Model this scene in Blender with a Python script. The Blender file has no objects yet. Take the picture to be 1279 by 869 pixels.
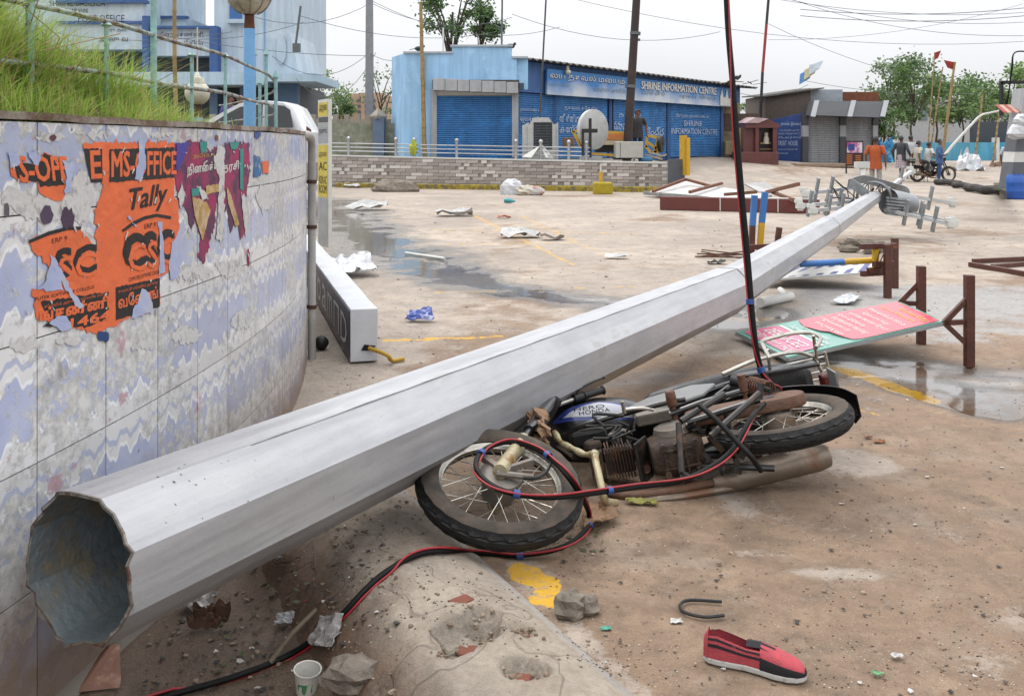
import bpy, bmesh, math, random
import numpy as np
from mathutils import Vector, Matrix, Quaternion

# ------------------------------------------------------------------ camera, sky, sun, exposure
SC = bpy.context.scene
COL = SC.collection
FPX, YH, EYE = 1200.0, 182.0, 1.42          # focal length in photo pixels, horizon row, eye height (m)
cam = bpy.data.cameras.new('camera'); CAM = bpy.data.objects.new('camera', cam); COL.objects.link(CAM)
CAM.location = (0, 0, EYE); CAM.rotation_euler = (math.radians(90), 0, 0)
cam.sensor_width = 36; cam.lens = FPX / 1279 * 36
cam.shift_y = -(434.5 - YH) / 1279
cam.clip_start = 0.05; cam.clip_end = 2000
SC.camera = CAM
SUN_EL, SUN_AZ = math.radians(58), math.radians(-40)
W = bpy.data.worlds.new('World'); SC.world = W; W.use_nodes = True
def build_world():
    nt = W.node_tree; n = nt.nodes; l = nt.links; n.clear()
    out = n.new('ShaderNodeOutputWorld'); bg = n.new('ShaderNodeBackground'); l.new(bg.outputs[0], out.inputs[0])
    bg.inputs['Strength'].default_value = 0.1
    sky = n.new('ShaderNodeTexSky'); sky.sky_type = 'NISHITA'; sky.sun_disc = False
    sky.sun_elevation = SUN_EL; sky.sun_rotation = SUN_AZ
    tc = n.new('ShaderNodeTexCoord'); sx = n.new('ShaderNodeSeparateXYZ'); l.new(tc.outputs['Generated'], sx.inputs[0])
    # overcast: even white cloud, brighter overhead than at the horizon
    mx = n.new('ShaderNodeMath'); mx.operation = 'MAXIMUM'; l.new(sx.outputs['Z'], mx.inputs[0]); mx.inputs[1].default_value = 0
    ml = n.new('ShaderNodeMath'); ml.operation = 'MULTIPLY_ADD'; l.new(mx.outputs[0], ml.inputs[0])
    ml.inputs[1].default_value = 21.0; ml.inputs[2].default_value = 6.4
    mp = n.new('ShaderNodeMapping'); mp.inputs['Scale'].default_value = (1, 1, 3.0); l.new(tc.outputs['Generated'], mp.inputs[0])
    nz = n.new('ShaderNodeTexNoise'); nz.inputs['Scale'].default_value = 2.2; nz.inputs['Detail'].default_value = 6; l.new(mp.outputs[0], nz.inputs['Vector'])
    mr = n.new('ShaderNodeMapRange'); l.new(nz.outputs[0], mr.inputs[0]); mr.inputs[1].default_value = .3; mr.inputs[2].default_value = .7
    mr.inputs[3].default_value = .93; mr.inputs[4].default_value = 1.04
    m2 = n.new('ShaderNodeMath'); m2.operation = 'MULTIPLY'; l.new(ml.outputs[0], m2.inputs[0]); l.new(mr.outputs[0], m2.inputs[1])
    cc = n.new('ShaderNodeCombineColor'); 
    for i, k in enumerate((.985, .992, 1.02)):
        q = n.new('ShaderNodeMath'); q.operation = 'MULTIPLY'; q.inputs[1].default_value = k; l.new(m2.outputs[0], q.inputs[0]); l.new(q.outputs[0], cc.inputs[i])
    mix = n.new('ShaderNodeMix'); mix.data_type = 'RGBA'; mix.inputs[0].default_value = .93
    l.new(sky.outputs[0], mix.inputs[6]); l.new(cc.outputs[0], mix.inputs[7]); l.new(mix.outputs[2], bg.inputs[0])
build_world()
sun = bpy.data.lights.new('sun', 'SUN'); sun.energy = 1.3; sun.angle = math.radians(22); sun.color = (1, .96, .9)
SUN = bpy.data.objects.new('sun', sun); COL.objects.link(SUN)
SUN.rotation_euler = (math.pi / 2 - SUN_EL, 0, -SUN_AZ + math.pi); SUN.location = (0, 0, 30)
SC.view_settings.view_transform = 'Standard'; SC.view_settings.look = 'None'; SC.view_settings.exposure = .23; SC.view_settings.gamma = 1
SC.view_settings.use_curve_mapping = False
SC.render.engine = 'CYCLES'; SC.cycles.use_denoising = True; SC.cycles.max_bounces = 6; SC.cycles.transparent_max_bounces = 12
try: SC.cycles.denoiser = 'OPENIMAGEDENOISE'
except Exception: pass

# ------------------------------------------------------------------ helpers
RND = random.Random(7)
def G(px, py, z=0.0):
    s = (py - YH) / (EYE - z); return Vector(((px - 640) / s, FPX / s, z))
def P(px, py, d): return Vector(((px - 640) * d / FPX, d, EYE - (py - YH) * d / FPX))
def sm(a, b, x):
    t = np.clip((x - a) / (b - a), 0, 1); return t * t * (3 - 2 * t)
def lin(h):
    h = h.lstrip('#'); o = []
    for i in (0, 2, 4):
        c = int(h[i:i + 2], 16) / 255; o.append(c / 12.92 if c <= .04045 else ((c + .055) / 1.055) ** 2.4)
    return tuple(o)
_lat = np.random.RandomState(3).rand(256, 256)
def vnoise(x, y):
    x = np.asarray(x, float); y = np.asarray(y, float)
    xi = np.floor(x).astype(int); yi = np.floor(y).astype(int); fx = x - xi; fy = y - yi
    fx = fx * fx * (3 - 2 * fx); fy = fy * fy * (3 - 2 * fy)
    a = _lat[xi & 255, yi & 255]; b = _lat[(xi + 1) & 255, yi & 255]; c = _lat[xi & 255, (yi + 1) & 255]; d = _lat[(xi + 1) & 255, (yi + 1) & 255]
    return (a * (1 - fx) + b * fx) * (1 - fy) + (c * (1 - fx) + d * fx) * fy
def fbm(x, y, o=4):
    s = 0; a = .5
    for i in range(o): s = s + a * vnoise(x * 2 ** i + 17.3 * i, y * 2 ** i + 5.1 * i); a *= .5
    return s / (1 - .5 ** o)

ORG = {}
class MB:
    def __init__(s): s.v = []; s.f = []; s.m = []; s.cur = 0; s.cuts = []
    def cut(s): s.cuts.append((len(s.v), len(s.f))); return s      # what follows becomes an object of its own
    def add(s, vs, fs):
        b = len(s.v); s.v += [Vector(p) for p in vs]; s.f += [tuple(i + b for i in f) for f in fs]; s.m += [s.cur] * len(fs); return s
    def mat(s, i): s.cur = i; return s
    def box(s, c, d, R=None):
        c = Vector(c); h = [x / 2 for x in d]; vs = []
        for x in (-1, 1):
            for y in (-1, 1):
                for z in (-1, 1):
                    p = Vector((x * h[0], y * h[1], z * h[2])); vs.append(c + (R @ p if R else p))
        return s.add(vs, [(0, 1, 3, 2), (4, 6, 7, 5), (0, 4, 5, 1), (2, 3, 7, 6), (0, 2, 6, 4), (1, 5, 7, 3)])
    def bar(s, a, b, w, h=None, up=(0, 0, 1)):
        a = Vector(a); b = Vector(b); t = (b - a); L = t.length; t.normalize(); u = Vector(up)
        if abs(t.dot(u)) > .97: u = Vector((0, 1, 0))
        r = t.cross(u).normalized(); u = r.cross(t)
        R = Matrix((r, t, u)).transposed(); return s.box((a + b) / 2, (w, L, h or w), R)
    def tube(s, pts, r, n=8, cap=True, closed=False):
        pts = [Vector(p) for p in pts]; k = len(pts); rs = r if isinstance(r, (list, tuple)) else [r] * k
        T = []
        for i in range(k):
            a = pts[(i - 1) % k] if (closed or i > 0) else pts[i]; b = pts[(i + 1) % k] if (closed or i < k - 1) else pts[i]
            T.append((b - a).normalized() if (b - a).length > 1e-9 else Vector((0, 0, 1)))
        u = T[0].orthogonal().normalized(); vs = []
        for i in range(k):
            u = (u - T[i] * u.dot(T[i])); u = u.normalized() if u.length > 1e-6 else T[i].orthogonal().normalized(); w = T[i].cross(u)
            for j in range(n):
                a = 2 * math.pi * j / n; vs.append(pts[i] + (u * math.cos(a) + w * math.sin(a)) * rs[i])
        fs = []
        for i in range(k if closed else k - 1):
            for j in range(n): fs.append((i * n + j, i * n + (j + 1) % n, ((i + 1) % k) * n + (j + 1) % n, ((i + 1) % k) * n + j))
        if cap and not closed: fs.append(tuple(range(n))[::-1]); fs.append(tuple((k - 1) * n + j for j in range(n)))
        return s.add(vs, fs)
    def lathe(s, prof, c=(0, 0, 0), ax=(0, 0, 1), n=24, closed=False):
        """prof: (radius, offset along axis)"""
        ax = Vector(ax).normalized(); u = ax.orthogonal().normalized(); w = ax.cross(u); c = Vector(c); vs = []; k = len(prof)
        for (r, h) in prof:
            for j in range(n):
                a = 2 * math.pi * j / n; vs.append(c + ax * h + (u * math.cos(a) + w * math.sin(a)) * max(r, 1e-4))
        fs = []
        for i in range(k if closed else k - 1):
            for j in range(n): fs.append((i * n + j, i * n + (j + 1) % n, ((i + 1) % k) * n + (j + 1) % n, ((i + 1) % k) * n + j))
        return s.add(vs, fs)
    def prism(s, poly, ext):
        """poly: list of 3d points, ext: extrusion vector"""
        p = [Vector(q) for q in poly]; e = Vector(ext); n = len(p)
        return s.add(p + [q + e for q in p], [tuple(range(n))[::-1], tuple(range(n, 2 * n))] + [(i, (i + 1) % n, n + (i + 1) % n, n + i) for i in range(n)])
    def ball(s, c, r, n=10, m=7, jit=0, rnd=None):
        c = Vector(c); r = r if isinstance(r, (tuple, list, Vector)) else (r, r, r); vs = []; rnd = rnd or RND
        for i in range(m + 1):
            th = math.pi * i / m
            for j in range(n):
                a = 2 * math.pi * j / n; k = 1 + (rnd.uniform(-jit, jit) if jit and 0 < i < m else 0)
                vs.append(c + Vector((r[0] * math.sin(th) * math.cos(a) * k, r[1] * math.sin(th) * math.sin(a) * k, r[2] * math.cos(th) * k)))
        return s.add(vs, [(i * n + j, (i + 1) * n + j, (i + 1) * n + (j + 1) % n, i * n + (j + 1) % n) for i in range(m) for j in range(n)])
    def loft(s, rings, cap=True):
        n = len(rings[0]); vs = [p for r in rings for p in r]
        fs = [(i * n + j, i * n + (j + 1) % n, (i + 1) * n + (j + 1) % n, (i + 1) * n + j) for i in range(len(rings) - 1) for j in range(n)]
        if cap: fs += [tuple(range(n))[::-1], tuple((len(rings) - 1) * n + j for j in range(n))]
        return s.add(vs, fs)
    def xf(s, M): s.v = [M @ p for p in s.v]; return s
    def mesh(s, name, mats, off=Vector((0, 0, 0)), smooth=False):
        me = bpy.data.meshes.new(name); me.from_pydata([p - off for p in s.v], [], s.f)
        for m in (mats if isinstance(mats, (list, tuple)) else [mats]): me.materials.append(m)
        if any(s.m): me.polygons.foreach_set('material_index', s.m)
        bm = bmesh.new(); bm.from_mesh(me); bmesh.ops.recalc_face_normals(bm, faces=bm.faces); bm.to_mesh(me); bm.free()
        if smooth:
            me.polygons.foreach_set('use_smooth', [True] * len(me.polygons))
            if smooth != 'all':
                try: me.set_sharp_from_angle(angle=math.radians(38))
                except Exception: pass
        me.update(); return me
    def build(s, name, mats, parent=None, smooth=False, label=None, cat=None, group=None, kind=None, bevel=0, local=False):
        if s.cuts and parent is not None and not kind:
            cs = sorted(set([(0, 0)] + s.cuts)) + [(len(s.v), len(s.f))]; first = None
            for (v0, f0), (v1, f1) in zip(cs[:-1], cs[1:]):
                if f1 > f0:
                    q = MB(); q.v = s.v[v0:v1]; q.f = [tuple(i - v0 for i in f) for f in s.f[f0:f1]]; q.m = s.m[f0:f1]
                    o = q.build(name, mats, parent, smooth, None, None, None, None, bevel, local); first = first or o
            return first
        if parent is not None: off = Vector((0, 0, 0)) if local else ORG.get(parent.name, Vector((0, 0, 0)))
        else:
            vs = s.v; off = Vector(((min(p.x for p in vs) + max(p.x for p in vs)) / 2, (min(p.y for p in vs) + max(p.y for p in vs)) / 2, min(p.z for p in vs)))
        o = bpy.data.objects.new(name, s.mesh(name, mats, off, smooth)); COL.objects.link(o)
        if parent is not None: o.parent = parent
        else: o.location = off
        ORG[o.name] = off.copy() if not local else Vector((0, 0, 0))
        if bevel:
            b = o.modifiers.new('bevel', 'BEVEL'); b.width = bevel; b.segments = 2; b.limit_method = 'ANGLE'; b.angle_limit = math.radians(40)
        tag(o, label, cat, group, kind); return o
def tag(o, label=None, cat=None, group=None, kind=None):
    for k, v in (('label', label), ('category', cat), ('group', group), ('kind', kind)):
        if v: o[k] = v
    return o
def root(name, label, cat, loc, group=None):
    o = bpy.data.objects.new(name, None); COL.objects.link(o); o.location = loc; o.empty_display_size = .1
    ORG[o.name] = Vector(loc); return tag(o, label, cat, group)
def copy_tree(o, parent=None):
    c = o.copy(); COL.objects.link(c); c.parent = parent; ORG[c.name] = ORG.get(o.name, Vector())
    for ch in o.children: copy_tree(ch, c)
    return c
def spline(pts, n=8):
    """Catmull-Rom through points"""
    p = [Vector(q) for q in pts]; p = [p[0] * 2 - p[1]] + p + [p[-1] * 2 - p[-2]]; o = []
    for i in range(1, len(p) - 2):
        for k in range(n):
            t = k / n; a, b, c, d = p[i - 1], p[i], p[i + 1], p[i + 2]
            o.append(.5 * ((2 * b) + (c - a) * t + (2 * a - 5 * b + 4 * c - d) * t * t + (3 * b - a - 3 * c + d) * t ** 3))
    o.append(p[-2]); return o

# ------------------------------------------------------------------ materials
MATS = {}
def mat(name, col, rough=.6, metal=0., var=.12, scale=6., col2=None, amt=.45, s2=3., bump=.15, bscale=40., spec=.5, rnd=0., coat=0., edge=.06, streak=0.):
    """procedural weathered surface: tone variation, a second colour in blotches, fine relief"""
    if name in MATS: return MATS[name]
    m = bpy.data.materials.new(name); m.use_nodes = True; MATS[name] = m
    nt = m.node_tree; n = nt.nodes; l = nt.links; b = n['Principled BSDF']
    col = lin(col) if isinstance(col, str) else col
    b.inputs['Metallic'].default_value = metal; b.inputs['Specular IOR Level'].default_value = spec
    if coat: b.inputs['Coat Weight'].default_value = coat; b.inputs['Coat Roughness'].default_value = .1
    tc = n.new('ShaderNodeTexCoord')
    nz = n.new('ShaderNodeTexNoise'); nz.inputs['Scale'].default_value = scale; nz.inputs['Detail'].default_value = 5; l.new(tc.outputs['Object'], nz.inputs['Vector'])
    mr = n.new('ShaderNodeMapRange'); l.new(nz.outputs[0], mr.inputs[0]); mr.inputs[1].default_value = .25; mr.inputs[2].default_value = .75
    mr.inputs[3].default_value = 1 - var * 1.4; mr.inputs[4].default_value = 1 + var
    hs = n.new('ShaderNodeHueSaturation'); hs.inputs['Color'].default_value = (*col, 1); l.new(mr.outputs[0], hs.inputs['Value'])
    last = hs.outputs[0]
    if streak:
        mp = n.new('ShaderNodeMapping'); mp.inputs['Scale'].default_value = (5, 5, .35); l.new(tc.outputs['Object'], mp.inputs[0]); zs = n.new('ShaderNodeTexNoise'); zs.inputs['Scale'].default_value = 1.2; zs.inputs['Detail'].default_value = 7; zs.inputs['Roughness'].default_value = .68; l.new(mp.outputs[0], zs.inputs['Vector'])
        m4 = n.new('ShaderNodeMapRange'); l.new(zs.outputs[0], m4.inputs[0]); m4.inputs[1].default_value = .38; m4.inputs[2].default_value = .62; m4.inputs[3].default_value = 1 - streak; m4.inputs[4].default_value = 1 + streak * .3
        h4 = n.new('ShaderNodeHueSaturation'); l.new(last, h4.inputs['Color']); l.new(m4.outputs[0], h4.inputs['Value']); h4.inputs['Saturation'].default_value = .96; last = h4.outputs[0]
    if rnd:
        oi = n.new('ShaderNodeObjectInfo'); m3 = n.new('ShaderNodeMapRange'); l.new(oi.outputs['Random'], m3.inputs[0]); m3.inputs[3].default_value = 1 - rnd; m3.inputs[4].default_value = 1 + rnd
        h2 = n.new('ShaderNodeHueSaturation'); l.new(last, h2.inputs['Color']); l.new(m3.outputs[0], h2.inputs['Value']); last = h2.outputs[0]
    if col2 is not None:
        c2 = lin(col2) if isinstance(col2, str) else col2
        z = n.new('ShaderNodeTexNoise'); z.inputs['Scale'].default_value = s2; z.inputs['Detail'].default_value = 8; z.inputs['Roughness'].default_value = .65; l.new(tc.outputs['Object'], z.inputs['Vector'])
        r = n.new('ShaderNodeMapRange'); l.new(z.outputs[0], r.inputs[0]); r.inputs[1].default_value = 1 - amt - edge; r.inputs[2].default_value = 1 - amt + edge
        mx = n.new('ShaderNodeMix'); mx.data_type = 'RGBA'; l.new(r.outputs[0], mx.inputs[0]); l.new(last, mx.inputs[6]); mx.inputs[7].default_value = (*c2, 1); last = mx.outputs[2]
        if metal:
            q = n.new('ShaderNodeMapRange'); l.new(r.outputs[0], q.inputs[0]); q.inputs[3].default_value = metal; q.inputs[4].default_value = 0; l.new(q.outputs[0], b.inputs['Metallic'])
    l.new(last, b.inputs['Base Color'])
    rr = n.new('ShaderNodeMapRange'); l.new(nz.outputs[0], rr.inputs[0]); rr.inputs[3].default_value = max(0, rough - .12); rr.inputs[4].default_value = min(1, rough + .12); l.new(rr.outputs[0], b.inputs['Roughness'])
    if bump:
        bz = n.new('ShaderNodeTexNoise'); bz.inputs['Scale'].default_value = bscale; bz.inputs['Detail'].default_value = 6; l.new(tc.outputs['Object'], bz.inputs['Vector'])
        bp = n.new('ShaderNodeBump'); bp.inputs['Strength'].default_value = bump; bp.inputs['Distance'].default_value = .02; l.new(bz.outputs[0], bp.inputs['Height']); l.new(bp.outputs[0], b.inputs['Normal'])
    return m
def node_mat(name):
    m = bpy.data.materials.new(name); m.use_nodes = True; MATS[name] = m
    return m, m.node_tree.nodes, m.node_tree.links, m.node_tree.nodes['Principled BSDF']
class NB:
    """small node graph helper"""
    def __init__(s, nt): s.nt = nt
    def N(s, t, **kw):
        x = s.nt.nodes.new(t)
        for k, v in kw.items(): setattr(x, k, v)
        return x
    def put(s, sock, v):
        if hasattr(v, 'is_linked') or isinstance(v, bpy.types.NodeSocket): s.nt.links.new(v, sock)
        elif isinstance(v, tuple) and len(v) == 3 and sock.type == 'RGBA': sock.default_value = (*v, 1)
        else: sock.default_value = v
    def math(s, op, a, b=0., c=None):
        x = s.N('ShaderNodeMath', operation=op); s.put(x.inputs[0], a); s.put(x.inputs[1], b)
        if c is not None: s.put(x.inputs[2], c)
        return x.outputs[0]
    def noise(s, vec, sc, det=5, rough=.55):
        x = s.N('ShaderNodeTexNoise'); s.put(x.inputs['Vector'], vec); x.inputs['Scale'].default_value = sc; x.inputs['Detail'].default_value = det; x.inputs['Roughness'].default_value = rough; return x.outputs[0]
    def rng(s, v, a, b, c=0., d=1., smooth=False):
        x = s.N('ShaderNodeMapRange'); x.interpolation_type = 'SMOOTHSTEP' if smooth else 'LINEAR'
        for i, q in enumerate((v, a, b, c, d)): s.put(x.inputs[i], q)
        return x.outputs[0]
    def mix(s, f, a, b):
        x = s.N('ShaderNodeMix', data_type='RGBA'); s.put(x.inputs[0], f); s.put(x.inputs[6], a); s.put(x.inputs[7], b); return x.outputs[2]
    def mul(s, col, v):
        x = s.N('ShaderNodeHueSaturation'); s.put(x.inputs['Color'], col); s.put(x.inputs['Value'], v); return x.outputs[0]
    def bump(s, h, st, dist=.02, nrm=None):
        x = s.N('ShaderNodeBump'); s.put(x.inputs['Height'], h); s.put(x.inputs['Strength'], st); x.inputs['Distance'].default_value = dist
        if nrm is not None: s.put(x.inputs['Normal'], nrm)
        return x.outputs[0]

# lettering: outlines of the built-in font turned into flat mesh
_tx = {}
def text_geo(s):
    if s in _tx: return _tx[s]
    c = bpy.data.curves.new('t', 'FONT'); c.body = s; c.resolution_u = 2; o = bpy.data.objects.new('t', c); COL.objects.link(o)
    dg = bpy.context.evaluated_depsgraph_get(); e = o.evaluated_get(dg); me = e.to_mesh()
    vs = [v.co.copy() for v in me.vertices]; fs = [tuple(p.vertices) for p in me.polygons]; e.to_mesh_clear()
    bpy.data.objects.remove(o); bpy.data.curves.remove(c)
    if vs:
        x0 = min(v.x for v in vs); x1 = max(v.x for v in vs); y0 = min(v.y for v in vs); y1 = max(v.y for v in vs)
        vs = [((v.x - x0) / max(1e-6, x1 - x0), (v.y - y0) / max(1e-6, y1 - y0)) for v in vs]
    _tx[s] = (vs, fs); return _tx[s]
def text_words(s):
    """faces of the lettering grouped word by word"""
    vs, fs = text_geo(s); iv = sorted(((min(vs[k][0] for k in f), max(vs[k][0] for k in f), f) for f in fs), key=lambda t: t[0]); out = []; mx = -9
    for a, b, f in iv:
        if a > mx + .38 / max(1, len(s)): out.append([])
        out[-1].append(f); mx = max(mx, b)
    r = []
    for fl in out:
        ids = sorted(set(k for f in fl for k in f)); mp = {k: n for n, k in enumerate(ids)}; r.append(([vs[k] for k in ids], [tuple(mp[k] for k in f) for f in fl]))
    return r
BOLD = [(0, 0), (1, 0), (0, .7), (1, .7), (.5, .35)]
def text_on(mb, s, o, xv, yv, shear=0., bold=0.):
    """lay text s in the parallelogram o + a*xv + b*yv"""
    o = Vector(o); xv = Vector(xv); yv = Vector(yv); ev = yv.normalized() * xv.length
    for vs, fs in text_words(s):
        mb.cut()
        for n, (dx, dy) in enumerate(BOLD if bold else BOLD[:1]): mb.add([o + xv * (a + shear * b + dx * bold) + yv * b + ev * (dy * bold) for a, b in vs], fs)
    return mb
# ------------------------------------------------------------------ terrain
KA = G(520, 625).xy; KB = G(790, 869).xy; KD = (KB - KA).normalized(); KN = Vector((KD.y, -KD.x))   # kerb line, KN points to the wall
def kerb_t(x, y): return (x - KA.x) * KN.x + (y - KA.y) * KN.y
def kerb_w(x, y): return (x - KA.x) * KD.x + (y - KA.y) * KD.y
def terrain(x, y):
    x = np.asarray(x, float); y = np.asarray(y, float); t = kerb_t(x, y)
    z = 0.014 * (fbm(x * 1.7, y * 1.7) - .5) + .006 * (fbm(x * 9, y * 9, 3) - .5)
    z = z * sm(60, 20, y)
    near = sm(4.9, 3.9, y) * sm(-.5, .6, y)
    z = z - (.05 * sm(.02, .12, t) + .09 * sm(.5, .75, t) + .05 * (fbm(x * 5, y * 5) - .45) * sm(.5, .7, t)) * near
    a = 32 + 4.5 * sm(6, 15, x); h = .98 - .34 * sm(7, 15, x)
    z = z + h * sm(0, 1, (y - a) / (45 - a))
    z = z + .82 * sm(-.12, -.75, x + .2117 * y) * sm(14, 17, y)
    return z
def tz(x, y): return float(terrain(x, y))
def axis_lines():
    ys = [-14, -8, -4, -1.5, 0, .8, 1.4]; y = 1.6; 
    while y < 900: ys.append(y); y += max(.02, .0105 * y) if y < 60 else .06 * y
    xs = list(np.arange(-2.2, 3.6, .026)); st = .03; x = xs[-1]; r = []
    while x < 700: st *= 1.055; x += st; r.append(x)
    st = .03; x = xs[0]; q = []
    while x > -700: st *= 1.075; x -= st; q.append(x)
    return np.array(q[::-1] + xs + r), np.array(ys)
def seg_dist(px, py, pts, ky=3.0):
    """distance in photo rows and columns (rows weighted) from ground points to a polyline: only a layout tool"""
    d = np.full(px.shape, 1e9)
    for (a, b), (c, e) in zip(pts[:-1], pts[1:]):
        b *= ky; e *= ky; vx, vy = c - a, e - b; L = vx * vx + vy * vy + 1e-9
        t = np.clip(((px - a) * vx + (py * ky - b) * vy) / L, 0, 1); d = np.minimum(d, np.hypot(px - a - t * vx, py * ky - b - t * vy))
    return d
def build_ground():
    xs, ys = axis_lines(); X, Y = np.meshgrid(xs, ys); Z = terrain(X, Y)
    Yc = np.maximum(Y, .6); px = 640 + X / Yc * FPX; py = YH + EYE * FPX / Yc
    n1 = fbm(X * 2.3, Y * 2.3, 4) - .5; n2 = fbm(X * .7 + 9, Y * .7, 4) - .5; n3 = fbm(X * 8, Y * 8, 3) - .5
    def band(pts, w, e=.6, k=1.2):
        d = seg_dist(px, py, pts) / w; return np.clip(1.25 - d + k * n1 + .35 * n3, 0, 1)
    wet = np.maximum.reduce([
        band([(405, 258), (430, 272), (462, 296), (500, 322), (570, 344)], 72) * .8, band([(500, 322), (600, 352), (700, 372), (800, 380), (900, 392)], 42) * .78,
        band([(430, 300), (440, 335)], 46) * .6,
        band([(1010, 462), (1080, 464), (1150, 476), (1220, 492), (1300, 505)], 58) * .9, band([(1110, 452), (1200, 462), (1290, 470)], 40) * .7, band([(1120, 478), (1175, 496), (1260, 520)], 38),
        band([(860, 405), (925, 402), (965, 395)], 50) * .8, band([(760, 480), (840, 470)], 36) * .5,
        band([(1195, 215), (1290, 240)], 14) * .3])
    wet = wet * sm(30, 24, Y)
    wet = np.maximum(wet, .42 * sm(.5, .66, kerb_t(X, Y)) * sm(4.7, 4.0, Y))
    mud = np.clip(sm(350, 520, py) * .75 + n2 * 1.3 + .16 + .35 * n1, 0, 1) * sm(430, 620, px + .25 * (py - 400))
    mud = np.maximum(mud, sm(.42, .6, kerb_t(X, Y)) * sm(4.8, 3.8, Y))
    bare = np.maximum.reduce([band([(925, 690), (985, 690)], 26, k=1.6), band([(990, 715), (1080, 718)], 30, k=1.8), band([(1030, 565), (1080, 580)], 44, k=1.8), band([(700, 770), (790, 869)], 34, k=2), band([(640, 700), (690, 760)], 50), band([(880, 590), (930, 640)], 30, k=2)])
    mud = mud * (1 - .62 * np.clip(bare * 1.2 + .5 * n3, 0, 1))
    yel = np.maximum.reduce([
        np.clip(1.3 - seg_dist(px, py, [(1035, 453), (1090, 472), (1165, 500)]) / 15, 0, 1), np.clip(1.1 - seg_dist(px, py, [(1040, 510), (1110, 520)]) / 16, 0, 1) * .6,
        np.clip(1.5 - seg_dist(px, py, [(648, 714), (668, 722), (688, 734)], 1.0) / 13, 0, 1), np.clip(1.2 - seg_dist(px, py, [(665, 750), (695, 752)], 1.0) / 14, 0, 1) * .9,
        np.clip(1.3 - seg_dist(px, py, [(765, 505), (840, 507)]) / 14, 0, 1), np.clip(1.2 - seg_dist(px, py, [(480, 426), (625, 420)]) / 9, 0, 1) * .75,
        np.clip(1.2 - seg_dist(px, py, [(545, 287), (800, 292)]) / 6, 0, 1) * .5, np.clip(1.2 - seg_dist(px, py, [(560, 305), (720, 303)]) / 6, 0, 1) * .5,
        np.clip(1.2 - seg_dist(px, py, [(590, 268), (715, 330)]) / 8, 0, 1) * .55, np.clip(1.2 - seg_dist(px, py, [(650, 270), (760, 320)]) / 8, 0, 1) * .5, np.clip(1.2 - seg_dist(px, py, [(545, 365), (790, 358)]) / 7, 0, 1) * .55,
        np.clip(1.2 - seg_dist(px, py, [(915, 398), (960, 397)]) / 16, 0, 1) * .6])
    grey = np.clip(sm(352, 360, py) * sm(560, 470, py) * sm(960, 1030, px + 40 * n1) + .6 * wet, 0, 1)
    Z = Z - .008 * sm(.35, .75, wet)
    flat = sm(.45, .8, wet) * (Y < 30); Z = Z * (1 - flat) + (-.009) * flat
    r, c = X.shape; vs = np.stack([X, Y, Z], -1).reshape(-1, 3); idx = np.arange(r * c).reshape(r, c)
    fs = np.stack([idx[:-1, :-1], idx[:-1, 1:], idx[1:, 1:], idx[1:, :-1]], -1).reshape(-1, 4)
    me = bpy.data.meshes.new('ground'); me.vertices.add(len(vs)); me.vertices.foreach_set('co', vs.ravel())
    me.loops.add(fs.size); me.loops.foreach_set('vertex_index', fs.ravel().astype(np.int32)); me.polygons.add(len(fs))
    me.polygons.foreach_set('loop_start', np.arange(0, fs.size, 4, dtype=np.int32)); me.polygons.foreach_set('use_smooth', np.ones(len(fs), bool)); me.update(calc_edges=True)
    at = me.color_attributes.new('cover', 'FLOAT_COLOR', 'POINT'); at.data.foreach_set('color', np.stack([wet, mud, yel, grey], -1).astype(np.float32).ravel())
    m, n, l, b = node_mat('ground_mat'); B = NB(m.node_tree)
    a = B.N('ShaderNodeAttribute', attribute_name='cover'); sp = B.N('ShaderNodeSeparateColor'); l.new(a.outputs['Color'], sp.inputs[0]); wetA, mudA, yelA = sp.outputs; greyA = a.outputs['Alpha']
    g = B.N('ShaderNodeNewGeometry').outputs['Position']
    big = B.noise(g, .45, 6); mid = B.noise(g, 3.2, 7, .62); fine = B.noise(g, 38, 5, .7); grain = B.noise(g, 210, 3, .7)
    conc = B.mix(B.rng(big, .36, .64), lin('92867a'), lin('a19486')); conc = B.mix(B.rng(mid, .42, .68), conc, lin('8a8177')); conc = B.mix(B.rng(greyA, .2, .8), conc, lin('8f8c89'))
    mud = B.mix(B.rng(mid, .4, .6), lin('695543'), lin('8a745f')); mud = B.mix(B.rng(B.noise(g, 1.1, 6, .6), .45, .62), mud, lin('7d6753')); mud = B.mix(B.rng(fine, .52, .72, 0, .5), mud, lin('574538'))
    mm = B.rng(B.math('ADD', mudA, B.math('ADD', B.math('MULTIPLY', B.math('SUBTRACT', mid, .5), 1.1), B.math('MULTIPLY', B.math('SUBTRACT', fine, .5), .9))), .34, .58)
    base = B.mix(mm, conc, mud)
    sand = B.rng(B.noise(g, 1.7, 8, .68), .52, .7, 0, .55); base = B.mix(B.math('MULTIPLY', sand, B.rng(mm, 0, 1, .6, 1)), base, lin('998c7c'))
    wr = B.N('ShaderNodeTexNoise'); wr.inputs['Scale'].default_value = 5.5; wr.inputs['Detail'].default_value = 9; wr.inputs['Roughness'].default_value = .72; wr.inputs['Distortion'].default_value = 1.6; l.new(g, wr.inputs['Vector']); wr = wr.outputs[0]
    base = B.mul(base, B.rng(wr, .34, .66, B.rng(mm, 0, 1, .86, .74), 1.12)); base = B.mul(base, B.rng(fine, .3, .7, .82, 1.14)); base = B.mul(base, B.rng(big, .35, .65, .88, 1.08))
    base = B.mix(B.rng(wr, .6, .68, 0, B.rng(mm, 0, 1, .15, .45)), base, lin('594638'))
    # dark grit and pale specks
    base = B.mix(B.rng(B.noise(g, 17, 6, .75), .58, .66, 0, .75), base, lin('54453a'))
    base = B.mix(B.rng(grain, .6, .7, 0, .6), base, lin('b7aa9c')); base = B.mix(B.rng(grain, .4, .3, 0, .7), base, lin('3d332c'))
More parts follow.
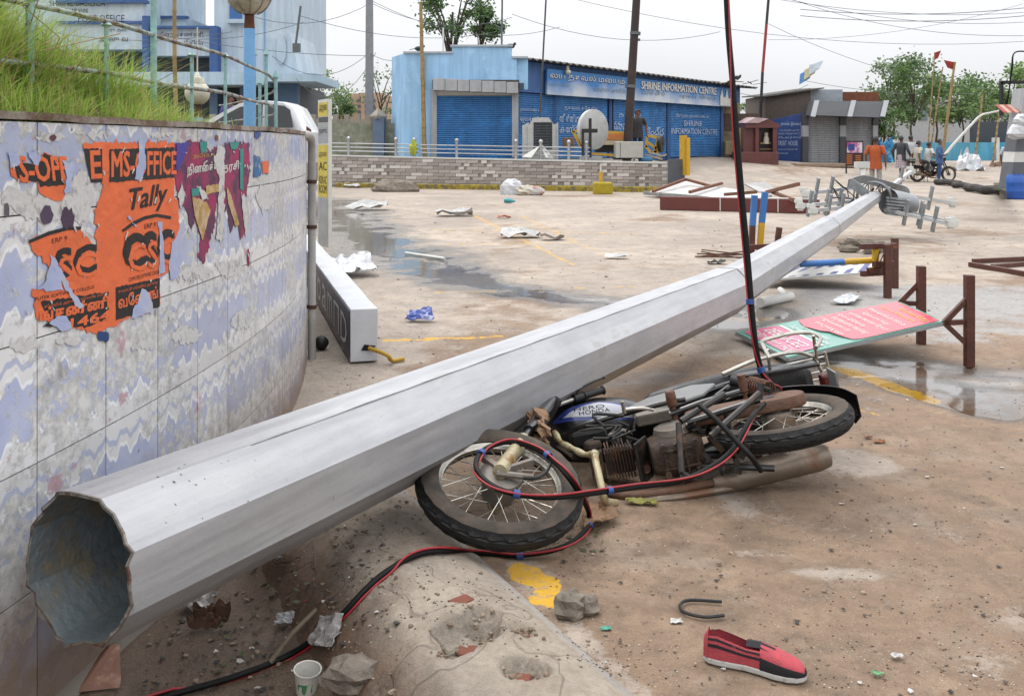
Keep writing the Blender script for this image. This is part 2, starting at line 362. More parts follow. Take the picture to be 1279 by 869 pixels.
    vor = B.N('ShaderNodeTexVoronoi', feature='DISTANCE_TO_EDGE'); wv = B.N('ShaderNodeVectorMath', operation='ADD'); l.new(g, wv.inputs[0])
    nv = B.N('ShaderNodeTexNoise'); nv.inputs['Scale'].default_value = 2.5; l.new(g, nv.inputs['Vector']); l.new(nv.outputs['Color'], wv.inputs[1]); l.new(wv.outputs[0], vor.inputs['Vector']); vor.inputs['Scale'].default_value = .55
    crack = B.math('MULTIPLY', B.rng(vor.outputs['Distance'], .008, .002), B.math('SUBTRACT', 1., mm)); base = B.mix(B.math('MULTIPLY', crack, .3), base, lin('42372f'))
    ye = B.math('ADD', yelA, B.math('ADD', B.math('MULTIPLY', B.math('SUBTRACT', B.noise(g, 9, 6, .65), .5), 1.5), B.math('MULTIPLY', B.math('SUBTRACT', fine, .5), .6))); worn = B.math('MULTIPLY', B.math('MULTIPLY', B.rng(ye, .5, .62), B.rng(yelA, .1, .3)), B.rng(B.noise(g, 30, 6, .7), .34, .5, .25, .95)); base = B.mix(worn, base, lin('c2951f'))
    w = B.math('ADD', wetA, B.math('MULTIPLY', B.math('SUBTRACT', mid, .5), .55)); damp = B.rng(w, .18, .5); pool = B.rng(w, .5, .72)
    base = B.mix(damp, base, B.mul(base, .5))
    l.new(base, b.inputs['Base Color'])
    rough = B.rng(mid, .3, .7, .72, .95); rough = B.math('SUBTRACT', rough, B.math('MULTIPLY', damp, .35)); rough = B.math('MULTIPLY', rough, B.rng(pool, 0, 1, 1, .16)); l.new(rough, b.inputs['Roughness'])
    hgt = B.math('ADD', B.math('MULTIPLY', mid, .5), B.math('ADD', B.math('MULTIPLY', fine, .35), B.math('MULTIPLY', grain, .16)))
    l.new(B.bump(hgt, B.rng(pool, 0, 1, .8, .012), .03), b.inputs['Normal'])
    me.materials.append(m); o = bpy.data.objects.new('ground', me); COL.objects.link(o); o['kind'] = 'structure'; return o
GROUND = build_ground()

# broken concrete shoulder between the road and the planter wall
HOLES = [(G(590, 790, .08), .085, .05), (G(604, 775, .08), .05, .03), (G(657, 852, .05), .055, .035), (G(572, 812, .08), .045, .03), (G(648, 795, .06), .04, .02), (G(470, 850, .02), .05, .03)]
def ramp_z(x, y):
    t = kerb_t(x, y); w = kerb_w(x, y)
    p = np.interp(t, [-.03, 0, .035, .09, .2, .33, .45, .58, .7], [-.04, .006, .034, .058, .09, .1, .075, -.02, -.2])
    z = p * 1.0 + .03 * (fbm(x * 4 + 3, y * 4) - .5) * sm(.03, .12, t) + .016 * (fbm(x * 22, y * 22, 4) - .5) * sm(.05, .12, t)
    for c, r, d in HOLES: z = z - d * sm(1.15, .75, np.hypot(x - c.x, y - c.y) / r + .9 * (fbm(x * 14, y * 14) - .5))
    return z - .16 * sm(-.55, -1.25, w)
def build_ramp():
    ws = np.arange(-1.3, 2.6, .014); ts = np.arange(-.03, .72, .0125); Wg, Tg = np.meshgrid(ws, ts)
    X = KA.x + KD.x * Wg + KN.x * Tg; Y = KA.y + KD.y * Wg + KN.y * Tg; Z = ramp_z(X, Y); r, c = X.shape
    me = bpy.data.meshes.new('concrete_ramp'); idx = np.arange(r * c).reshape(r, c); fs = np.stack([idx[:-1, :-1], idx[:-1, 1:], idx[1:, 1:], idx[1:, :-1]], -1).reshape(-1, 4)
    me.from_pydata(np.stack([X, Y, Z], -1).reshape(-1, 3).tolist(), [], fs.tolist()); me.polygons.foreach_set('use_smooth', [True] * len(me.polygons))
    rub = np.zeros(X.shape)
    for cc, rr, d in HOLES: rub = np.maximum(rub, sm(1.5, .8, np.hypot(X - cc.x, Y - cc.y) / rr + .9 * (fbm(X * 14, Y * 14) - .5)))
    at = me.color_attributes.new('cover', 'FLOAT_COLOR', 'POINT'); at.data.foreach_set('color', np.stack([rub, sm(.09, .03, Tg), sm(.4, .6, Tg), rub], -1).astype(np.float32).ravel())
    m, n, l, b = node_mat('ramp_mat'); B = NB(m.node_tree); g = B.N('ShaderNodeNewGeometry').outputs['Position']
    a = B.N('ShaderNodeAttribute', attribute_name='cover'); sp = B.N('ShaderNodeSeparateColor'); l.new(a.outputs['Color'], sp.inputs[0])
    mid = B.noise(g, 6, 8, .66); fine = B.noise(g, 45, 6, .7); gr = B.noise(g, 260, 3, .7)
    c = B.mix(B.rng(B.noise(g, 2.4, 6), .38, .62), lin('8a8073'), lin('9d9283')); c = B.mix(B.rng(mid, .46, .7), c, lin('736557')); c = B.mix(B.rng(sp.outputs[1], .2, .8, 0, .8), c, lin('8f8b86'))
    c = B.mix(B.rng(sp.outputs[2], .1, .9), c, lin('5f4a3a')); c = B.mix(B.math('MULTIPLY', sp.outputs[0], B.rng(fine, .4, .6)), c, lin('71685d'))
    c = B.mul(c, B.rng(fine, .3, .7, .78, 1.15)); c = B.mul(c, B.rng(mid, .35, .65, .82, 1.12)); c = B.mix(B.rng(gr, .4, .3, 0, .75), c, lin('40362e')); c = B.mix(B.rng(fine, .63, .74, 0, .6), c, lin('4d4036')); c = B.mix(B.rng(gr, .66, .78, 0, .45), c, lin('b5a898'))
    nv = B.N('ShaderNodeTexNoise'); nv.inputs['Scale'].default_value = 3; l.new(g, nv.inputs['Vector']); wv = B.N('ShaderNodeVectorMath', operation='ADD'); l.new(g, wv.inputs[0]); l.new(nv.outputs['Color'], wv.inputs[1])
    vor = B.N('ShaderNodeTexVoronoi', feature='DISTANCE_TO_EDGE'); vor.inputs['Scale'].default_value = 1.3; l.new(wv.outputs[0], vor.inputs['Vector']); cr = B.rng(vor.outputs['Distance'], .008, .002)
    c = B.mix(B.math('MULTIPLY', cr, .35), c, lin('3a3029')); l.new(c, b.inputs['Base Color']); l.new(B.rng(mid, .3, .7, .65, .95), b.inputs['Roughness'])
    h = B.math('ADD', B.math('MULTIPLY', mid, .6), B.math('ADD', B.math('MULTIPLY', fine, .4), B.math('MULTIPLY', gr, .15))); h = B.math('SUBTRACT', h, B.math('MULTIPLY', cr, .2)); l.new(B.bump(h, .7, .03), b.inputs['Normal'])
    me.materials.append(m); o = bpy.data.objects.new('concrete_ramp', me); COL.objects.link(o); o['kind'] = 'structure'; return o
RAMP = build_ramp()
def surf_z(x, y):
    t = kerb_t(x, y); w = kerb_w(x, y); z = tz(x, y)
    if 0 < t < .7 and w < 2.6: z = max(z, float(ramp_z(x, y)))
    return z

def GS(px, py, dz=0.):
    """photo pixel -> point on the near ground or shoulder surface, lifted by dz"""
    z = 0.
    for _ in range(8): g = G(px, py, z); z = .5 * z + .5 * (surf_z(g.x, g.y) + dz)
    return Vector((g.x, g.y, surf_z(g.x, g.y) + dz))
# raised terrace with tiled front wall
TL, TR = Vector((-15.0, 36.1)), Vector((4.78, 29.4)); TDIR = (TR - TL).normalized(); TN = Vector((TDIR.y, -TDIR.x))   # TN points to the camera
TL_len = (TR - TL).length
def tw(u, off=0): q = TL + TDIR * u + TN * off; return q
def wall_top(u): 
    x = tw(u).x; return 1.114 + (x + 7.07) / 11.85 * (.905 - 1.114)
M_conc = mat('pale_concrete', '8c8579', .85, var=.18, scale=2, col2='6d675c', amt=.4, bump=.3)
M_white = mat('white_paint', 'bdbdb8', .6, var=.08, col2='8f8c84', amt=.3, s2=5)
MB().prism([(-60, 52, -.3), (-60, 38, -.3), (tw(0, -.12).x, tw(0, -.12).y, -.3), (tw(TL_len - .02, -.12).x, tw(TL_len - .02, -.12).y, -.3), (4.7, 34, -.3), (4.6, 80, -.3), (-60, 80, -.3)][1:], (0, 0, 1.22)).build('terrace', M_conc, kind='structure')
def build_terrace_wall():
    t = root('terrace_wall', 'low terrace wall clad in grey and brown stone-look tiles with pale coping', 'wall', (tw(TL_len / 2).x, tw(TL_len / 2).y, 0))
    a0, a1 = tw(0), tw(TL_len); z0, z1 = wall_top(0) - .05, wall_top(TL_len) - .05; e = -TN * .13
    p = [(a0.x, a0.y, -.1), (a1.x, a1.y, -.1), (a1.x, a1.y, z1), (a0.x, a0.y, z0)]
    MB().prism(p, (e.x, e.y, 0)).build('core', mat('grout', '857f78', .9), t)
    c = MB(); b0, b1 = tw(-.02, .04), tw(TL_len + .03, .04); k = -TN * .3
    c.prism([(b0.x, b0.y, z0 + .003), (b1.x, b1.y, z1 + .003), (b1.x, b1.y, z1 + .05), (b0.x, b0.y, z0 + .05)], (k.x, k.y, 0)); c.build('coping', M_white, t)
    tm = [mat('tile_brown', '948b85', .5, var=.1, rnd=.1, bump=.1), mat('tile_grey', 'a39b95', .5, var=.1, rnd=.1, bump=.1), mat('tile_pale', 'bab5af', .45, var=.08, rnd=.06, bump=.1), mat('tile_dark', '867d78', .5, var=.1, rnd=.1, bump=.1)]
    rows = 8; R = Matrix((Vector((TDIR.x, TDIR.y, 0)), Vector((-TN.x, -TN.y, 0)), Vector((0, 0, 1)))).transposed()
    W_, H_ = .40, .104; me = []
    for m in tm: me.append(MB().box((0, 0, 0), (W_ - .014, .03, H_ - .012), R).mesh('tile', m))
    half = [MB().box((0, 0, 0), (W_ / 2 - .014, .036, H_ - .012), R).mesh('tile', m) for m in tm[2:3]]
    r = random.Random(4); u0 = TL_len - 12.0
    for j in range(rows):
        for i in range(30):
            u = u0 + (i + .5 + .5 * (j % 2)) * W_
            if u > TL_len - W_ * .45: u = TL_len - W_ * .25; mm = half[0]
            elif r.random() < .13: mm = half[0]
            else: mm = me[r.choices(range(4), (.42, .34, .08, .16))[0]]
            q = tw(u, .016); o = bpy.data.objects.new('tile', mm); COL.objects.link(o); o.parent = t
            zb = .06 + (wall_top(u) - .06 - .06) * (j + .5) / rows
            o.location = Vector((q.x, q.y, zb)) - ORG[t.name]; o.scale = (1, 1, (wall_top(u) - .12) / .83)
build_terrace_wall()
k = MB(); q0, q1 = tw(9.6, .4), tw(TL_len - .1, .4); k.prism([(q0.x, q0.y, -.1), (q1.x, q1.y, -.1), (q1.x, q1.y, .17), (q0.x, q0.y, .15)], (-TN.x * .3, -TN.y * .3, 0))
k.build('yellow_kerb', mat('kerb_yellow', '8f7d22', .85, var=.25, scale=5, col2='5b5440', amt=.47, s2=7, bump=.5), kind='structure', bevel=.03)
# ------------------------------------------------------------------ round planter: tiled wall, posters, grass, railing
PC, PR, PTOP = Vector((-12.03, 4.13)), 10.9, 1.497
def cyl(u, z, off=0.): a = u / PR; return Vector((PC.x + (PR + off) * math.cos(a), PC.y + (PR + off) * math.sin(a), z))
def on_wall(px, py):
    """photo pixel -> (arc length, height) on the curved wall"""
    d = Vector(((px - 640) / FPX, 1)); a = d.dot(d); b = -2 * d.dot(PC); c = PC.dot(PC) - PR * PR
    q = b * b - 4 * a * c; t = (-b - math.sqrt(max(q, 0))) / (2 * a); p = d * t
    return PR * math.atan2(p.y - PC.y, p.x - PC.x), EYE - (py - YH) / FPX * t
def wall_tile_mat():
    m, n, l, b = node_mat('wave_tile'); B = NB(m.node_tree)
    uv = B.N('ShaderNodeUVMap').outputs[0]; sx = B.N('ShaderNodeSeparateXYZ'); l.new(uv, sx.inputs[0]); u, z = sx.outputs[0], sx.outputs[1]
    ph = B.math('MULTIPLY', z, 2 * math.pi / .328)
    wv = B.math('ADD', B.math('MULTIPLY', B.math('SINE', B.math('MULTIPLY', u, 2 * math.pi / .105)), .36), B.math('MULTIPLY', B.math('SINE', B.math('MULTIPLY', u, 2 * math.pi / .041)), .13))
    s = B.math('SINE', B.math('ADD', ph, wv))
    blue = B.mix(B.rng(B.noise(uv, 9, 4), .3, .7), lin('979fbd'), lin('a9b0c4')); pale = B.mix(B.rng(B.noise(uv, 5, 5), .3, .7), lin('bdbebf'), lin('cdcdcd'))
    c = B.mix(B.rng(s, .12, .2), pale, blue); ln = B.math('MULTIPLY', B.rng(s, -.14, -.02), B.rng(s, .16, .05)); c = B.mix(ln, c, lin('d6d8db'))
    s3 = B.math('SINE', B.math('ADD', B.math('MULTIPLY', ph, 2), B.math('MULTIPLY', wv, 1.3))); c = B.mix(B.math('MULTIPLY', B.math('MULTIPLY', B.rng(s3, .9, .97), B.rng(s, .1, -.1)), .7), c, lin('8d98b8'))
    # weathered scraps of old paper
    cov = B.noise(uv, 2.1, 4, .55); sc = B.noise(uv, 19, 9, .74); scrap = B.rng(B.math('ADD', sc, B.math('MULTIPLY', cov, .75)), .875, .92)
    pap = B.mix(B.rng(B.noise(uv, 24, 6, .7), .4, .6), lin('c2c1be'), lin('a09f9d')); pap = B.mix(B.rng(B.noise(uv, 7, 3), .63, .67, 0, .8), pap, lin('a5818a')); c = B.mix(scrap, c, pap)
    c = B.mix(B.rng(B.noise(uv, 55, 5, .75), .63, .7, 0, .75), c, lin('4c4a4a')); c = B.mix(B.rng(B.noise(uv, 5.5, 8, .7), .6, .7, 0, .6), c, lin('6b665f'))
    c = B.mix(B.rng(B.noise(uv, 16, 2), .74, .77, 0, .8), c, lin('4c4557'))
    # mud splashed along the foot
    mud = B.rng(B.math('ADD', z, B.math('MULTIPLY', B.math('SUBTRACT', B.noise(uv, 4, 7, .65), .5), .5)), .42, .05); c = B.mix(B.math('MULTIPLY', mud, .9), c, lin('6d5846'))
    oi = B.N('ShaderNodeObjectInfo').outputs['Random']; c = B.mul(c, B.rng(oi, 0, 1, .9, 1.08)); l.new(c, b.inputs['Base Color']); rgh = B.rng(scrap, 0, 1, .28, .85); l.new(B.math('MAXIMUM', rgh, B.math('MULTIPLY', mud, .8)), b.inputs['Roughness'])
    l.new(B.bump(B.math('ADD', scrap, B.math('MULTIPLY', sc, .3)), .3, .006), b.inputs['Normal']); return m
def build_planter():
    t = root('planter_wall', 'curved planter wall of wave-patterned tiles covered in torn posters', 'wall', (PC.x + PR, PC.y, -.15))
    g = mat('tile_joint', '8d877e', .95); w = MB(); n = 90; vs = []; fs = []
    a0, a1 = -.75, 1.0
    for i in range(n + 1):
        u = (a0 + (a1 - a0) * i / n) * PR; vs += [cyl(u, -.25, -.014), cyl(u, PTOP - .02, -.014), cyl(u, PTOP - .02, -.25), cyl(u, -.25, -.25)]
    for i in range(n):
        b = i * 4; fs += [(b + j, b + 4 + j, b + 4 + (j + 1) % 4, b + (j + 1) % 4) for j in range(4)]
    w.add(vs, fs).build('core', g, t)
    c = MB(); vs = []; fs = []
    for i in range(n * 2 + 1):
        u = (a0 + (a1 - a0) * i / n / 2) * PR; e = .006 * (vnoise(i * .7, 3) - .5); vs += [cyl(u, PTOP - .012 + e, .006), cyl(u, PTOP + .008 + e, .006 + e), cyl(u, PTOP + .008, -.2), cyl(u, PTOP - .012, -.2)]
    for i in range(n * 2):
        b = i * 4; fs += [(b + j, b + 4 + j, b + 4 + (j + 1) % 4, b + (j + 1) % 4) for j in range(4)]
    c.add(vs, fs).build('coping', mat('rusty_cap', '8d857c', .8, col2='5f4a3c', amt=.5, s2=4, bump=.4), t)
    m = wall_tile_mat(); tw_, th = .328, .328; zs = [-.13, .258, .586, .914, 1.242, PTOP - .014]; zs[0] = -.07; r = random.Random(5)
    lo = -2.4; k0 = on_wall(47, 300)[0]; i0 = int(math.floor((lo - k0) / tw_))
    for i in range(i0, i0 + 22):
        ua, ub = k0 + i * tw_ + .0025, k0 + (i + 1) * tw_ - .0025
        for j in range(5):
            za, zb = zs[j] + .002, zs[j + 1] - .002; o = r.uniform(-.0004, .0004); q = MB(); S = 3; vs = []; fs = []
            for k in range(S + 1):
                u = ua + (ub - ua) * k / S; vs += [cyl(u, za, o), cyl(u, zb, o), cyl(u, za, -.013), cyl(u, zb, -.013)]
            for k in range(S): b = k * 4; fs += [(b, b + 4, b + 5, b + 1), (b + 2, b + 3, b + 7, b + 6), (b, b + 2, b + 6, b + 4), (b + 1, b + 5, b + 7, b + 3)]
            fs += [(0, 1, 3, 2), (S * 4, S * 4 + 2, S * 4 + 3, S * 4 + 1)]
            ob = q.add(vs, fs).build('tile', m, t); me = ob.data; uvl = me.uv_layers.new(name='UVMap')
            for lp in me.loops:
                p = me.vertices[lp.vertex_index].co + ORG[t.name]; uu = PR * math.atan2(p.y - PC.y, p.x - PC.x); uvl.data[lp.index].uv = (uu, p.z)
    return t
PLANTER = build_planter()

# --- posters
def ragged(pts, amp, step=.012, seed=1):
    """closed outline in wall coordinates with torn edges"""
    r = random.Random(seed); o = []; n = len(pts)
    for i in range(n):
        a = Vector(pts[i]); b = Vector(pts[(i + 1) % n]); k = max(1, int((b - a).length / step)); nv = Vector(((b - a).y, -(b - a).x)); nv = nv.normalized() if nv.length else nv
        for j in range(k): o.append(a.lerp(b, j / k) + nv * r.gauss(0, amp) * (1 if j else .3))
    return o
def wall_sheet(mb, outline, off):
    mb.cut()
    """triangulated sheet on the curved wall"""
    bm = bmesh.new(); vs = [bm.verts.new((p[0], p[1], 0)) for p in outline]
    try: f = bm.faces.new(vs)
    except ValueError: bm.free(); return
    bmesh.ops.triangulate(bm, faces=[f]); bm.verts.index_update()
    mb.add([cyl(v.co.x, v.co.y, off) for v in bm.verts], [tuple(v.index for v in f.verts) for f in bm.faces]); bm.free()
def pxs(pts): return [on_wall(*p) for p in pts]
def wall_text(mb, s, x0, y0, x1, y1, x2, y2, off, shear=0., bold=.0):
    """text in the wall box whose bottom-left, bottom-right and top-left photo pixels are given"""
    a = Vector(on_wall(x0, y0)); b = Vector(on_wall(x1, y1)) - a; c = Vector(on_wall(x2, y2)) - a; e = c.normalized() * b.length
    for vs, fs in text_words(s):
        mb.cut()
        for n, (dx, dy) in enumerate(BOLD if bold else BOLD[:1]): mb.add([cyl(*(a + b * (p[0] + shear * p[1] + dx * bold) + c * p[1] + e * (dy * bold)), off + n * .00008) for p in vs], fs)
M_or = mat('orange_paper', 'd06336', .75, var=.1, scale=14, col2='8f3d22', amt=.3, s2=20, bump=.25, bscale=30)
M_ink = mat('black_ink', '1a1413', .7, var=.2, scale=30, col2='3a2a24', amt=.32, s2=40)
M_torn = mat('torn_paper', 'bdbcba', .85, var=.16, scale=18, col2='949290', amt=.42, s2=18, bump=.15, bscale=60)
M_tornb = mat('torn_tile_blue', '9aa4c4', .4, var=.12, scale=12, col2='a7a9ad', amt=.4, s2=12)
def poster(label, out, seed, amp=.004): 
    p = root('poster', label, 'poster', cyl(*[sum(c) / len(out) for c in zip(*pxs(out))]))
    s = MB(); wall_sheet(s, ragged(pxs(out), amp, seed=seed), .0026); return p, s
def build_posters():
    # right orange sheet
    p, s = poster('bright orange bill reading MS-OFFICE over a Tally script and CSC logo', [(103, 179), (217, 178), (217, 245), (222, 252), (224, 285), (217, 300), (210, 340), (199, 345), (200, 380), (170, 392), (140, 408), (122, 415), (100, 408), (118, 330), (120, 300), (117, 262), (124, 250), (129, 232), (112, 215), (107, 195)], 2)
    s.build('sheet', M_or, p)
    k = MB()
    for box in ([(136, 187), (217, 184), (217, 222), (136, 228)], [(104, 186), (127, 186), (127, 228), (113, 228)], [(144, 359), (199, 347), (199, 383), (144, 400)]): wall_sheet(k, ragged(pxs(box), .001, seed=5), .0032)
    k.build('ink_panel', M_ink, p)
    x = MB()
    wall_text(x, 'MS-OFFICE', 138, 222, 219, 218, 138, 190, .0038, bold=0.012); wall_text(x, 'E', 113, 224, 125, 223, 111, 190, .0038, bold=0.12)
    wall_text(x, 'வேளாங்', 147, 386, 196, 372, 146, 370, .0038, bold=0.012); wall_text(x, 'காமாட்சி கோவில் அருகில்', 147, 367, 196, 355, 147, 362, .0038)
    x.build('orange_letters', M_or, p)
    y = MB(); wall_text(y, 'Tally', 155, 273, 204, 262, 155, 238, .0034, .12, bold=0.014); wall_text(y, 'Tally', 156, 272.4, 205, 261.4, 156, 237.4, .0035, .12); wall_text(y, 'ERP 9', 180, 286, 194, 283, 180, 280, .0034)
    wall_text(y, 'COMPUTER SOFTWARE COLLEGE', 160, 352, 199, 341, 160, 347, .0034)
    arc = [on_wall(a, b) for a, b in ((152, 287), (165, 277), (180, 270), (195, 267), (213, 270))]; arc2 = [on_wall(a, b) for a, b in ((213, 274), (195, 271), (180, 274.5), (166, 281.5), (153, 290))]; wall_sheet(y, arc + arc2, .0034)
    wall_text(y, 'CSC', 156, 338, 217, 326, 154, 298, .0034, bold=0.035); wall_text(y, 'CSC', 154, 337, 215, 325, 152, 296, .0034, bold=0.035); y.build('black_print', M_ink, p)
    z = MB(); wall_text(z, 'CSC', 160, 341, 217, 329, 159, 307, .0038, bold=0.012); z.build('orange_logo', M_or, p)
    w = MB()
    for i, q in enumerate(([(172, 176), (180, 176), (181, 210), (176, 226), (167, 224), (172, 200)], [(196, 276), (201, 276), (203, 300), (205, 340), (197, 345), (199, 310)], [(165, 386), (172, 372), (176, 360), (186, 366), (190, 388), (170, 396), (162, 400)], [(215, 300), (226, 318), (222, 345), (212, 350), (210, 330)], [(158, 271), (163, 272), (170, 283), (168, 284)])): wall_sheet(w, ragged(pxs(q), .003, seed=20 + i), .0046)
    w.build('torn_patch', M_tornb, p)
    # left orange sheet
    p, s = poster('tattered left orange bill with upper half ripped away and phone digits 464', [(35, 302), (48, 294), (94, 284), (100, 288), (112, 300), (118, 330), (118, 365), (135, 360), (136, 402), (118, 416), (90, 408), (60, 402), (45, 398), (40, 362), (62, 360), (58, 330), (46, 320)], 3)
    s.build('sheet', M_or, p); k = MB(); wall_sheet(k, ragged(pxs([(50, 377), (135, 364), (135, 397), (108, 408), (52, 408), (66, 398), (56, 390)]), .002, seed=6), .0032); k.build('ink_panel', M_ink, p)
    y = MB(); arc = [on_wall(a, b) for a, b in ((35, 300), (60, 289), (84, 283), (101, 283))]; arc2 = [on_wall(a, b) for a, b in ((100, 287), (84, 287.5), (60, 294), (36, 304))]; wall_sheet(y, arc + arc2, .0034)
    wall_text(y, 'ERP 9', 64, 304, 83, 300, 64, 298, .0034); wall_text(y, 'SC', 68, 350, 118, 340, 68, 314, .0034, bold=0.05); wall_text(y, 'PUTER SOFTWARE COLLEGE', 43, 376, 117, 360, 43, 371.5, .0034); y.build('black_print', M_ink, p)
    z = MB(); wall_text(z, 'SC', 73, 354, 119, 344, 72, 323, .0038, bold=0.018); wall_text(z, 'ங்கண்ணி', 48, 402, 134, 384, 48, 386, .0038, bold=0.014); wall_text(z, '1464', 86, 411, 135, 399, 87, 399, .0038, bold=0.02); wall_text(z, 'கோவில் அருகில், கோவில் ரோடு', 54, 386, 133, 369, 54, 381, .0038); z.build('orange_letters', M_or, p)
    w = MB()
    for i, q in enumerate(([(60, 318), (68, 322), (80, 345), (92, 368), (104, 382), (98, 386), (86, 370), (76, 352), (62, 330)], [(45, 362), (56, 350), (62, 330), (72, 345), (78, 362), (60, 363)], [(70, 395), (82, 394), (88, 410), (76, 414), (60, 404)])): wall_sheet(w, ragged(pxs(q), .003, seed=40 + i), .0046)
    w.build('torn_patch', M_tornb, p)
    # upper-left fragment
    p, s = poster('torn orange fragment showing only S-OFF in black block letters', [(12, 205), (22, 200), (46, 206), (55, 190), (70, 196), (78, 212), (82, 230), (80, 242), (77, 251), (60, 247), (48, 241), (48, 227), (30, 228), (14, 220)], 4)
    s.build('sheet', M_or, p); k = MB(); wall_sheet(k, ragged(pxs([(17, 204), (44, 205), (55, 191), (66, 198), (79, 220), (80, 231), (49, 234), (48, 227), (22, 224)]), .002, seed=7), .0032); k.build('ink_panel', M_ink, p)
    x = MB(); wall_text(x, 'S-OFF', 24, 228, 84, 226, 20, 196, .0038, bold=0.022); x.build('orange_letters', M_or, p)
    w = MB()
    for i, q in enumerate(([(34, 190), (44, 186), (50, 196), (46, 208), (38, 200)], [(8, 190), (20, 192), (24, 204), (12, 210)], [(76, 200), (92, 206), (88, 240), (80, 244), (82, 222)])): wall_sheet(w, ragged(pxs(q), .004, seed=60 + i), .0046)
    w.build('torn_patch', M_tornb, p)
    # purple film poster
    p, s = poster('shredded purple and magenta film poster with white Tamil lettering', [(219, 178), (243, 176), (258, 177), (262, 190), (272, 182), (292, 178), (311, 178), (312, 215), (308, 240), (306, 290), (300, 300), (296, 270), (287, 292), (284, 260), (276, 275), (270, 250), (268, 285), (262, 300), (255, 328), (247, 322), (250, 300), (244, 270), (238, 290), (232, 262), (222, 250), (218, 215)], 8, .006)
    s.build('sheet', mat('purple_paper', '4d2143', .6, var=.25, scale=16, col2='8c1a4c', amt=.5, s2=9), p)
    k = MB()
    for i, q in enumerate(([(219, 179), (236, 178), (228, 200), (222, 215), (219, 212)],)): wall_sheet(k, ragged(pxs(q), .002, seed=70 + i), .0048)
    k.build('blue_print', mat('violet_ink', '3a2f83', .6, var=.2), p); k = MB()
    for i, q in enumerate(([(248, 177), (258, 177), (258, 190), (250, 192)], [(286, 178), (298, 178), (296, 186), (288, 188)], [(299, 186), (303, 186), (303, 238), (299, 236)], [(238, 236), (248, 234), (248, 244), (239, 246)])): wall_sheet(k, ragged(pxs(q), .002, seed=80 + i), .0048)
    k.build('teal_print', mat('teal_ink', '22827a', .6, var=.2), p); k = MB()
    for i, q in enumerate(([(282, 232), (288, 245), (298, 280), (294, 284), (284, 255)], [(256, 232), (272, 230), (272, 240), (256, 242)], [(239, 246), (256, 252), (262, 262), (252, 300), (242, 270)])): wall_sheet(k, ragged(pxs(q), .002, seed=90 + i), .0049)
    k.build('gold_print', mat('gold_ink', 'a5843c', .6, var=.25, col2='b39a7c', amt=.5, s2=20), p)
    x = MB(); wall_text(x, 'நினைக்க', 233, 222, 271, 216, 233, 206, .0038, bold=0.01); wall_text(x, 'தரசி', 277, 219, 297, 215, 278, 204, .0038, bold=0.015); x.build('white_letters', M_white, p)
    x = MB(); wall_text(x, 'நடிப்பு', 241, 199, 267, 197, 241, 192, .0038); x.build('yellow_letters', mat('yellow_ink', 'b79a2c', .6), p)
    w = MB()
    for i, q in enumerate(([(272, 180), (280, 186), (279, 300), (270, 300), (273, 220), (266, 200)], [(300, 240), (310, 250), (307, 300), (303, 270)], [(226, 225), (230, 240), (226, 262), (221, 246)], [(244, 232), (254, 238), (260, 248), (252, 250)])): wall_sheet(w, ragged(pxs(q), .005, seed=100 + i), .0046)
    w.build('torn_patch', M_torn, p)
    # strip
    p, s = poster('small blue and orange scrap of bill pasted beyond the film poster', [(318, 193), (324, 196), (326, 205), (335, 203), (335, 217), (327, 217), (322, 222), (316, 220)], 9); s.build('sheet', mat('blue_scrap', '2c5c86', .7, var=.2, col2='a9a8a6', amt=.4, s2=20), p)
    k = MB(); wall_sheet(k, ragged(pxs([(327, 202), (335, 201), (335, 216), (328, 217)]), .001, seed=5), .0032); k.build('orange_print', M_or, p)
    # fine shreds and scuffs where the bills have been picked away
    r = random.Random(44); sh_ = MB()
    for i in range(80):
        x, y = (r.uniform(100, 222), r.uniform(182, 410)) if r.random() < .35 else ((r.uniform(14, 120), r.uniform(190, 412)) if r.random() < .5 else (r.uniform(218, 312), r.uniform(180, 320))); a, b = r.uniform(.4, 1.7), r.uniform(.8, 6); th = r.gauss(0, .35)
        out = [(x + a * math.cos(k / 6 * 6.283) * r.uniform(.5, 1.2) + math.sin(th) * b * math.sin(k / 6 * 6.283), y + b * math.sin(k / 6 * 6.283) * r.uniform(.6, 1.2)) for k in range(6)]; wall_sheet(sh_, ragged(pxs(out), .0012, .006, seed=600 + i), .0048 + .00001 * (i % 9))
    tag(sh_.build('paper_shreds', M_torn, kind='stuff'), 'tiny pale shreds and scuffs over the bills', 'paper')
    # anonymous leftover paper patches
    r = random.Random(12); pap = MB()
    spots = [(60, 262, 46, 20), (100, 250, 26, 30), (20, 250, 22, 16), (105, 232, 20, 22), (108, 300, 12, 14), (62, 172, 30, 6), (120, 168, 30, 5), (200, 168, 16, 5), (240, 340, 26, 10), (290, 335, 22, 12), (330, 250, 12, 18), (30, 430, 24, 10), (90, 425, 22, 8), (230, 420, 24, 14), (180, 430, 18, 8), (300, 400, 16, 16)]
    for i, (x, y, a, b) in enumerate(spots):
        out = [(x + a * math.cos(k / 7 * 6.283) * r.uniform(.6, 1.1), y + b * math.sin(k / 7 * 6.283) * r.uniform(.6, 1.1)) for k in range(7)]; wall_sheet(pap, ragged(pxs(out), .006, seed=200 + i), .0014 + .00003 * i)
    o = pap.build('paper_residue', M_torn, kind='stuff'); tag(o, 'grey pasted paper residue peeling between the posters', 'paper')
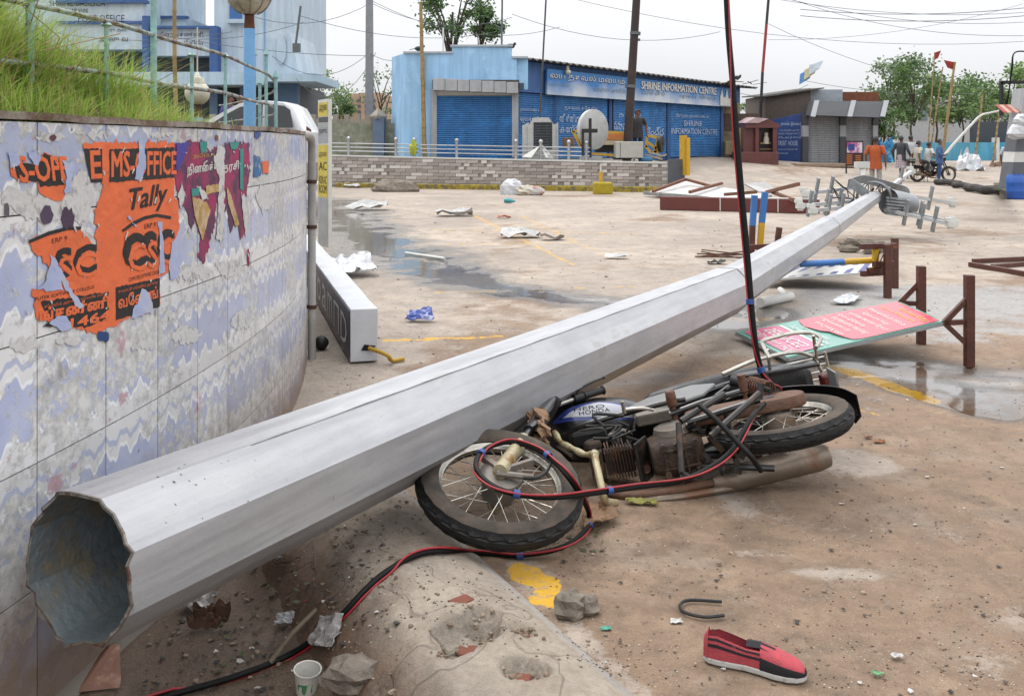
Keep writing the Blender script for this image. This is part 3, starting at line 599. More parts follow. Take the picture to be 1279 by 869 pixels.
    for i, (x, y, a, b, c) in enumerate(((58, 268, 8, 14, '4a3b52'), (84, 271, 11, 20, '463049'), (128, 420, 11, 7, '1f3d6e'), (8, 262, 6, 14, '57555a'), (310, 322, 2, 14, '8c1a4c'), (322, 168, 5, 6, '3d4f8a'), (270, 172, 3, 6, '7c4a38'), (66, 172, 5, 4, '5e3340'))):
        out = [(x + a * math.cos(k / 6 * 6.283 + i) * r.uniform(.6, 1.1), y + b * math.sin(k / 6 * 6.283 + i) * r.uniform(.6, 1.1)) for k in range(6)]; q = MB(); wall_sheet(q, ragged(pxs(out), .004, seed=300 + i), .0034)
        q.build('paper_scrap', mat('scrap%d' % i, c, .8, var=.3, col2='8d8a8c', amt=.35, s2=25), label=['mauve paper scrap above the arched black brush stroke', 'dark mauve paper triangle between the two orange bills', 'navy paper scrap under the orange bills', 'grey paper scrap left of the orange fragment', 'thin magenta sliver low beside the film poster', 'navy scrap stuck near the wall top past the film poster', 'brown scrap above the film poster', 'maroon scrap near the wall top above the orange fragment'][i], cat='paper scrap')
build_posters()

# --- drain pipe at the turn of the wall
ue = on_wall(386, 300)[0]
pp = MB(); base = cyl(ue, -.02, .035); pts = [cyl(ue - .5, PTOP - .01, -.03), cyl(ue - .22, PTOP - .012, .02), cyl(ue - .06, PTOP - .06, .034), cyl(ue, PTOP - .18, .035), cyl(ue, .7, .035), base]
p_ = root('drain_pipe', 'white painted drain pipe running down the end of the tiled planter wall', 'pipe', base); pp.tube(spline(pts[:4], 5) + pts[4:], .026, 10); pp.build('pipe', mat('pipe_white', '9b9994', .5, var=.15, col2='6f6a62', amt=.35, s2=6), p_, smooth=True)
cl = MB()
for z in (.35, .88, 1.18): cl.cut(); cl.lathe([(.028, -.012), (.034, -.012), (.034, .012), (.028, .012)], cyl(ue, z, .035), (0, 0, 1), 12)
cl.build('clamp', mat('rust_dark', '4b3327', .8, metal=.3), p_)

# --- soil and grass
def soil_z(x, y):
    ins = PR - np.hypot(x - PC.x, y - PC.y); 
    return PTOP - .03 + 1.05 * sm(3.95, 1.7, y + .35 * (fbm(x * 2, y * 2) - .5)) * sm(-.02, .95, ins) + .05 * fbm(x * 4, y * 4) * sm(0, .2, ins)
def build_soil():
    xs = np.linspace(-6.5, -.9, 80); ys = np.linspace(-2.5, 14, 140); vs = []; idx = {}; fs = []
    for j, y in enumerate(ys):
        for i, x in enumerate(xs):
            d = Vector((x - PC.x, y - PC.y)); k = min(1, (PR - .02) / d.length); X, Y = PC.x + d.x * k, PC.y + d.y * k; vs.append((X, Y, float(soil_z(X, Y))))
    for j in range(len(ys) - 1):
        for i in range(len(xs) - 1): a = j * len(xs) + i; fs.append((a, a + 1, a + 1 + len(xs), a + len(xs)))
    MB().add(vs, fs).build('planter_soil', mat('soil', '4a3d2c', .95, var=.3, col2='5d5a33', amt=.45, s2=8, bump=.6), kind='structure', smooth='all')
build_soil()
def grass_mat(name, c1, c2):
    m, n, l, b = node_mat(name); B = NB(m.node_tree); oi = B.N('ShaderNodeNewGeometry'); nz = B.noise(oi.outputs['Position'], 7, 3); ri = oi.outputs['Random Per Island']
    c = B.mix(B.rng(B.math('ADD', B.math('MULTIPLY', nz, .8), B.math('MULTIPLY', ri, .5)), .45, .85), lin(c1), lin(c2)); c = B.mix(B.rng(ri, .8, .84), c, lin('b3a374')); l.new(c, b.inputs['Base Color']); b.inputs['Roughness'].default_value = .55
    b.inputs['Specular IOR Level'].default_value = .3; tr = B.N('ShaderNodeBsdfTranslucent'); l.new(c, tr.inputs[0]); ms = B.N('ShaderNodeMixShader'); ms.inputs[0].default_value = .35; l.new(b.outputs[0], ms.inputs[1]); l.new(tr.outputs[0], ms.inputs[2]); l.new(ms.outputs[0], n['Material Output'].inputs[0]); return m
def build_grass():
    r = random.Random(9); vs = []; fs = []
    n = 0
    while n < 26000:
        y = r.uniform(1.5, 5.2); ins = .2 + abs(r.gauss(0, .6)) if r.random() < .86 else r.uniform(.02, .22)
        if ins > 2.2: continue
        a = math.asin((y - PC.y) / PR); rad = PR - ins; x = PC.x + rad * math.cos(a); dens = float(sm(3.95, 3.1, y + .9 * (vnoise(x * 3, y * 3) - .5)))
        if r.random() > dens + .008: continue
        if float(vnoise(x * 4.2 + 9, y * 4.2)) < .2: continue
        z = float(soil_z(x, y)); L = r.uniform(.1, .3) * (.45 + .55 * dens) * (1 if ins > .2 else .45); az = r.uniform(0, 6.283); tilt = abs(r.gauss(.2, .45)); wd = r.uniform(.0012, .0026)
        hx, hy = math.cos(az) + .35, math.sin(az) - .1; side = Vector((-math.sin(az), math.cos(az), 0)) * wd; p = Vector((x, y, z - .01)); b = len(vs); S = 3
        for k in range(S + 1):
            t = k / S; bend = tilt * t * t * 1.3 + tilt * t * .4; q = p + Vector((hx * bend * L, hy * bend * L, L * t * (1 - .35 * min(1, tilt) * t)))
            if k < S: vs += [q - side * (1 - t * .7), q + side * (1 - t * .7)]
            else: vs.append(q)
        for k in range(S - 1): fs.append((b + 2 * k, b + 2 * k + 1, b + 2 * k + 3, b + 2 * k + 2))
        fs.append((b + 2 * S - 2, b + 2 * S - 1, b + 2 * S)); n += 1
    me = bpy.data.meshes.new('grass'); me.from_pydata(vs, [], fs); me.materials.append(grass_mat('grass_mat', '7a9a3a', 'b3c968')); o = bpy.data.objects.new('grass', me); COL.objects.link(o)
    tag(o, 'long unmown green grass spilling over the planter rim', 'grass', kind='stuff')
build_grass()
def weeds():
    r = random.Random(31); w = MB(); d = MB()
    for i in range(170):
        y = r.uniform(1.9, 3.7); ins = .15 + abs(r.gauss(0, .5)); a = math.asin((y - PC.y) / PR); x = PC.x + (PR - ins) * math.cos(a); z = float(soil_z(x, y)); b = Vector((x, y, z)); h = r.uniform(.06, .22)
        if r.random() < .62:
            for k in range(r.randint(4, 8)):
                f = r.random(); p = b + Vector((r.gauss(0, .015), r.gauss(0, .015), h * f)); az = r.uniform(0, 6.28); L = r.uniform(.02, .045); dv_ = Vector((math.cos(az), math.sin(az), r.uniform(-.2, .5))) * L; sd = Vector((-math.sin(az), math.cos(az), 0)) * L * .3; w.add([p, p + dv_ * .5 + sd, p + dv_, p + dv_ * .5 - sd], [(0, 1, 2, 3)])
        else: d.tube([b, b + Vector((r.gauss(0, .05), r.gauss(0, .05), h)), b + Vector((r.gauss(0, .12), r.gauss(0, .12), h * 1.5))], .0018, 4)
    w.build('weed_leaves', grass_mat('weed_mat', '3f5f24', '6f8f3c'), kind='stuff'); d.build('dead_stalks', mat('straw', '8f7d55', .8, var=.25, scale=30), kind='stuff')
weeds()

# --- railing on the planter rim
M_teal = mat('teal_rail', '7fa3a3', .5, var=.15, scale=20, col2='5a4636', amt=.36, s2=26, bump=.3)
M_rail = mat('worn_rail', '86938f', .5, var=.2, scale=20, col2='50382a', amt=.5, s2=22, bump=.4)
def build_railing():
    t = root('railing', 'low curved teal pipe railing with flaking paint along the planter rim', 'railing', cyl(0, PTOP, -.1))
    for z in (1.835, 1.66):
        MB().tube([cyl(u, z + .004 * math.sin(u * 5), -.2) for u in np.linspace(-3.5, 6.2, 90)], .0085, 8).build('rail', M_rail, t, smooth=True)
    for px in (118, 205, 258, 300, 336):
        u = on_wall(px, 150)[0]; h = {258: 2.12, 118: 1.85, 205: 1.83, 300: 1.80, 336: 1.84}[px]
        q = MB().tube([cyl(u, 1.45, -.2), cyl(u, h, -.2)], .0125 if px in (118, 258) else .008, 8); q.lathe([(.017, 0), (.026, .008), (.022, .02), (.012, .03), (.018, .042), (.004, .06)] if px == 258 else [(.012, 0), (.02, .006), (.004, .02)], cyl(u, h - .01, -.2), (0, 0, 1), 10); q.build('post', M_teal, t, smooth=True)
    for i, (px, d, h) in enumerate(((318, 5.9, 1.98), (325, 6.6, 1.85), (333, 6.3, 2.02), (345, 5.75, 1.83))):
        p = P(px, 160, d); q = MB().tube([(p.x, p.y, 1.44), (p.x, p.y, h)], .011, 8); q.lathe([(.012, 0), (.02, .006), (.004, .05)], (p.x, p.y, h - .01), (0, 0, 1), 8); q.build('post', M_teal, t, smooth=True)
build_railing()
M_blue_post = mat('sky_blue_paint', '6ba0cf', .5, var=.1, col2='527fa8', amt=.35, s2=10)
M_glass_globe = mat('frosted_globe', 'b9b5a4', .25, var=.12, scale=8, col2='8b8573', amt=.42, s2=6, bump=.05)
M_rust = mat('rust', '5b3521', .85, var=.3, scale=14, col2='38221a', amt=.5, s2=10, bump=.5)
def lamp(label, px, d, r, ztop, globe_r, shade):
    b = P(px, 150, d); t = root('garden_lamp', label, 'lamp', (b.x, b.y, 1.44)); z0 = ztop
    MB().tube([(b.x, b.y, 1.44), (b.x, b.y, z0)], r, 14).build('post', M_blue_post, t, smooth=True)
    MB().lathe([(r * .9, 0), (r * .95, 0), (r * .8, .09), (r * 1.05, .1), (r * .2, .1)], (b.x, b.y, z0 - .005), (0, 0, 1), 14).build('socket', M_rust, t, smooth=True)
    g = MB(); g.lathe([(globe_r * math.sin(a) * 1.0 + .001, -globe_r * math.cos(a)) for a in np.linspace(.25, 2.9, 16)], (b.x, b.y, z0 + .08 + globe_r), (0, 0, 1), 24); gl = g.build('globe', M_glass_globe, t, smooth='all')
    if shade:
        c = Vector((b.x + globe_r * .9, b.y - .02, z0 + .1 + globe_r * 1.5)); ax = Vector((.55, -.1, .55))
        MB().lathe([(.002, .05), (globe_r * .9, .035), (globe_r * 1.25, 0), (globe_r * 1.2, -.01), (globe_r * .85, .02), (.002, .035)], c, ax, 28).build('shade', mat('brown_shade', '6d5f54', .45, metal=.5, col2='4b3a30', amt=.4, s2=5), t, smooth=True)
        k = MB()
        for i in range(10):
            a = i / 10 * 6.283; k.tube([(b.x + (globe_r + .004) * math.sin(h) * math.cos(a), b.y + (globe_r + .004) * math.sin(h) * math.sin(a), z0 + .08 + globe_r - (globe_r + .004) * math.cos(h)) for h in np.linspace(.35, 1.9, 7)], .0022, 5)
        k.build('cage', mat('cage_wire', '8a8a86', .4, metal=.6), t)
    else:
        k = MB(); k.lathe([(globe_r * .62, globe_r * .78), (globe_r * .66, globe_r * .8), (globe_r * .5, globe_r * 1.3), (globe_r * .25, globe_r * 1.36), (globe_r * .12, globe_r * 1.7), (.003, globe_r * 1.75)], (b.x, b.y, z0 + .08 + globe_r), (0, 0, 1), 18); k.tube([(b.x, b.y, z0 + .08 + globe_r * 2.6), (b.x, b.y, z0 + .08 + globe_r * 2.6 + .3)], .005, 6); k.build('finial', M_glass_globe, t, smooth=True)
lamp('caged globe lamp under a tilted brown metal shade on a thick sky-blue post', 312, 5.6, .033, 2.1, .132, True)
lamp('small frosted globe lamp with capped finial behind the teal railing', 247, 6.2, .032, 1.6, .078, False)
b_ = P(219, 150, 6.6)
bamboo = mat('bamboo', '8a744a', .6, var=.2, scale=12, col2='5f4a26', amt=.35, s2=9)
def bamboo_pole(label, a, b, r=.02, group=None):
    m = MB(); a = Vector(a); b = Vector(b); n = max(4, int((b - a).length / .28)); pts = []; rs = []
    for i in range(n + 1):
        c = a.lerp(b, i / n); tp = 1 - .35 * i / n; w = Vector((.006 * math.sin(i * 1.7), .006 * math.cos(i * 2.1), 0))
        for dz, k in ((-.012, 1), (0, 1.22), (.012, 1)): pts.append(c + w + (b - a).normalized() * dz); rs.append(r * tp * k)
    m.tube(pts, rs, 8); return m.build('bamboo_pole', bamboo, label=label, cat='pole', smooth=True, group=group)
bamboo_pole('ochre bamboo pole standing behind the grassy planter rim', (b_.x, b_.y, 1.4), (b_.x + .0, b_.y, 3.6), .016)
# ------------------------------------------------------------------ fallen light mast
M_mast = mat('silver_mast_paint', '9fa0a3', .4, metal=.3, var=.07, scale=5, col2='8d8984', amt=.27, s2=11, bump=.06, bscale=30)
M_galv = mat('galvanised', '8d9194', .45, metal=.55, var=.15, scale=9, col2='6a6c6c', amt=.4, s2=6, bump=.1)
M_galv_d = mat('galvanised_dark', '5d6163', .5, metal=.5, var=.2, scale=9, bump=.1)
def mast_paint():
    m, n, l, b = node_mat('silver_mast'); B = NB(m.node_tree); g = B.N('ShaderNodeNewGeometry').outputs['Position']
    def dot(v): x = B.N('ShaderNodeVectorMath', operation='DOT_PRODUCT'); l.new(g, x.inputs[0]); x.inputs[1].default_value = v; return x.outputs['Value']
    cx = B.N('ShaderNodeCombineXYZ')
    for i, (v, k) in enumerate((((.477, .879, 0), 1.1), ((.879, -.477, 0), 16.), ((0, 0, 1), 16.))): l.new(B.math('MULTIPLY', dot(v), k), cx.inputs[i])
    stk = B.noise(cx.outputs[0], 1., 7, .62); blot = B.noise(g, 3.2, 6, .6); fine = B.noise(g, 42, 5, .7); spk = B.noise(g, 120, 3, .7)
    c = B.mix(B.rng(stk, .36, .64), lin('97989b'), lin('acadaf')); c = B.mul(c, B.rng(blot, .34, .66, .9, 1.06)); c = B.mix(B.rng(B.math('ADD', B.math('MULTIPLY', stk, .5), B.math('MULTIPLY', blot, .6)), .62, .7, 0, .45), c, lin('7b756d'))
    c = B.mix(B.rng(fine, .64, .72, 0, .5), c, lin('6f6a64')); c = B.mix(B.rng(spk, .7, .78, 0, .7), c, lin('57514b'))
    nz = B.N('ShaderNodeSeparateXYZ'); l.new(g, nz.inputs[0]); mud = B.rng(B.math('ADD', nz.outputs[2], B.math('MULTIPLY', B.math('SUBTRACT', blot, .5), .3)), .3, .18, 0, .45); c = B.mix(mud, c, lin('7d6a5a'))  # brown tint that strengthens towards the underside of the pole
    l.new(c, b.inputs['Base Color']); b.inputs['Metallic'].default_value = .28; l.new(B.rng(stk, .3, .7, .34, .5), b.inputs['Roughness']); l.new(B.bump(B.math('ADD', B.math('MULTIPLY', blot, .8), B.math('MULTIPLY', fine, .12)), .22, .03), b.inputs['Normal']); return m
M_mast = mast_paint()
MAST = [Vector((-1.04, 2.30, .405)), Vector((1.62, 7.2, .335)), Vector((3.62, 11.0, .47)), P(1092, 247, 14.6)]
def oct_ring(c, ax, r, sub=6, jag=None, dent=None):
    ax = ax.normalized(); side = ax.cross(Vector((0, 0, 1))).normalized(); up = side.cross(ax); o = []
    for i in range(8):
        a0 = math.radians(22.5 + 45 * i); a1 = a0 + math.pi / 4; p0 = Vector((math.cos(a0), math.sin(a0))); p1 = Vector((math.cos(a1), math.sin(a1)))
        for k in range(sub):
            q = p0.lerp(p1, k / sub) * r; j = i * sub + k; q = q * (1 + (dent(j) if dent else 0)); o.append(c + side * q.x + up * q.y + ax * (jag(j) if jag else 0))
    return o
def build_mast():
    t = root('light_mast', 'fallen silver octagonal high-mast lamp pole snapped off at its base', 'light mast', (MAST[0].x, MAST[0].y, 0))
    r = random.Random(2); jag = [r.gauss(0, .0035) + .004 * math.sin(j * .5) for j in range(48)]; 
    for j in (33, 34, 35, 36): jag[j] += .03
    dent = lambda j: .03 * math.sin(j / 48 * 6.283 * 2 + .6) + .035 * math.sin(math.pi * (j % 6) / 6)
    ax = (MAST[1] - MAST[0]).normalized(); L = (MAST[1] - MAST[0]).length
    out = [oct_ring(MAST[0] + ax * d, ax, .192 - .002 * d, jag=(lambda j: jag[j]) if d == 0 else None, dent=(lambda j, d=d: dent(j) * max(0, 1 - d / .8))) for d in (0, .04, .12, .3, .6, 1, 2, 3.5, L)]
    MB().loft(out, cap=False).build('pole_section', M_mast, t)
    inn = [oct_ring(MAST[0] + ax * d, ax, .185 - .002 * d, jag=(lambda j: jag[j]) if d == 0 else None, dent=(lambda j, d=d: dent(j) * max(0, 1 - d / .8))) for d in (0, .04, .12, .3, .6, 1, 1.6)]
    ii = MB().loft(inn, cap=False); ii.add(inn[-1], [tuple(range(48))]); ii.build('inner_wall', mat('galvanised_inside', '737c80', .5, metal=.2, var=.25, scale=7, col2='7c7360', amt=.45, s2=6, bump=.3), t)
    rim = MB(); rim.add(out[0] + inn[0], [(j, (j + 1) % 48, 48 + (j + 1) % 48, 48 + j) for j in range(48)])
    lip = [c + ax * .005 + (c - MAST[0]).normalized() * .0012 for c in out[0]]; lo = [c - ax * .001 + (c - MAST[0]).normalized() * .0012 for c in out[0]]
    rim.add(lip + lo, [(j, (j + 1) % 48, 48 + (j + 1) % 48, 48 + j) for j in range(48)]); rim.build('torn_rim', mat('rust_rim', '77716a', .7, var=.3, scale=30, col2='5a4030', amt=.45, s2=25, bump=.5), t)
    for a, b, r0, r1 in ((MAST[1], MAST[2], .168, .14), (MAST[2], MAST[3], .132, .105)):
        v = (b - a).normalized(); MB().loft([oct_ring(a - v * .04, v, r0, 1), oct_ring(a.lerp(b, .5), v, (r0 + r1) / 2, 1), oct_ring(b + v * .1, v, r1, 1)]).build('pole_section', M_mast, t)
    for a, b, r0 in ((MAST[0], MAST[1], .1835), (MAST[1], MAST[2], .1415)):
        v = (b - a).normalized(); m = MB(); c = b - v * .012
        m.loft([oct_ring(c - v * .006, v, r0 + .001, 1), oct_ring(c + v * .008, v, r0 + .001, 1)], cap=False); m.build('joint_seam', mat('seam_dark', '3d3b38', .7), t)
    s = ax.cross(Vector((0, 0, 1))).normalized(); u = s.cross(ax)
    wd_ = MB(); q0 = [oct_ring(MAST[0] + ax * d_, ax, (.192 - .002 * d_) * 1.002, 1)[1] for d_ in np.linspace(.5, L - .02, 40)]; wd_.tube([p + Vector((0, 0, .0015 * math.sin(i_ * 1.9))) for i_, p in enumerate(q0)], .0028, 5); wd_.build('weld_seam', M_galv, t)
    # scuffs near the break
    sc = MB()
    for i in range(18):
        d = .12 + abs(r.gauss(.14, .12)); a = math.radians(r.choice((52, 60, 80, 30)) + r.gauss(0, 6)); rr = (.192 - .002 * d) * math.cos(math.pi / 8) / max(.92, math.cos(((a - math.pi / 4 * round(a / (math.pi / 4)))))) * 1.004
        rr *= 1 + dent(int((math.degrees(a) - 22.5) / 45 * 6) % 48) * max(0, 1 - d / .8)
        c = MAST[0] + ax * d + (s * math.cos(a) + u * math.sin(a)) * rr; tv = (u * math.cos(a) - s * math.sin(a)); w = r.uniform(.0006, .002); l_ = r.uniform(.002, .008)
        sc.add([c, c + ax * w * 2, c + ax * w + tv * l_, c - ax * w + tv * l_], [(0, 1, 2, 3)])
    sc.build('scuffs', mat('scuff', '544a42', .8), t)
    # lantern carriage and lamp arms at the head
    hd = MAST[3]; R_ = MB()
    def band(pts, w, th=.012, up=Vector((0, 0, 1))):
        k = len(pts); vs = []; fs = []
        for p in pts: vs += [p + up * w, p - up * w]
        for i in range(k - 1): fs.append((2 * i, 2 * i + 1, 2 * i + 3, 2 * i + 2))
        b = MB().add(vs, fs); return b
    hax = (MAST[3] - MAST[2]).normalized(); hs = hax.cross(Vector((0, 0, 1))).normalized(); hu = hs.cross(hax)
    def solid(b, name, m):
        o = b.build(name, m, t); md = o.modifiers.new('thick', 'SOLIDIFY'); md.thickness = .014; md.offset = 0; return o
    ring = [hd + hs * math.cos(a) * .24 + hu * (math.sin(a) * .22 + .02) for a in np.linspace(-.6, 3.6, 24)]; solid(band(ring, .1, up=hax), 'collar_band', M_galv_d)
    tail = [hd + hs * -.22 + hu * -.06 + hax * 0, hd + hs * -.42 + hu * .0, hd + hs * -.7 + hu * -.04, hd + hs * -.62 + hu * -.1]; solid(band(spline(tail, 5), .08, up=hax), 'collar_band', M_galv_d)
    big = [P(*q) for q in ((1060, 229, 14.4), (1078, 224, 14.9), (1100, 229, 15.3), (1118, 234, 15.4), (1134, 240, 15.2), (1136, 254, 14.9), (1128, 266, 14.5))]; solid(band(spline(big, 5), .075, up=Vector((0, -.5, .86))), 'carriage_ring', M_galv)
    big2 = [P(*q) for q in ((1062, 228, 14.3), (1074, 236, 14.2), (1084, 244, 14.2))]; solid(band(spline(big2, 4), .07, up=Vector((.3, -.3, .9))), 'carriage_ring', M_galv)
    cyl_ = MB(); a, b = P(1110, 252, 14.7), P(1138, 256, 14.9); cyl_.tube([a, b], [.2, .17], 14, cap=False); 
    for i in range(6): cyl_.bar(P(1108, 247 + 4 * i, 14.4), P(1135, 250 + 4 * i, 14.6), .03)
    cyl_.build('motor_housing', M_galv, t, smooth=True)
    arms = [((1006, 242, 14.4), (1062, 235, 14.6), (1022, 1040)), ((1000, 257, 13.9), (1075, 251, 14.5), (1013, 1034, 1050)), ((1016, 263, 13.5), (1078, 257, 14.3), (1036, 1052)), ((1139, 214, 17.6), (1108, 237, 15.2), (1124,)), ((1190, 254, 15.6), (1132, 244, 15.0), (1160,)), ((1188, 280, 13.9), (1106, 262, 14.6), (1130, 1150, 1166)), ((1192, 278, 14.3), (1120, 262, 14.9), (1148,))]
    for (e, s0, br) in arms:
        A, B_ = P(*e), P(*s0); z0 = tz(A.x, A.y)
        if A.z < z0 + .06: A.z = z0 + .06
        arm = MB().bar(A, B_, .055, .05).build('lamp_arm', mat('white_galv', 'b4b6b8', .45, metal=.25, var=.12), t)
        v = (B_ - A).normalized(); e2 = MB(); e2.box(A, (.11, .1, .08)); e2.box(A + Vector((-.02, .02, .065)), (.1, .08, .05)); e2.box(A - Vector((0, 0, .05)), (.07, .07, .04)); e2.build('lamp_box', M_white, arm)
        for px in br:
            k = (px - e[0]) / (s0[0] - e[0]); c = A.lerp(B_, k); up = Vector((.12, -.2, 1)).normalized(); q = MB(); q.bar(c - up * .17 - v * .03, c + up * .22 - v * .03, .035, .07); q.build('bracket', M_galv, arm)
    w = MB(); r = random.Random(8)
    for i in range(9):
        a = P(r.uniform(1050, 1100), r.uniform(230, 255), 14.3 + r.random() * .4); w.tube(spline([a, a + Vector((r.uniform(-.25, .1), -.1, r.uniform(.05, .25))), a + Vector((r.uniform(-.5, .2), -.2, r.uniform(-.3, .1)))], 5), .008, 5)
    w.build('loose_wiring', mat('black_rubber', '141414', .6, var=.2), t)
    st = MB(); st.bar(P(1080, 238, 15.4), P(1077, 208, 15.6), .07, .07); st.box(P(1077, 206, 15.6), (.2, .16, .1)); st.build('lamp_arm', M_white, t)
    return t
build_mast()

# ------------------------------------------------------------------ fallen light-box sign
def build_lightbox():
    a = G(438, 455); d = Vector((-1.44, 4.9, 0)).normalized(); rt = Vector((d.y, -d.x, 0)); W_, H_, L = .18, .345, 5.4
    t = root('lightbox_sign', 'toppled long light-box sign with white vinyl sides and navy lettered face', 'sign', a); c = a + Vector((0, 0, .012))
    m = MB(); n = 14; rs = []
    r = random.Random(3)
    for i in range(n + 1):
        p = c + d * L * i / n; b = [r.uniform(-.003, .003) for _ in range(4)]; rs.append([p, p + rt * (W_ + b[0]), p + rt * (W_ + b[1]) + Vector((0, 0, H_ + b[2])), p + Vector((0, 0, H_ + b[3]))])
    m.loft(rs); m.build('vinyl_skin', mat('white_vinyl', 'b9bcc0', .35, var=.08, scale=7, col2='8f8f90', amt=.28, s2=4, bump=.35, bscale=6), t, bevel=.006)
    f = MB(); f.prism([c + d * .01 - rt * .004 + Vector((0, 0, .02)), c + d * (L - .01) - rt * .004 + Vector((0, 0, .02)), c + d * (L - .01) - rt * .004 + Vector((0, 0, H_ - .015)), c + d * .01 - rt * .004 + Vector((0, 0, H_ - .015))], -rt * .003); f.build('navy_face', mat('navy_print', '23243c', .35, var=.2), t)
    x = MB(); o = c - rt * .0095
    for i, s in enumerate('DПmaoDs'):
        k = .12 + i * .47; text_on(x, s, o + d * (k + .36) + Vector((0, 0, .07)), -d * .36, (0, 0, .2))
    x.build('white_letters', M_white, t)
    e = MB(); q = c - d * .003; e.prism([q + rt * .07 + Vector((0, 0, .075)), q + rt * .14 + Vector((0, 0, .07)), q + rt * .165 + Vector((0, 0, .1)), q + rt * .09 + Vector((0, 0, .112))], -d * .004); e.build('torn_hole', mat('hole_black', '0b0a0a', .9), t)
    w = MB(); s0 = q + rt * .12 + Vector((0, 0, .09)) - d * .01; pts = [s0, s0 - d * .1 + rt * .1 + Vector((0, 0, -.03)), G(490, 450, .02), G(505, 448, .02)]; w.tube(spline(pts, 6), .014, 8); w.build('yellow_conduit', mat('yellow_plastic', 'a07e1e', .5, var=.15), t, smooth=True)
    b = MB(); b.ball(G(402, 428, .05), .05, 14, 9, .06); b.build('black_ball', mat('black_rubber', '141414'), label='small black rubber float lying beside the light-box sign', cat='ball', smooth=True)
build_lightbox()

# ------------------------------------------------------------------ tipped barricades
M_brown = mat('brown_painted_steel', '4a261b', .5, var=.2, scale=10, col2='6b3a22', amt=.36, s2=14, bump=.2)
M_yel = mat('yellow_paint', 'b58e1c', .5, var=.15, col2='7a5a22', amt=.3, s2=9)
M_blu = mat('blue_paint', '2f64a0', .5, var=.15, col2='24415f', amt=.32, s2=9)
def bil(A, B, C, D):
    """corner order: A near-left, B far-left, C far-right, D near-right; a along, b across"""
    return lambda a, b: (A.lerp(D, a)).lerp(B.lerp(C, a), b)
def red_barricade():
    A, B, C, D = G(985, 450, .035), G(920, 418, .035), G(1125, 380, .27), G(1180, 405, .27); f = bil(A, B, C, D); n = (D - A).cross(B - A).normalized()
    if n.z < 0: n = -n
    p1, p2 = G(1211, 458), G(1151, 430)
    t = root('barricade', 'tipped barricade with pink and green advertising board and brown angle feet', 'barricade', (p1.x, p1.y, 0), 'tipped barricades')
    def sheet(mb, poly, h): 
        bm = bmesh.new(); vs = [bm.verts.new(f(a, b) + n * h) for a, b in poly]; ff = bm.faces.new(vs); bmesh.ops.triangulate(bm, faces=[ff]); bm.verts.index_update(); mb.add([v.co.copy() for v in bm.verts], [tuple(v.index for v in q.verts) for q in bm.faces]); bm.free()
    MB().prism([A, D, C, B], n * .022).build('board', mat('green_print', '5f9084', .16, var=.12, scale=4), t)
    e = MB()
    for u, v in ((A, D), (B, C), (A, B), (D, C)): e.bar(u + n * .004, v + n * .004, .016, .02)
    e.build('edge_frame', mat('alu_edge', '8f9294', .4, metal=.4), t)
    def rr(a0, a1, b0, b1, r=.05): 
        o = []
        for ca, cb, s in ((a0 + r, b0 + r, math.pi), (a1 - r, b0 + r, 1.5 * math.pi), (a1 - r, b1 - r, 0), (a0 + r, b1 - r, .5 * math.pi)):
            for k in range(5): o.append((ca + r * math.cos(s + k / 4 * math.pi / 2), cb + r * math.sin(s + k / 4 * math.pi / 2)))
        return o
    k = MB(); sheet(k, [(.38, .5), (.35, .75), (.38, .985), (.985, .985), (.985, .03), (.9, .02), (.5, .02), (.44, .06), (.42, .25), (.41, .42)], .0255); k.build('pink_panel', mat('pink_print', 'bf4854', .16, var=.08), t)
    k = MB(); sheet(k, rr(.03, .24, .05, .95), .0255); k.build('rose_panel', mat('rose_print', 'b8607c', .16, var=.1), t)
    k = MB(); sheet(k, [(.245, .08), (.262, .08), (.262, .92), (.245, .92)], .0255); k.build('white_line', M_white, t)
    x = MB()
    rowx = lambda s, a0, a1, b0, b1: text_on(x, s, f(a0, b1) + n * .0275, f(a0, b0) - f(a0, b1), f(a1, b1) - f(a0, b1))
    for s, a0, a1, b0, b1 in (('நற்செய்தி', .045, .11, .12, .88), ('SERVICES', .13, .2, .14, .86), ('ஆரோக்கிய மாதா', .275, .315, .06, .94), ('அன்னை', .325, .345, .2, .75), ('வேளை', .42, .45, .25, .8), ('பேராலயம்', .48, .52, .3, .9), ('வேளாங்கண்ணி', .53, .57, .12, .85), ('திருத்தலம்', .59, .63, .35, .92), ('காலை மாலை நேரம்', .65, .695, .08, .9), ('திருப்பலி', .71, .75, .25, .8), ('அனைவரும் வருக', .77, .815, .1, .92)): rowx(s, a1, a0, b0, b1)
    x.build('white_letters', M_white, t); x = MB()
    for s, a0, a1, b0, b1 in (('அன்புடன் அழைக்கிறோம்', .85, .885, .15, .9), ('நன்றி', .905, .945, .1, .7)): rowx(s, a1, a0, b0, b1)
    x.build('yellow_letters', mat('yellow_ink', 'b79a2c'), t)
    for p, cr, pxy in ((p1, D, 1), (p2, C, 0)):
        top = Vector((p.x, p.y, .59 if pxy else .56)); q = MB(); q.bar((p.x, p.y, 0), top, .055); q.build('foot_bar', M_brown, t, bevel=.004)
        c = cr + n * .01; b = MB(); b.bar(c, (p.x, p.y, .29), .032); b.bar(c, (p.x, p.y, .45), .032, .03)
        if pxy: b.bar(c, (p.x, p.y, .13), .032, .03)
        b.build('brace', M_brown, t)
    return t
red_barricade()
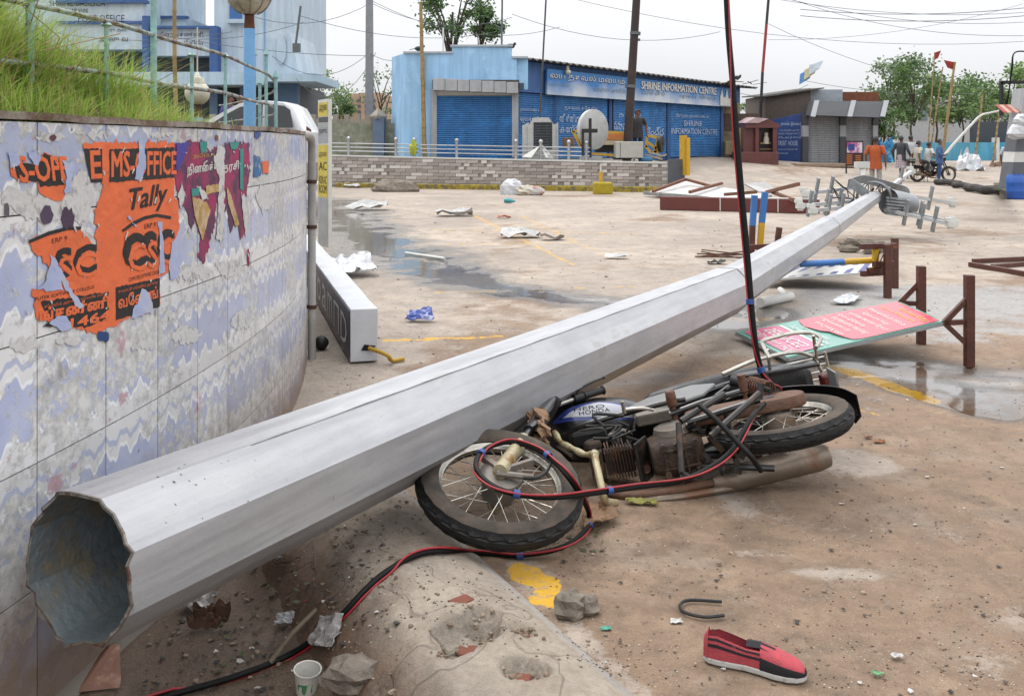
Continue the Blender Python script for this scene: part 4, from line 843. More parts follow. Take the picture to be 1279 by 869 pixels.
def striped_barricade():
    A, B, C, D = G(950, 352, .06), G(985, 333, .1), G(1092, 331, .2), G(1090, 342, .17); f = bil(A, B, C, D); n = (D - A).cross(B - A).normalized(); n = n if n.z > 0 else -n
    p1, p2 = G(1109, 372), G(1118, 360); t = root('barricade', 'tipped barricade with blue and white striped board lying under the mast', 'barricade', (p1.x, p1.y, 0), 'tipped barricades')
    MB().prism([A, D, C, B], n * .02).build('board', M_white, t); k = MB()
    for i in range(7):
        a = .12 + i * .125; q = [f(a, .05), f(a + .06, .05), f(a + .1, .95), f(a + .04, .95)]; k.prism([p + n * .021 for p in q], n * .002)
    k.build('stripes', mat('navy_stripe', '3a3f78', .4, var=.15), t)
    for p in (p1, p2): MB().bar((p.x, p.y, 0), (p.x, p.y, .5), .06).build('foot_bar', M_brown, t, bevel=.004)
    b = MB()
    for (q0, q1) in (((1075, 308), (1120, 307)), ((1077, 342), (1106, 340)), ((1085, 338), (1112, 336)), ((1092, 330), (1116, 329))): b.bar(P(*q0, p1.y + .05), P(*q1, p1.y + .15), .05, .05)
    b.build('frame_bar', M_brown, t); b = MB(); b.bar(P(1094, 309, p1.y + .1), P(1094, 338, p1.y + .1), .05); b.build('yellow_post', M_yel, t)
    y0, y1, y2 = P(1000, 330, p1.y + .25), P(1055, 327, p1.y + .25), P(1094, 325, p1.y + .2)
    MB().tube([y0, y1], .03, 10).build('blue_tube', M_blu, t, smooth=True); MB().tube([y1, y2], .03, 10).build('yellow_tube', M_yel, t, smooth=True)
    w = MB()
    for i in range(3): w.tube([P(1100 + i * 4, 312 + i * 6, p1.y), P(1090 + i * 3, 345 - i * 3, p1.y + .1)], .006, 5)
    w.build('tie_wire', mat('rust_wire', '4a3527', .8), t)
striped_barricade()
def far_barricade():
    d = 10.6; t = root('barricade', 'tipped barricade with upright blue and yellow banded posts behind the mast', 'barricade', G(950, 345), 'tipped barricades')
    for x0, x1, yt, ym, yb, lo in ((943, 938, 244, 282, 318, M_brown), (956, 947, 240, 278, 320, M_yel)):
        a = P(x0, yt, d); m = P((x0 * 2 + x1) / 3 - 1, ym, d); b = P(x1, 338, d)
        b.z = .01; up = MB().bar(m, a, .062, .062); up.build('blue_post', M_blu, t, bevel=.004); MB().bar(b, m, .06, .06).build('lower_post', lo, t, bevel=.004)
    q = MB(); q.bar(P(974, 284, d - .4), P(967, 335, d - .4), .055); q.bar(P(935, 309, d - .2), P(974, 307, d - .4), .055); q.build('foot_frame', M_brown, t, bevel=.004)
    k = MB(); r = random.Random(1)
    for i in range(6):
        a = G(872 + r.uniform(-4, 8), 314 + r.uniform(-2, 8), .02); k.tube([a, G(930, 316 + r.uniform(-3, 8), .05)], .009, 5)
    k.build('steel_rods', M_rust, label='bundle of thin rusty rods on the ground beyond the mast', cat='rods')
far_barricade()
M_board_w = mat('white_board', 'a9a8a6', .6, var=.12, col2='7f7a74', amt=.3, s2=4)
def white_hoarding():
    t = root('fallen_hoarding', 'collapsed white sheet hoarding with brown battens flat on the ground', 'hoarding', G(880, 245))
    a, b, c, d = G(812, 240, .1), G(855, 222, .5), G(965, 232, .45), G(1005, 254, .1)
    for i, (q) in enumerate((([(812, 241, .12), (856, 225, .4), (905, 237, .25), (880, 247, .14)]), ([(880, 247, .14), (905, 236, .28), (965, 246, .2), (930, 254, .1)]), ([(930, 231, .4), (955, 228, .45), (972, 240, .2), (948, 241, .2)]))):
        p = [G(*k) for k in q]; n = (p[1] - p[0]).cross(p[3] - p[0]).normalized(); n = n if n.z > 0 else -n; MB().prism(p, n * .04).build('sheet', M_board_w, t)
    e = MB(); e.bar(G(806, 241, .1), G(960, 255, .14), .1, .1); e.build('edge_rail', M_galv, t)
    k = MB()
    for q0, q1 in (((816, 239, .2), (857, 224, .48)), ((857, 224, .48), (886, 232, .34)), ((862, 240, .27), (902, 229, .4)), ((958, 240, .3), (998, 230, .6)), ((965, 240, .3), (992, 250, .3)), ((906, 243, .3), (945, 240, .4))): k.bar(G(*q0), G(*q1), .07, .07)
    k.build('batten', mat('batten_brown', '6a4430', .8, var=.2), t)
    b = MB().prism([G(826, 262, .01), G(1012, 268, .01), G(1012, 254, .3) * 1, G(826, 250, .27)], (.05, .35, 0)); b = MB(); A, B_ = G(826, 262), G(1024, 267); b.bar(A + Vector((0, 0, .15)), B_ + Vector((0, 0, .15)), .22, .29); o = b.build('fallen_beam', mat('maroon_beam', '5d2c25', .7, var=.15, scale=3, col2='472019', amt=.35), label='long maroon boxed beam lying along the front of the white hoarding', cat='beam', bevel=.01)
    q = MB()
    for k_ in (.38, .74): q.bar(A.lerp(B_, k_) + Vector((0, -.12, .01)), A.lerp(B_, k_) + Vector((0, -.12, .29)), .02)
    q.bar(A.lerp(B_, .45) + Vector((0, 0, .305)), B_ + Vector((0, 0, .305)), .16, .02); q.build('white_trim', M_white, o)
white_hoarding()
# bits by the mast: broken pipe lengths
for lb, q0, q1, r_ in (('short pale concrete pipe stub beside the mast', (950, 378), (988, 370), .045), ('white plastic pipe offcut beside the pale concrete stub', (975, 362), (986, 372), .03), ('long white conduit lying across the wet patch', (507, 316), (556, 323), .018)):
    MB().tube([G(*q0, r_), G(*q1, r_)], r_, 10).build('pipe', M_white, label=lb, cat='pipe', smooth=True)
fr = root('fallen_gate', 'rusty flat steel frame lying on the bare ground beyond the brown feet', 'frame', G(1250, 335))
for q0, q1 in (((1212, 330), (1300, 345)), ((1216, 326), (1300, 322)), ((1240, 333), (1300, 328))): MB().bar(G(*q0, .03), G(*q1, .03), .05).build('bar', M_brown, fr)
# tall narrow banner board
bn = G(408, 318); t = root('banner_stand', 'tall narrow yellow and white banner board standing past the light-box', 'banner', bn)
dv = Vector((.30, -.52, 0)).normalized(); dp = Vector((dv.y, -dv.x, 0)); Wb, Hb = .42, 2.02
o = bn - dv * .2
MB().prism([o + Vector((0, 0, .1)), o + dv * Wb + Vector((0, 0, .1)), o + dv * Wb + Vector((0, 0, Hb)), o + Vector((0, 0, Hb))], dp * .045).build('frame', M_white, t)
sg = 1 if (dp.dot(Vector((-bn.x, -bn.y, 0))) > 0) else -1
ff = o + (dp * .045 if sg > 0 else Vector()) + dp * sg * .003
def bpart(name, a0, a1, z0, z1, m, lift=.0): 
    q = ff + dp * sg * lift; MB().add([q + dv * a0 + Vector((0, 0, z0)), q + dv * a1 + Vector((0, 0, z0)), q + dv * a1 + Vector((0, 0, z1)), q + dv * a0 + Vector((0, 0, z1))], [(0, 1, 2, 3)]).build(name, m, t)
yb = mat('banner_yellow', 'b8a738', .5, var=.15); gb = mat('banner_grey', '8f9396', .5, var=.2)
for (z0, z1, m) in ((1.8, 1.98, yb), (1.72, 1.79, mat('banner_dark', '3a3b3c', .5)), (1.45, 1.71, gb), (.75, 1.43, yb), (.12, .74, gb)): bpart('print_panel', .02, Wb - .02, z0, z1, m)
x = MB(); q = ff + dp * sg * .004
ov, xd = (q + dv * .06, dv * .3)
if dv.cross(Vector((0, 0, 1))).dot(dp * sg) < 0: ov, xd = q + dv * .36, -dv * .3
for z, s in ((1.84, 'அறை'), (1.55, 'தங்கும்'), (1.25, 'அறைகள்'), (1.1, 'AC'), (.92, 'NON AC'), (.8, 'ROOM')): text_on(x, s, ov + Vector((0, 0, z)), xd, (0, 0, .11))
x.build('black_letters', M_ink, t)
# ------------------------------------------------------------------ motorbikes
M_tyre = mat('tyre_rubber', '080808', .7, var=.2, scale=12, col2='352e27', amt=.33, s2=7, bump=.2, bscale=80)
M_dust = mat('dusty_sidewall', '2b2722', .9, var=.25, scale=10, col2='4d4238', amt=.5, s2=9, bump=.2, bscale=90, edge=.14)
M_chrome = mat('dull_chrome', 'a9a59c', .28, metal=.85, var=.15, scale=10, col2='6e5640', amt=.36, s2=14, bump=.08)
M_alu = mat('dusty_aluminium', '6f6961', .5, metal=.45, var=.2, scale=10, col2='5f4d3c', amt=.45, s2=9, bump=.2)
M_blk = mat('black_enamel', '0d0d0f', .3, var=.2, scale=8, col2='2e2823', amt=.36, s2=9, bump=.05, coat=.3)
M_blkr = mat('black_plastic', '0e0e0e', .6, var=.2, scale=12, col2='2a241f', amt=.36, s2=12)
M_seat = mat('black_vinyl', '121214', .42, var=.15, scale=14, col2='2c2926', amt=.35, s2=8, bump=.15)
M_engine = mat('grimy_engine', '4d3c2e', .7, metal=.3, var=.3, scale=16, col2='2c211a', amt=.5, s2=11, bump=.4)
M_oil = mat('oily_black', '15110e', .5, var=.3, scale=14, col2='3b2618', amt=.42, s2=12, bump=.3)
M_rustp = mat('rusty_pipe', '5f4433', .65, metal=.2, var=.25, scale=10, col2='4e2c1b', amt=.46, s2=9, bump=.3)
M_muff = mat('muffler_steel', '7b6f62', .42, metal=.5, var=.18, scale=7, col2='6b4a33', amt=.44, s2=6, bump=.15)
M_cream = mat('cream_guard', '9c9274', .42, metal=.1, var=.15, scale=12, col2='6f5220', amt=.44, s2=16, bump=.15)
M_silver = mat('silver_plastic', '6c6d6c', .45, metal=.15, var=.12, col2='6b6157', amt=.34, s2=8)
def wheel(par, name, c, n, R=.305, dusty=True, drum=.07):
    n = Vector(n).normalized(); h = MB()
    h.lathe([(.012, -.09), (.03, -.085), (.032, -.05), (drum, -.045), (drum * 1.08, -.02), (drum * 1.08, .02), (drum * .9, .045), (.034, .05), (.03, .085), (.012, .09)], c, n, 24); hub = h.build(name, M_alu, par, smooth=True, local=True)
    prof = [(.222, -.028), (.232, -.038), (.25, -.043), (.272, -.044), (.289, -.038), (.298, -.027), (.3035, -.017), (.2975, -.0145), (.2975, -.012), (.3045, -.0095), (.305, 0), (.3045, .0095), (.2975, .012), (.2975, .0145), (.3035, .017), (.298, .027), (.289, .038), (.272, .044), (.25, .043), (.232, .038), (.222, .028), (.228, 0)]
    ax = n; u = ax.orthogonal().normalized(); w = ax.cross(u); N = 112; vs = []; fs = []; cc = Vector(c)
    for k, (r, hh) in enumerate(prof):
        for j in range(N):
            rr = r * R / .305
            if k in (5, 15) and j % 2: rr -= .011
            if k in (6, 14) and (j // 2) % 2: rr -= .006
            if k in (4, 16) and j % 4 < 2: rr -= .002
            a = 2 * math.pi * (j + (.5 if k in (6, 14) else 0)) / N; vs.append(cc + ax * hh + (u * math.cos(a) + w * math.sin(a)) * rr)
    K = len(prof)
    for k in range(K):
        for j in range(N): fs.append((k * N + j, k * N + (j + 1) % N, ((k + 1) % K) * N + (j + 1) % N, ((k + 1) % K) * N + j))
    q = MB().add(vs, fs); q.m = [1 if (i // N) in (0, 1, 2, 3, 16, 17, 18, 19) else 0 for i in range(len(fs))]; q.build('tyre', [M_tyre, M_dust if dusty else M_tyre], hub, smooth=True, local=True)
    MB().lathe([(.231, -.03), (.234, -.03), (.224, -.026), (.214, -.014), (.206, -.008), (.206, .008), (.214, .014), (.224, .026), (.234, .03), (.231, .03), (.222, .02), (.222, -.02)], c, n, 64, closed=True).build('rim', M_chrome, hub, smooth=True, local=True)
    s = MB()
    for i in range(32):
        a = 2 * math.pi * i / 32; sd = 1 if i % 2 else -1; b = a + (.62 if (i // 2) % 2 else -.62); p0 = cc + ax * sd * .036 + (u * math.cos(b) + w * math.sin(b)) * (drum * .95); p1 = cc + (u * math.cos(a) + w * math.sin(a)) * .207; s.tube([p0, p1], .0019, 5, cap=False)
    s.build('spokes', M_chrome, hub, local=True); return hub
def motorbike(label, group, M4, front, fallen):
    t = root('motorbike', label, 'motorbike', (0, 0, 0), group); t.matrix_world = M4; t.location, t.rotation_euler = M4.to_translation(), M4.to_euler(); ORG[t.name] = Vector((0, 0, 0))
    K = dict(parent=t, local=True)
    wheel(t, 'rear_wheel', (0, 0, 0), (0, 1, 0), .305, drum=.065)
    fw = wheel(t, 'front_wheel', front['axle'], front['axis'], .302, drum=.06)
    # frame
    f = MB(); f.tube(spline([(.98, 0, .52), (.86, 0, .44), (.62, 0, .38), (.42, 0, .34), (.38, 0, .1)], 6), .02, 8); f.tube(spline([(.98, 0, .46), (.92, 0, .3), (.86, 0, .1)], 5), .018, 8)
    for s in (-1, 1):
        f.tube(spline([(.42, s * .05, .36), (.15, s * .1, .4), (-.2, s * .11, .44)], 5), .014, 8); f.tube([(.38, s * .07, .05), (.12, s * .1, .36)], .012, 8); f.tube(spline([(.38, s * .06, -.02), (.2, s * .09, -.005), (0, s * .1, 0)], 4), .017, 8)
    f.build('frame', M_blk, smooth=True, **K)
    # side tube along the crankcase
    f = MB(); f.tube(spline([(.9, .1, .1), (.78, .13, .07), (.62, .15, .04), (.46, .165, .02), (.36, .17, .0)], 6), .0125, 8); f.build('footrest_tube', M_blk, smooth=True, **K)
    # engine
    e = MB(); rs = []
    for x, w, z0, z1 in ((.33, .055, -.05, .09), (.36, .07, -.085, .11), (.44, .078, -.105, .11), (.51, .078, -.1, .1), (.55, .066, -.085, .08)):
        rs.append([Vector((x, -.035 + w * math.copysign(abs(math.cos(a)) ** .55, math.cos(a)), (z0 + z1) / 2 + (z1 - z0) / 2 * math.copysign(abs(math.sin(a)) ** .55, math.sin(a)))) for a in np.linspace(0, 2 * math.pi, 20, endpoint=False)])
    e.loft(rs); eng = e.build('engine', M_engine, smooth=True, **K)
    c = MB(); c.lathe([(.002, .035), (.05, .034), (.075, .024), (.082, 0)], (.44, .04, .03), (0, 1, 0), 24); c.lathe([(.002, .03), (.035, .028), (.045, 0)], (.36, .03, .05), (0, 1, 0), 18); c.build('clutch_cover', M_alu, eng, smooth=True, local=True)
    rb = MB()
    for i in range(4): rb.box((.37 + i * .043, -.035, -.104), (.006, .12, .01))
    rb.box((.435, .0, -.105), (.15, .006, .01)); rb.box((.435, -.07, -.105), (.15, .006, .01))
    for x, y in ((.37, .02), (.37, -.09), (.5, .02), (.5, -.09), (.44, -.035)): rb.lathe([(.002, -.02), (.013, -.02), (.014, 0)], (x, y, -.103), (0, 0, 1), 10)
    rb.build('sump_ribs', M_engine, eng, local=True)
    sp = MB(); sp.box((.585, -.03, -.05), (.012, .17, .12), Matrix.Rotation(-.5, 3, 'Y')); sp.build('skid_plate', M_oil, bevel=.004, **K)
    hl = MB()
    for y, z in ((.04, -.02), (-.03, -.07)): hl.cut(); hl.lathe([(.002, -.002), (.017, -.002), (.019, .003)], (.592 + (-z - .05) * -.5, y - .03, z), (-.5, 0, -.86), 14)
    hl.build('plate_bolt', M_rust, t, local=True)
    cy = MB(); 
    for i in range(9): cy.box((.63 + i * .0125, -.03, .02 + i * .003), (.005, .14 - .004 * abs(i - 4), .14 - .004 * abs(i - 4)))
    cy.box((.68, -.03, .03), (.12, .09, .09)); cy.build('cylinder', mat('finned_iron', '33261d', .7, metal=.3, var=.3, scale=16, col2='5f3d26', amt=.42, s2=12), eng, local=True)
    hd = MB(); hd.box((.775, -.03, .05), (.06, .12, .12)); hd.lathe([(.002, .03), (.035, .028), (.04, 0)], (.78, .035, .055), (0, 1, 0), 16); hd.build('cylinder_head', M_engine, eng, bevel=.01, local=True)
    cb = MB(); cb.lathe([(.02, -.05), (.028, -.03), (.028, .03), (.02, .05)], (.66, .02, .2), (.7, 0, -.3), 12); cb.lathe([(.022, 0), (.022, .05)], (.62, .02, .2), (0, 0, -1), 12); cb.build('carburettor', M_alu, smooth=True, **K)
    ab = MB(); ab.box((.79, .04, .2), (.17, .08, .05)); ab.build('air_shroud', M_blkr, bevel=.02, **K)
    # exhaust
    x = MB(); pts = spline([(.77, -.04, .0), (.78, -.08, -.08), (.72, -.12, -.13), (.6, -.14, -.14), (.46, -.155, -.115), (.3, -.17, -.055)], 7); x.tube(pts, .019, 10); x.build('exhaust_pipe', M_rustp, smooth=True, **K)
    x = MB(); x.tube([(.34, -.17, -.06), (.3, -.172, -.055), (.22, -.175, -.04), (.0, -.18, .01), (-.13, -.185, .035), (-.175, -.186, .045), (-.18, -.186, .046)], [.02, .036, .052, .056, .054, .046, .02], 20); x.build('muffler', M_muff, smooth=True, **K)
    x = MB(); x.tube(spline([(.68, -.15, -.155), (.5, -.17, -.15), (.34, -.19, -.1), (.22, -.21, -.05)], 5), .014, 8); x.build('heat_guard', M_muff, smooth=True, **K)
    # chain cover, swing arm, shocks
    ch = MB(); out = []
    for a in np.linspace(math.pi / 2, 3 * math.pi / 2, 9): out.append((-.06 + .075 * math.cos(a), .012 + .062 * math.sin(a)))
    for a in np.linspace(-math.pi / 2, math.pi / 2, 9): out.append((.33 + .05 * math.cos(a), .02 + .052 * math.sin(a)))
    rings = []
    for y, k in ((.055, .9), (.062, 1), (.092, 1), (.104, .9), (.108, .72)):
        cx = .135; rings.append([Vector((cx + (px - cx) * (1 - (1 - k) * .25), y, .015 + (pz - .015) * k)) for px, pz in out])
    ch.loft(rings); ch.build('chain_cover', M_rustp, smooth=True, **K)
    for s in (-1, 1):
        sh = MB(); a, b = Vector((-.005, s * .125, .035)), Vector((.1, s * .13, .36)); v = (b - a); sh.tube([a, b], .011, 8); sh.tube([a.lerp(b, .5), a.lerp(b, .93)], .024, 12); ob = sh.build('shock_absorber', M_blkr, smooth=True, **K)
        hx = MB(); ux = v.normalized().orthogonal(); wx = v.normalized().cross(ux); hx.tube([a.lerp(b, .06 + .42 * i / 70) + (ux * math.cos(i * .65) + wx * math.sin(i * .65)) * .026 for i in range(71)], .0042, 5); hx.build('spring', M_rustp, ob, smooth=True, local=True)
    # stands, pegs, pedals
    st = MB()
    for s in (-1, 1): st.tube(spline([(.38, s * .09, -.07), (.22, s * .115, -.1), (.08, s * .14, -.13)] if fallen else [(.38, s * .09, -.08), (.34, s * .12, -.2), (.36, s * .15, -.295)], 4), .014, 8)
    st.tube([(.22, -.11, -.1), (.22, .11, -.1)], .012, 8); st.tube([(.08, .14, -.13), (.06, .2, -.12)], .013, 8); st.build('centre_stand', M_blk, smooth=True, **K)
    ss = MB(); ss.tube([(.44, .13, -.04), (.3, .155, -.05), (.14, .17, -.06)], .011, 8); ss.build('side_stand', M_blk, smooth=True, **K)
    for s in (-1, 1):
        p = MB(); p.tube([(.42, s * .1, -.03), (.42, s * .17, -.025)], .011, 8); p.lathe([(.002, 0), (.021, 0), (.023, .01), (.021, .055), (.017, .06), (.002, .06)], (.42, s * .16, -.025), (0, s, 0), 12); p.build('foot_peg', M_rustp, smooth=True, **K)
        p = MB(); p.tube([(.1, s * .1, .08), (.1, s * .15, .08)], .009, 8); p.lathe([(.002, 0), (.018, 0), (.018, .07), (.002, .07)], (.1, s * .135, .08), (0, s, 0), 10); p.build('pillion_peg', M_rustp, smooth=True, **K)
    g = MB(); g.tube(spline([(.5, .15, -.0), (.55, .17, -.01), (.62, .175, .0)], 4), .007, 7); g.tube([(.62, .16, 0), (.62, .21, 0)], .009, 8); g.build('gear_pedal', M_chrome, smooth=True, **K)
    # tank
    TX = [(.46, .05, .36, .06), (.5, .09, .37, .085), (.6, .135, .39, .125), (.72, .155, .4, .15), (.86, .16, .41, .155), (.95, .135, .42, .13), (1.0, .08, .43, .08), (1.01, .02, .43, .02)]
    def tk(x, a, o=0.):
        xs = [q[0] for q in TX]; w, zc, h = (np.interp(x, xs, [q[i] for q in TX]) for i in (1, 2, 3)); ca, sa = math.cos(a), math.sin(a)
        return Vector((x, (w + o) * math.copysign(abs(ca) ** .75, ca), zc + (h + o) * math.copysign(abs(sa) ** .75, sa) * (1 if sa > 0 else .8)))
    m = MB(); m.loft([[tk(x, a) for a in np.linspace(0, 2 * math.pi, 28, endpoint=False)] for x in (.46, .48, .5, .55, .6, .66, .72, .79, .86, .91, .95, .98, 1.0, 1.01)]); tank = m.build('fuel_tank', M_blk, smooth='all', **K)
    if fallen:
        def patch(fn, x0, x1, n, name, mt, o):
            d = MB(); vs = []; fs = []
            for i in range(n + 1):
                x = x0 + (x1 - x0) * i / n; a, b = fn(i / n)
                for k in range(7): vs.append(tk(x, a + (b - a) * k / 6, o))
            for i in range(n):
                for k in range(6): fs.append((i * 7 + k, i * 7 + k + 1, i * 7 + k + 8, i * 7 + k + 7))
            d.add(vs, fs).build(name, mt, tank, smooth='all', local=True)
        patch(lambda s: (-1.0 + .1 * s - .3 * (1 - s), -.85 + .68 * math.sin(math.pi * min(1, s * 1.05)) ** .8 - .15 * (1 - s)), .52, .96, 14, 'blue_decal', mat('blue_decal', '25336f', .3, var=.1, coat=.3), .0015)
        patch(lambda s: (-.92 - .3 * (1 - s) + .12 * s, -.85 + .6 * math.sin(math.pi * min(1, s * 1.02)) - .2 * (1 - s)), .53, .9, 14, 'white_decal', mat('white_decal', '9a9ca2', .3, var=.08, coat=.3), .0028)
        tx = MB(); vs, fs = text_geo('HERO'); tx.add([tk(.83 - .14 * p[0], -.66 + .17 * p[1], .004) for p in vs], fs); vs, fs = text_geo('HONDA'); tx.add([tk(.81 - .14 * p[0], -.86 + .17 * p[1], .004) for p in vs], fs); tx.build('decal_letters', M_ink, tank, local=True)
    cp = MB(); cp.lathe([(.035, 0), (.036, .012), (.03, .018), (.002, .018)], (.8, 0, .56), (0, 0, 1), 18); cp.build('filler_cap', M_chrome, tank, smooth=True, local=True)
    # seat, side panels, tail
    sx = []
    for x, w, z, h in ((.52, .08, .49, .03), (.46, .115, .5, .045), (.3, .13, .49, .05), (.12, .135, .515, .055), (-.1, .13, .54, .055), (-.26, .1, .55, .04), (-.3, .06, .55, .02)):
        sx.append([Vector((x, w * math.copysign(abs(math.cos(a)) ** .6, math.cos(a)), z + h * math.copysign(abs(math.sin(a)) ** .7, math.sin(a)))) for a in np.linspace(0, 2 * math.pi, 18, endpoint=False)])
    MB().loft(sx).build('seat', M_seat, smooth='all', **K)
    for s in (-1, 1):
        q = MB(); q.prism([(.6, s * .1, .27), (.5, s * .11, .34), (.28, s * .125, .36), (.18, s * .125, .3), (.26, s * .12, .17), (.42, s * .115, .11), (.58, s * .1, .15)], (0, s * .02, 0)); q.build('side_panel', M_silver, bevel=.012, **K)
        q = MB(); q.prism([(.1, s * .115, .46), (-.3, s * .1, .5), (-.33, s * .09, .44), (.08, s * .115, .39)], (0, s * .02, 0)); q.build('tail_panel', M_blk, bevel=.008, **K)
    bx = MB(); bx.box((.5, .1, .1), (.15, .05, .07)); bx.build('battery_box', M_alu, bevel=.008, **K)
    mg = MB(); vs = []; fs = []; n = 20
    for i in range(n + 1):
        a = math.radians(60 + 118 * i / n); rr = .345
        for k, (y, dr) in enumerate(((-.07, -.03), (-.045, 0), (.045, 0), (.07, -.03))): vs.append((rr * math.cos(a) + dr * math.cos(a), y, (rr + dr) * math.sin(a)))
    for i in range(n):
        for k in range(3): fs.append((i * 4 + k, i * 4 + k + 1, i * 4 + k + 5, i * 4 + k + 4))
    mg.add(vs, fs); o = mg.build('rear_mudguard', M_blk, smooth=True, **K); md = o.modifiers.new('thick', 'SOLIDIFY'); md.thickness = .004
    npl = MB(); npl.box((-.335, .0, .3), (.008, .2, .13)); npl.build('number_plate', M_silver, **K); tl = MB(); tl.box((-.335, 0, .44), (.05, .12, .06)); tl.build('tail_lamp', mat('red_lens', '4a100e', .3), bevel=.015, **K)
    # grab rail and carrier
    r_ = MB()
    for s in (-1, 1): r_.tube(spline([(.12, s * .14, .46), (-.05, s * .165, .5), (-.24, s * .16, .53), (-.33, s * .12, .54)], 5), .0095, 8)
    r_.tube(spline([(-.33, .12, .54), (-.36, 0, .54), (-.33, -.12, .54)], 5), .0095, 8)
    for i in range(7): r_.tube([(-.12, -.1 + i * .033, .585), (-.4, -.1 + i * .033, .6)], .0055, 6)
    r_.tube([(-.12, -.12, .583), (-.12, .12, .583)], .008, 8); r_.tube([(-.4, -.12, .598), (-.4, .12, .598)], .008, 8); r_.build('carrier_rack', M_chrome, smooth=True, **K)
    r_ = MB(); r_.tube(spline([(-.08, .2, .3), (-.09, .235, .45), (-.12, .235, .56), (-.26, .235, .6), (-.34, .225, .58), (-.36, .215, .46), (-.3, .2, .34)], 7), .0095, 8); r_.tube([(-.34, .225, .5), (-.34, .1, .54)], .008, 8); r_.tube([(-.1, .22, .42), (-.1, .12, .46)], .008, 8); r_.build('saree_guard', M_chrome, smooth=True, **K)
    # crash guard
    cg = MB(); GU = front.get('guard', [(.97, .04, .42), (.93, .1, .34), (.9, .15, .24), (.87, .2, .15), (.845, .235, .09), (.84, .22, .02), (.835, .14, -.05), (.83, 0, -.095), (.83, -.12, -.1), (.85, -.2, -.02)]); cg.tube(spline(GU[:5], 6), [.0125 + .0025 * math.sin(i * .9) for i in range(25)], 10); cg.tube(spline(GU[4:], 6), .0145, 10); cg.ball(GU[4], .019, 10, 7); cg.build('crash_guard', M_cream, smooth=True, **K)
    # front end
    A, N_, Hd = Vector(front['axle']), Vector(front['axis']).normalized(), Vector(front['head'])
    for s in (-1, 1):
        o0 = A + N_ * s * .075; o1 = Hd + (N_.lerp(Vector(front['clamp']), .5)).normalized() * s * .075; q = MB(); q.tube([o0 - (o1 - o0).normalized() * .03, o0.lerp(o1, .38)], .027, 12); fk = q.build('fork_leg', M_cream if fallen else M_alu, smooth=True, **K)
        q = MB(); q.tube([o0.lerp(o1, .36), o0.lerp(o1, .52)], .016, 10); q.tube([o0.lerp(o1, .5), o1], .024, 12); q.build('fork_tube', M_blk, fk, smooth=True, local=True)
    q = MB(); q.bar(Hd - Vector(front['clamp']) * .1, Hd + Vector(front['clamp']) * .1, .06, .03); q.tube([Hd, Hd.lerp(A, .16)], .026, 10); q.build('fork_clamp', M_blkr, bevel=.006, **K)
    b = [Vector(p) for p in front['bar']]; hb = MB().tube(spline(b, 6), .011, 8).build('handlebar', M_chrome, smooth=True, **K)
    for e0, e1 in ((b[-1], b[-2]), (b[0], b[1])):
        v = (e1 - e0).normalized(); q = MB(); q.tube([e0, e0 + v * .006, e0 + v * .01, e0 + v * .11, e0 + v * .115], [.021, .021, .0165, .0165, .022], 14); q.tube([e0 + v * .12, e0 + v * .17], .021, 10); q.build('grip', M_blkr, hb, smooth=True, local=True)
        lv = Vector(front['lever']); q = MB(); q.tube(spline([e0 + v * .16, e0 + v * .13 + lv * .035, e0 + v * .06 + lv * .05, e0 - v * .01 + lv * .055], 5), .0055, 7); q.ball(e0 - v * .012 + lv * .055, .009, 8, 6); q.build('lever', M_blk, hb, smooth=True, local=True)
    hl = Vector(front['lamp']); hn = Vector(front['lampdir']).normalized(); q = MB(); q.lathe([(.002, -.1), (.04, -.09), (.075, -.04), (.085, 0), (.08, .006), (.07, .004)], hl, hn, 22); q.build('headlamp_shell', M_blkr, smooth=True, **K); q = MB(); q.lathe([(.08, .0), (.06, .014), (.03, .02), (.002, .022)], hl, hn, 22); q.build('headlamp_lens', mat('lamp_glass', '9a9c9e', .12, var=.08), smooth='all', **K)
    if not fallen:
        vs = []; fs = []
        for i in range(15):
            a = math.radians(20 + 130 * i / 14)
            for y in (-.06, .06): vs.append((A.x + .335 * math.cos(a), y, A.z + .335 * math.sin(a)))
        for i in range(14): fs.append((2 * i, 2 * i + 1, 2 * i + 3, 2 * i + 2))
        MB().add(vs, fs).build('front_mudguard', M_blk, smooth=True, **K)
    return t
M_f = Matrix.Translation((1.112, 4.006, .267)) @ Matrix.Rotation(3.122, 4, 'Z') @ Matrix.Rotation(.202, 4, 'Y') @ Matrix.Rotation(1.624, 4, 'X'); M_i = M_f.inverted(); R_i = M_i.to_3x3()
L_ = lambda p: M_i @ Vector(p)
axle_w = Vector((-.045, 3.43, .205))
motorbike('crushed black motorbike lying on its side with blue-flashed tank under the mast', 'motorbikes', M_f, dict(axle=L_(axle_w), axis=R_i @ Vector((.13, -.31, .94)), head=L_(P(682, 520, 4.2)), clamp=R_i @ Vector((.5, .1, .85)),
    bar=[L_(P(664, 540, 4.1)), L_(P(676, 528, 4.2)), L_(P(690, 510, 4.3)), L_(P(712, 500, 4.4)), L_(P(754, 487, 4.5))], lever=R_i @ Vector((-.1, .5, .9)), lamp=L_(P(655, 540, 4.05)), lampdir=R_i @ Vector((-.6, -.3, .6)), guard=[L_(P(*q)) for q in ((693, 540, 4.1), (702, 553, 4.02), (716, 560, 3.92), (730, 567, 3.84), (743, 567, 3.78), (746, 582, 3.72), (750, 600, 3.66), (754, 618, 3.62), (757, 626, 3.66), (770, 628, 3.75))]), True)
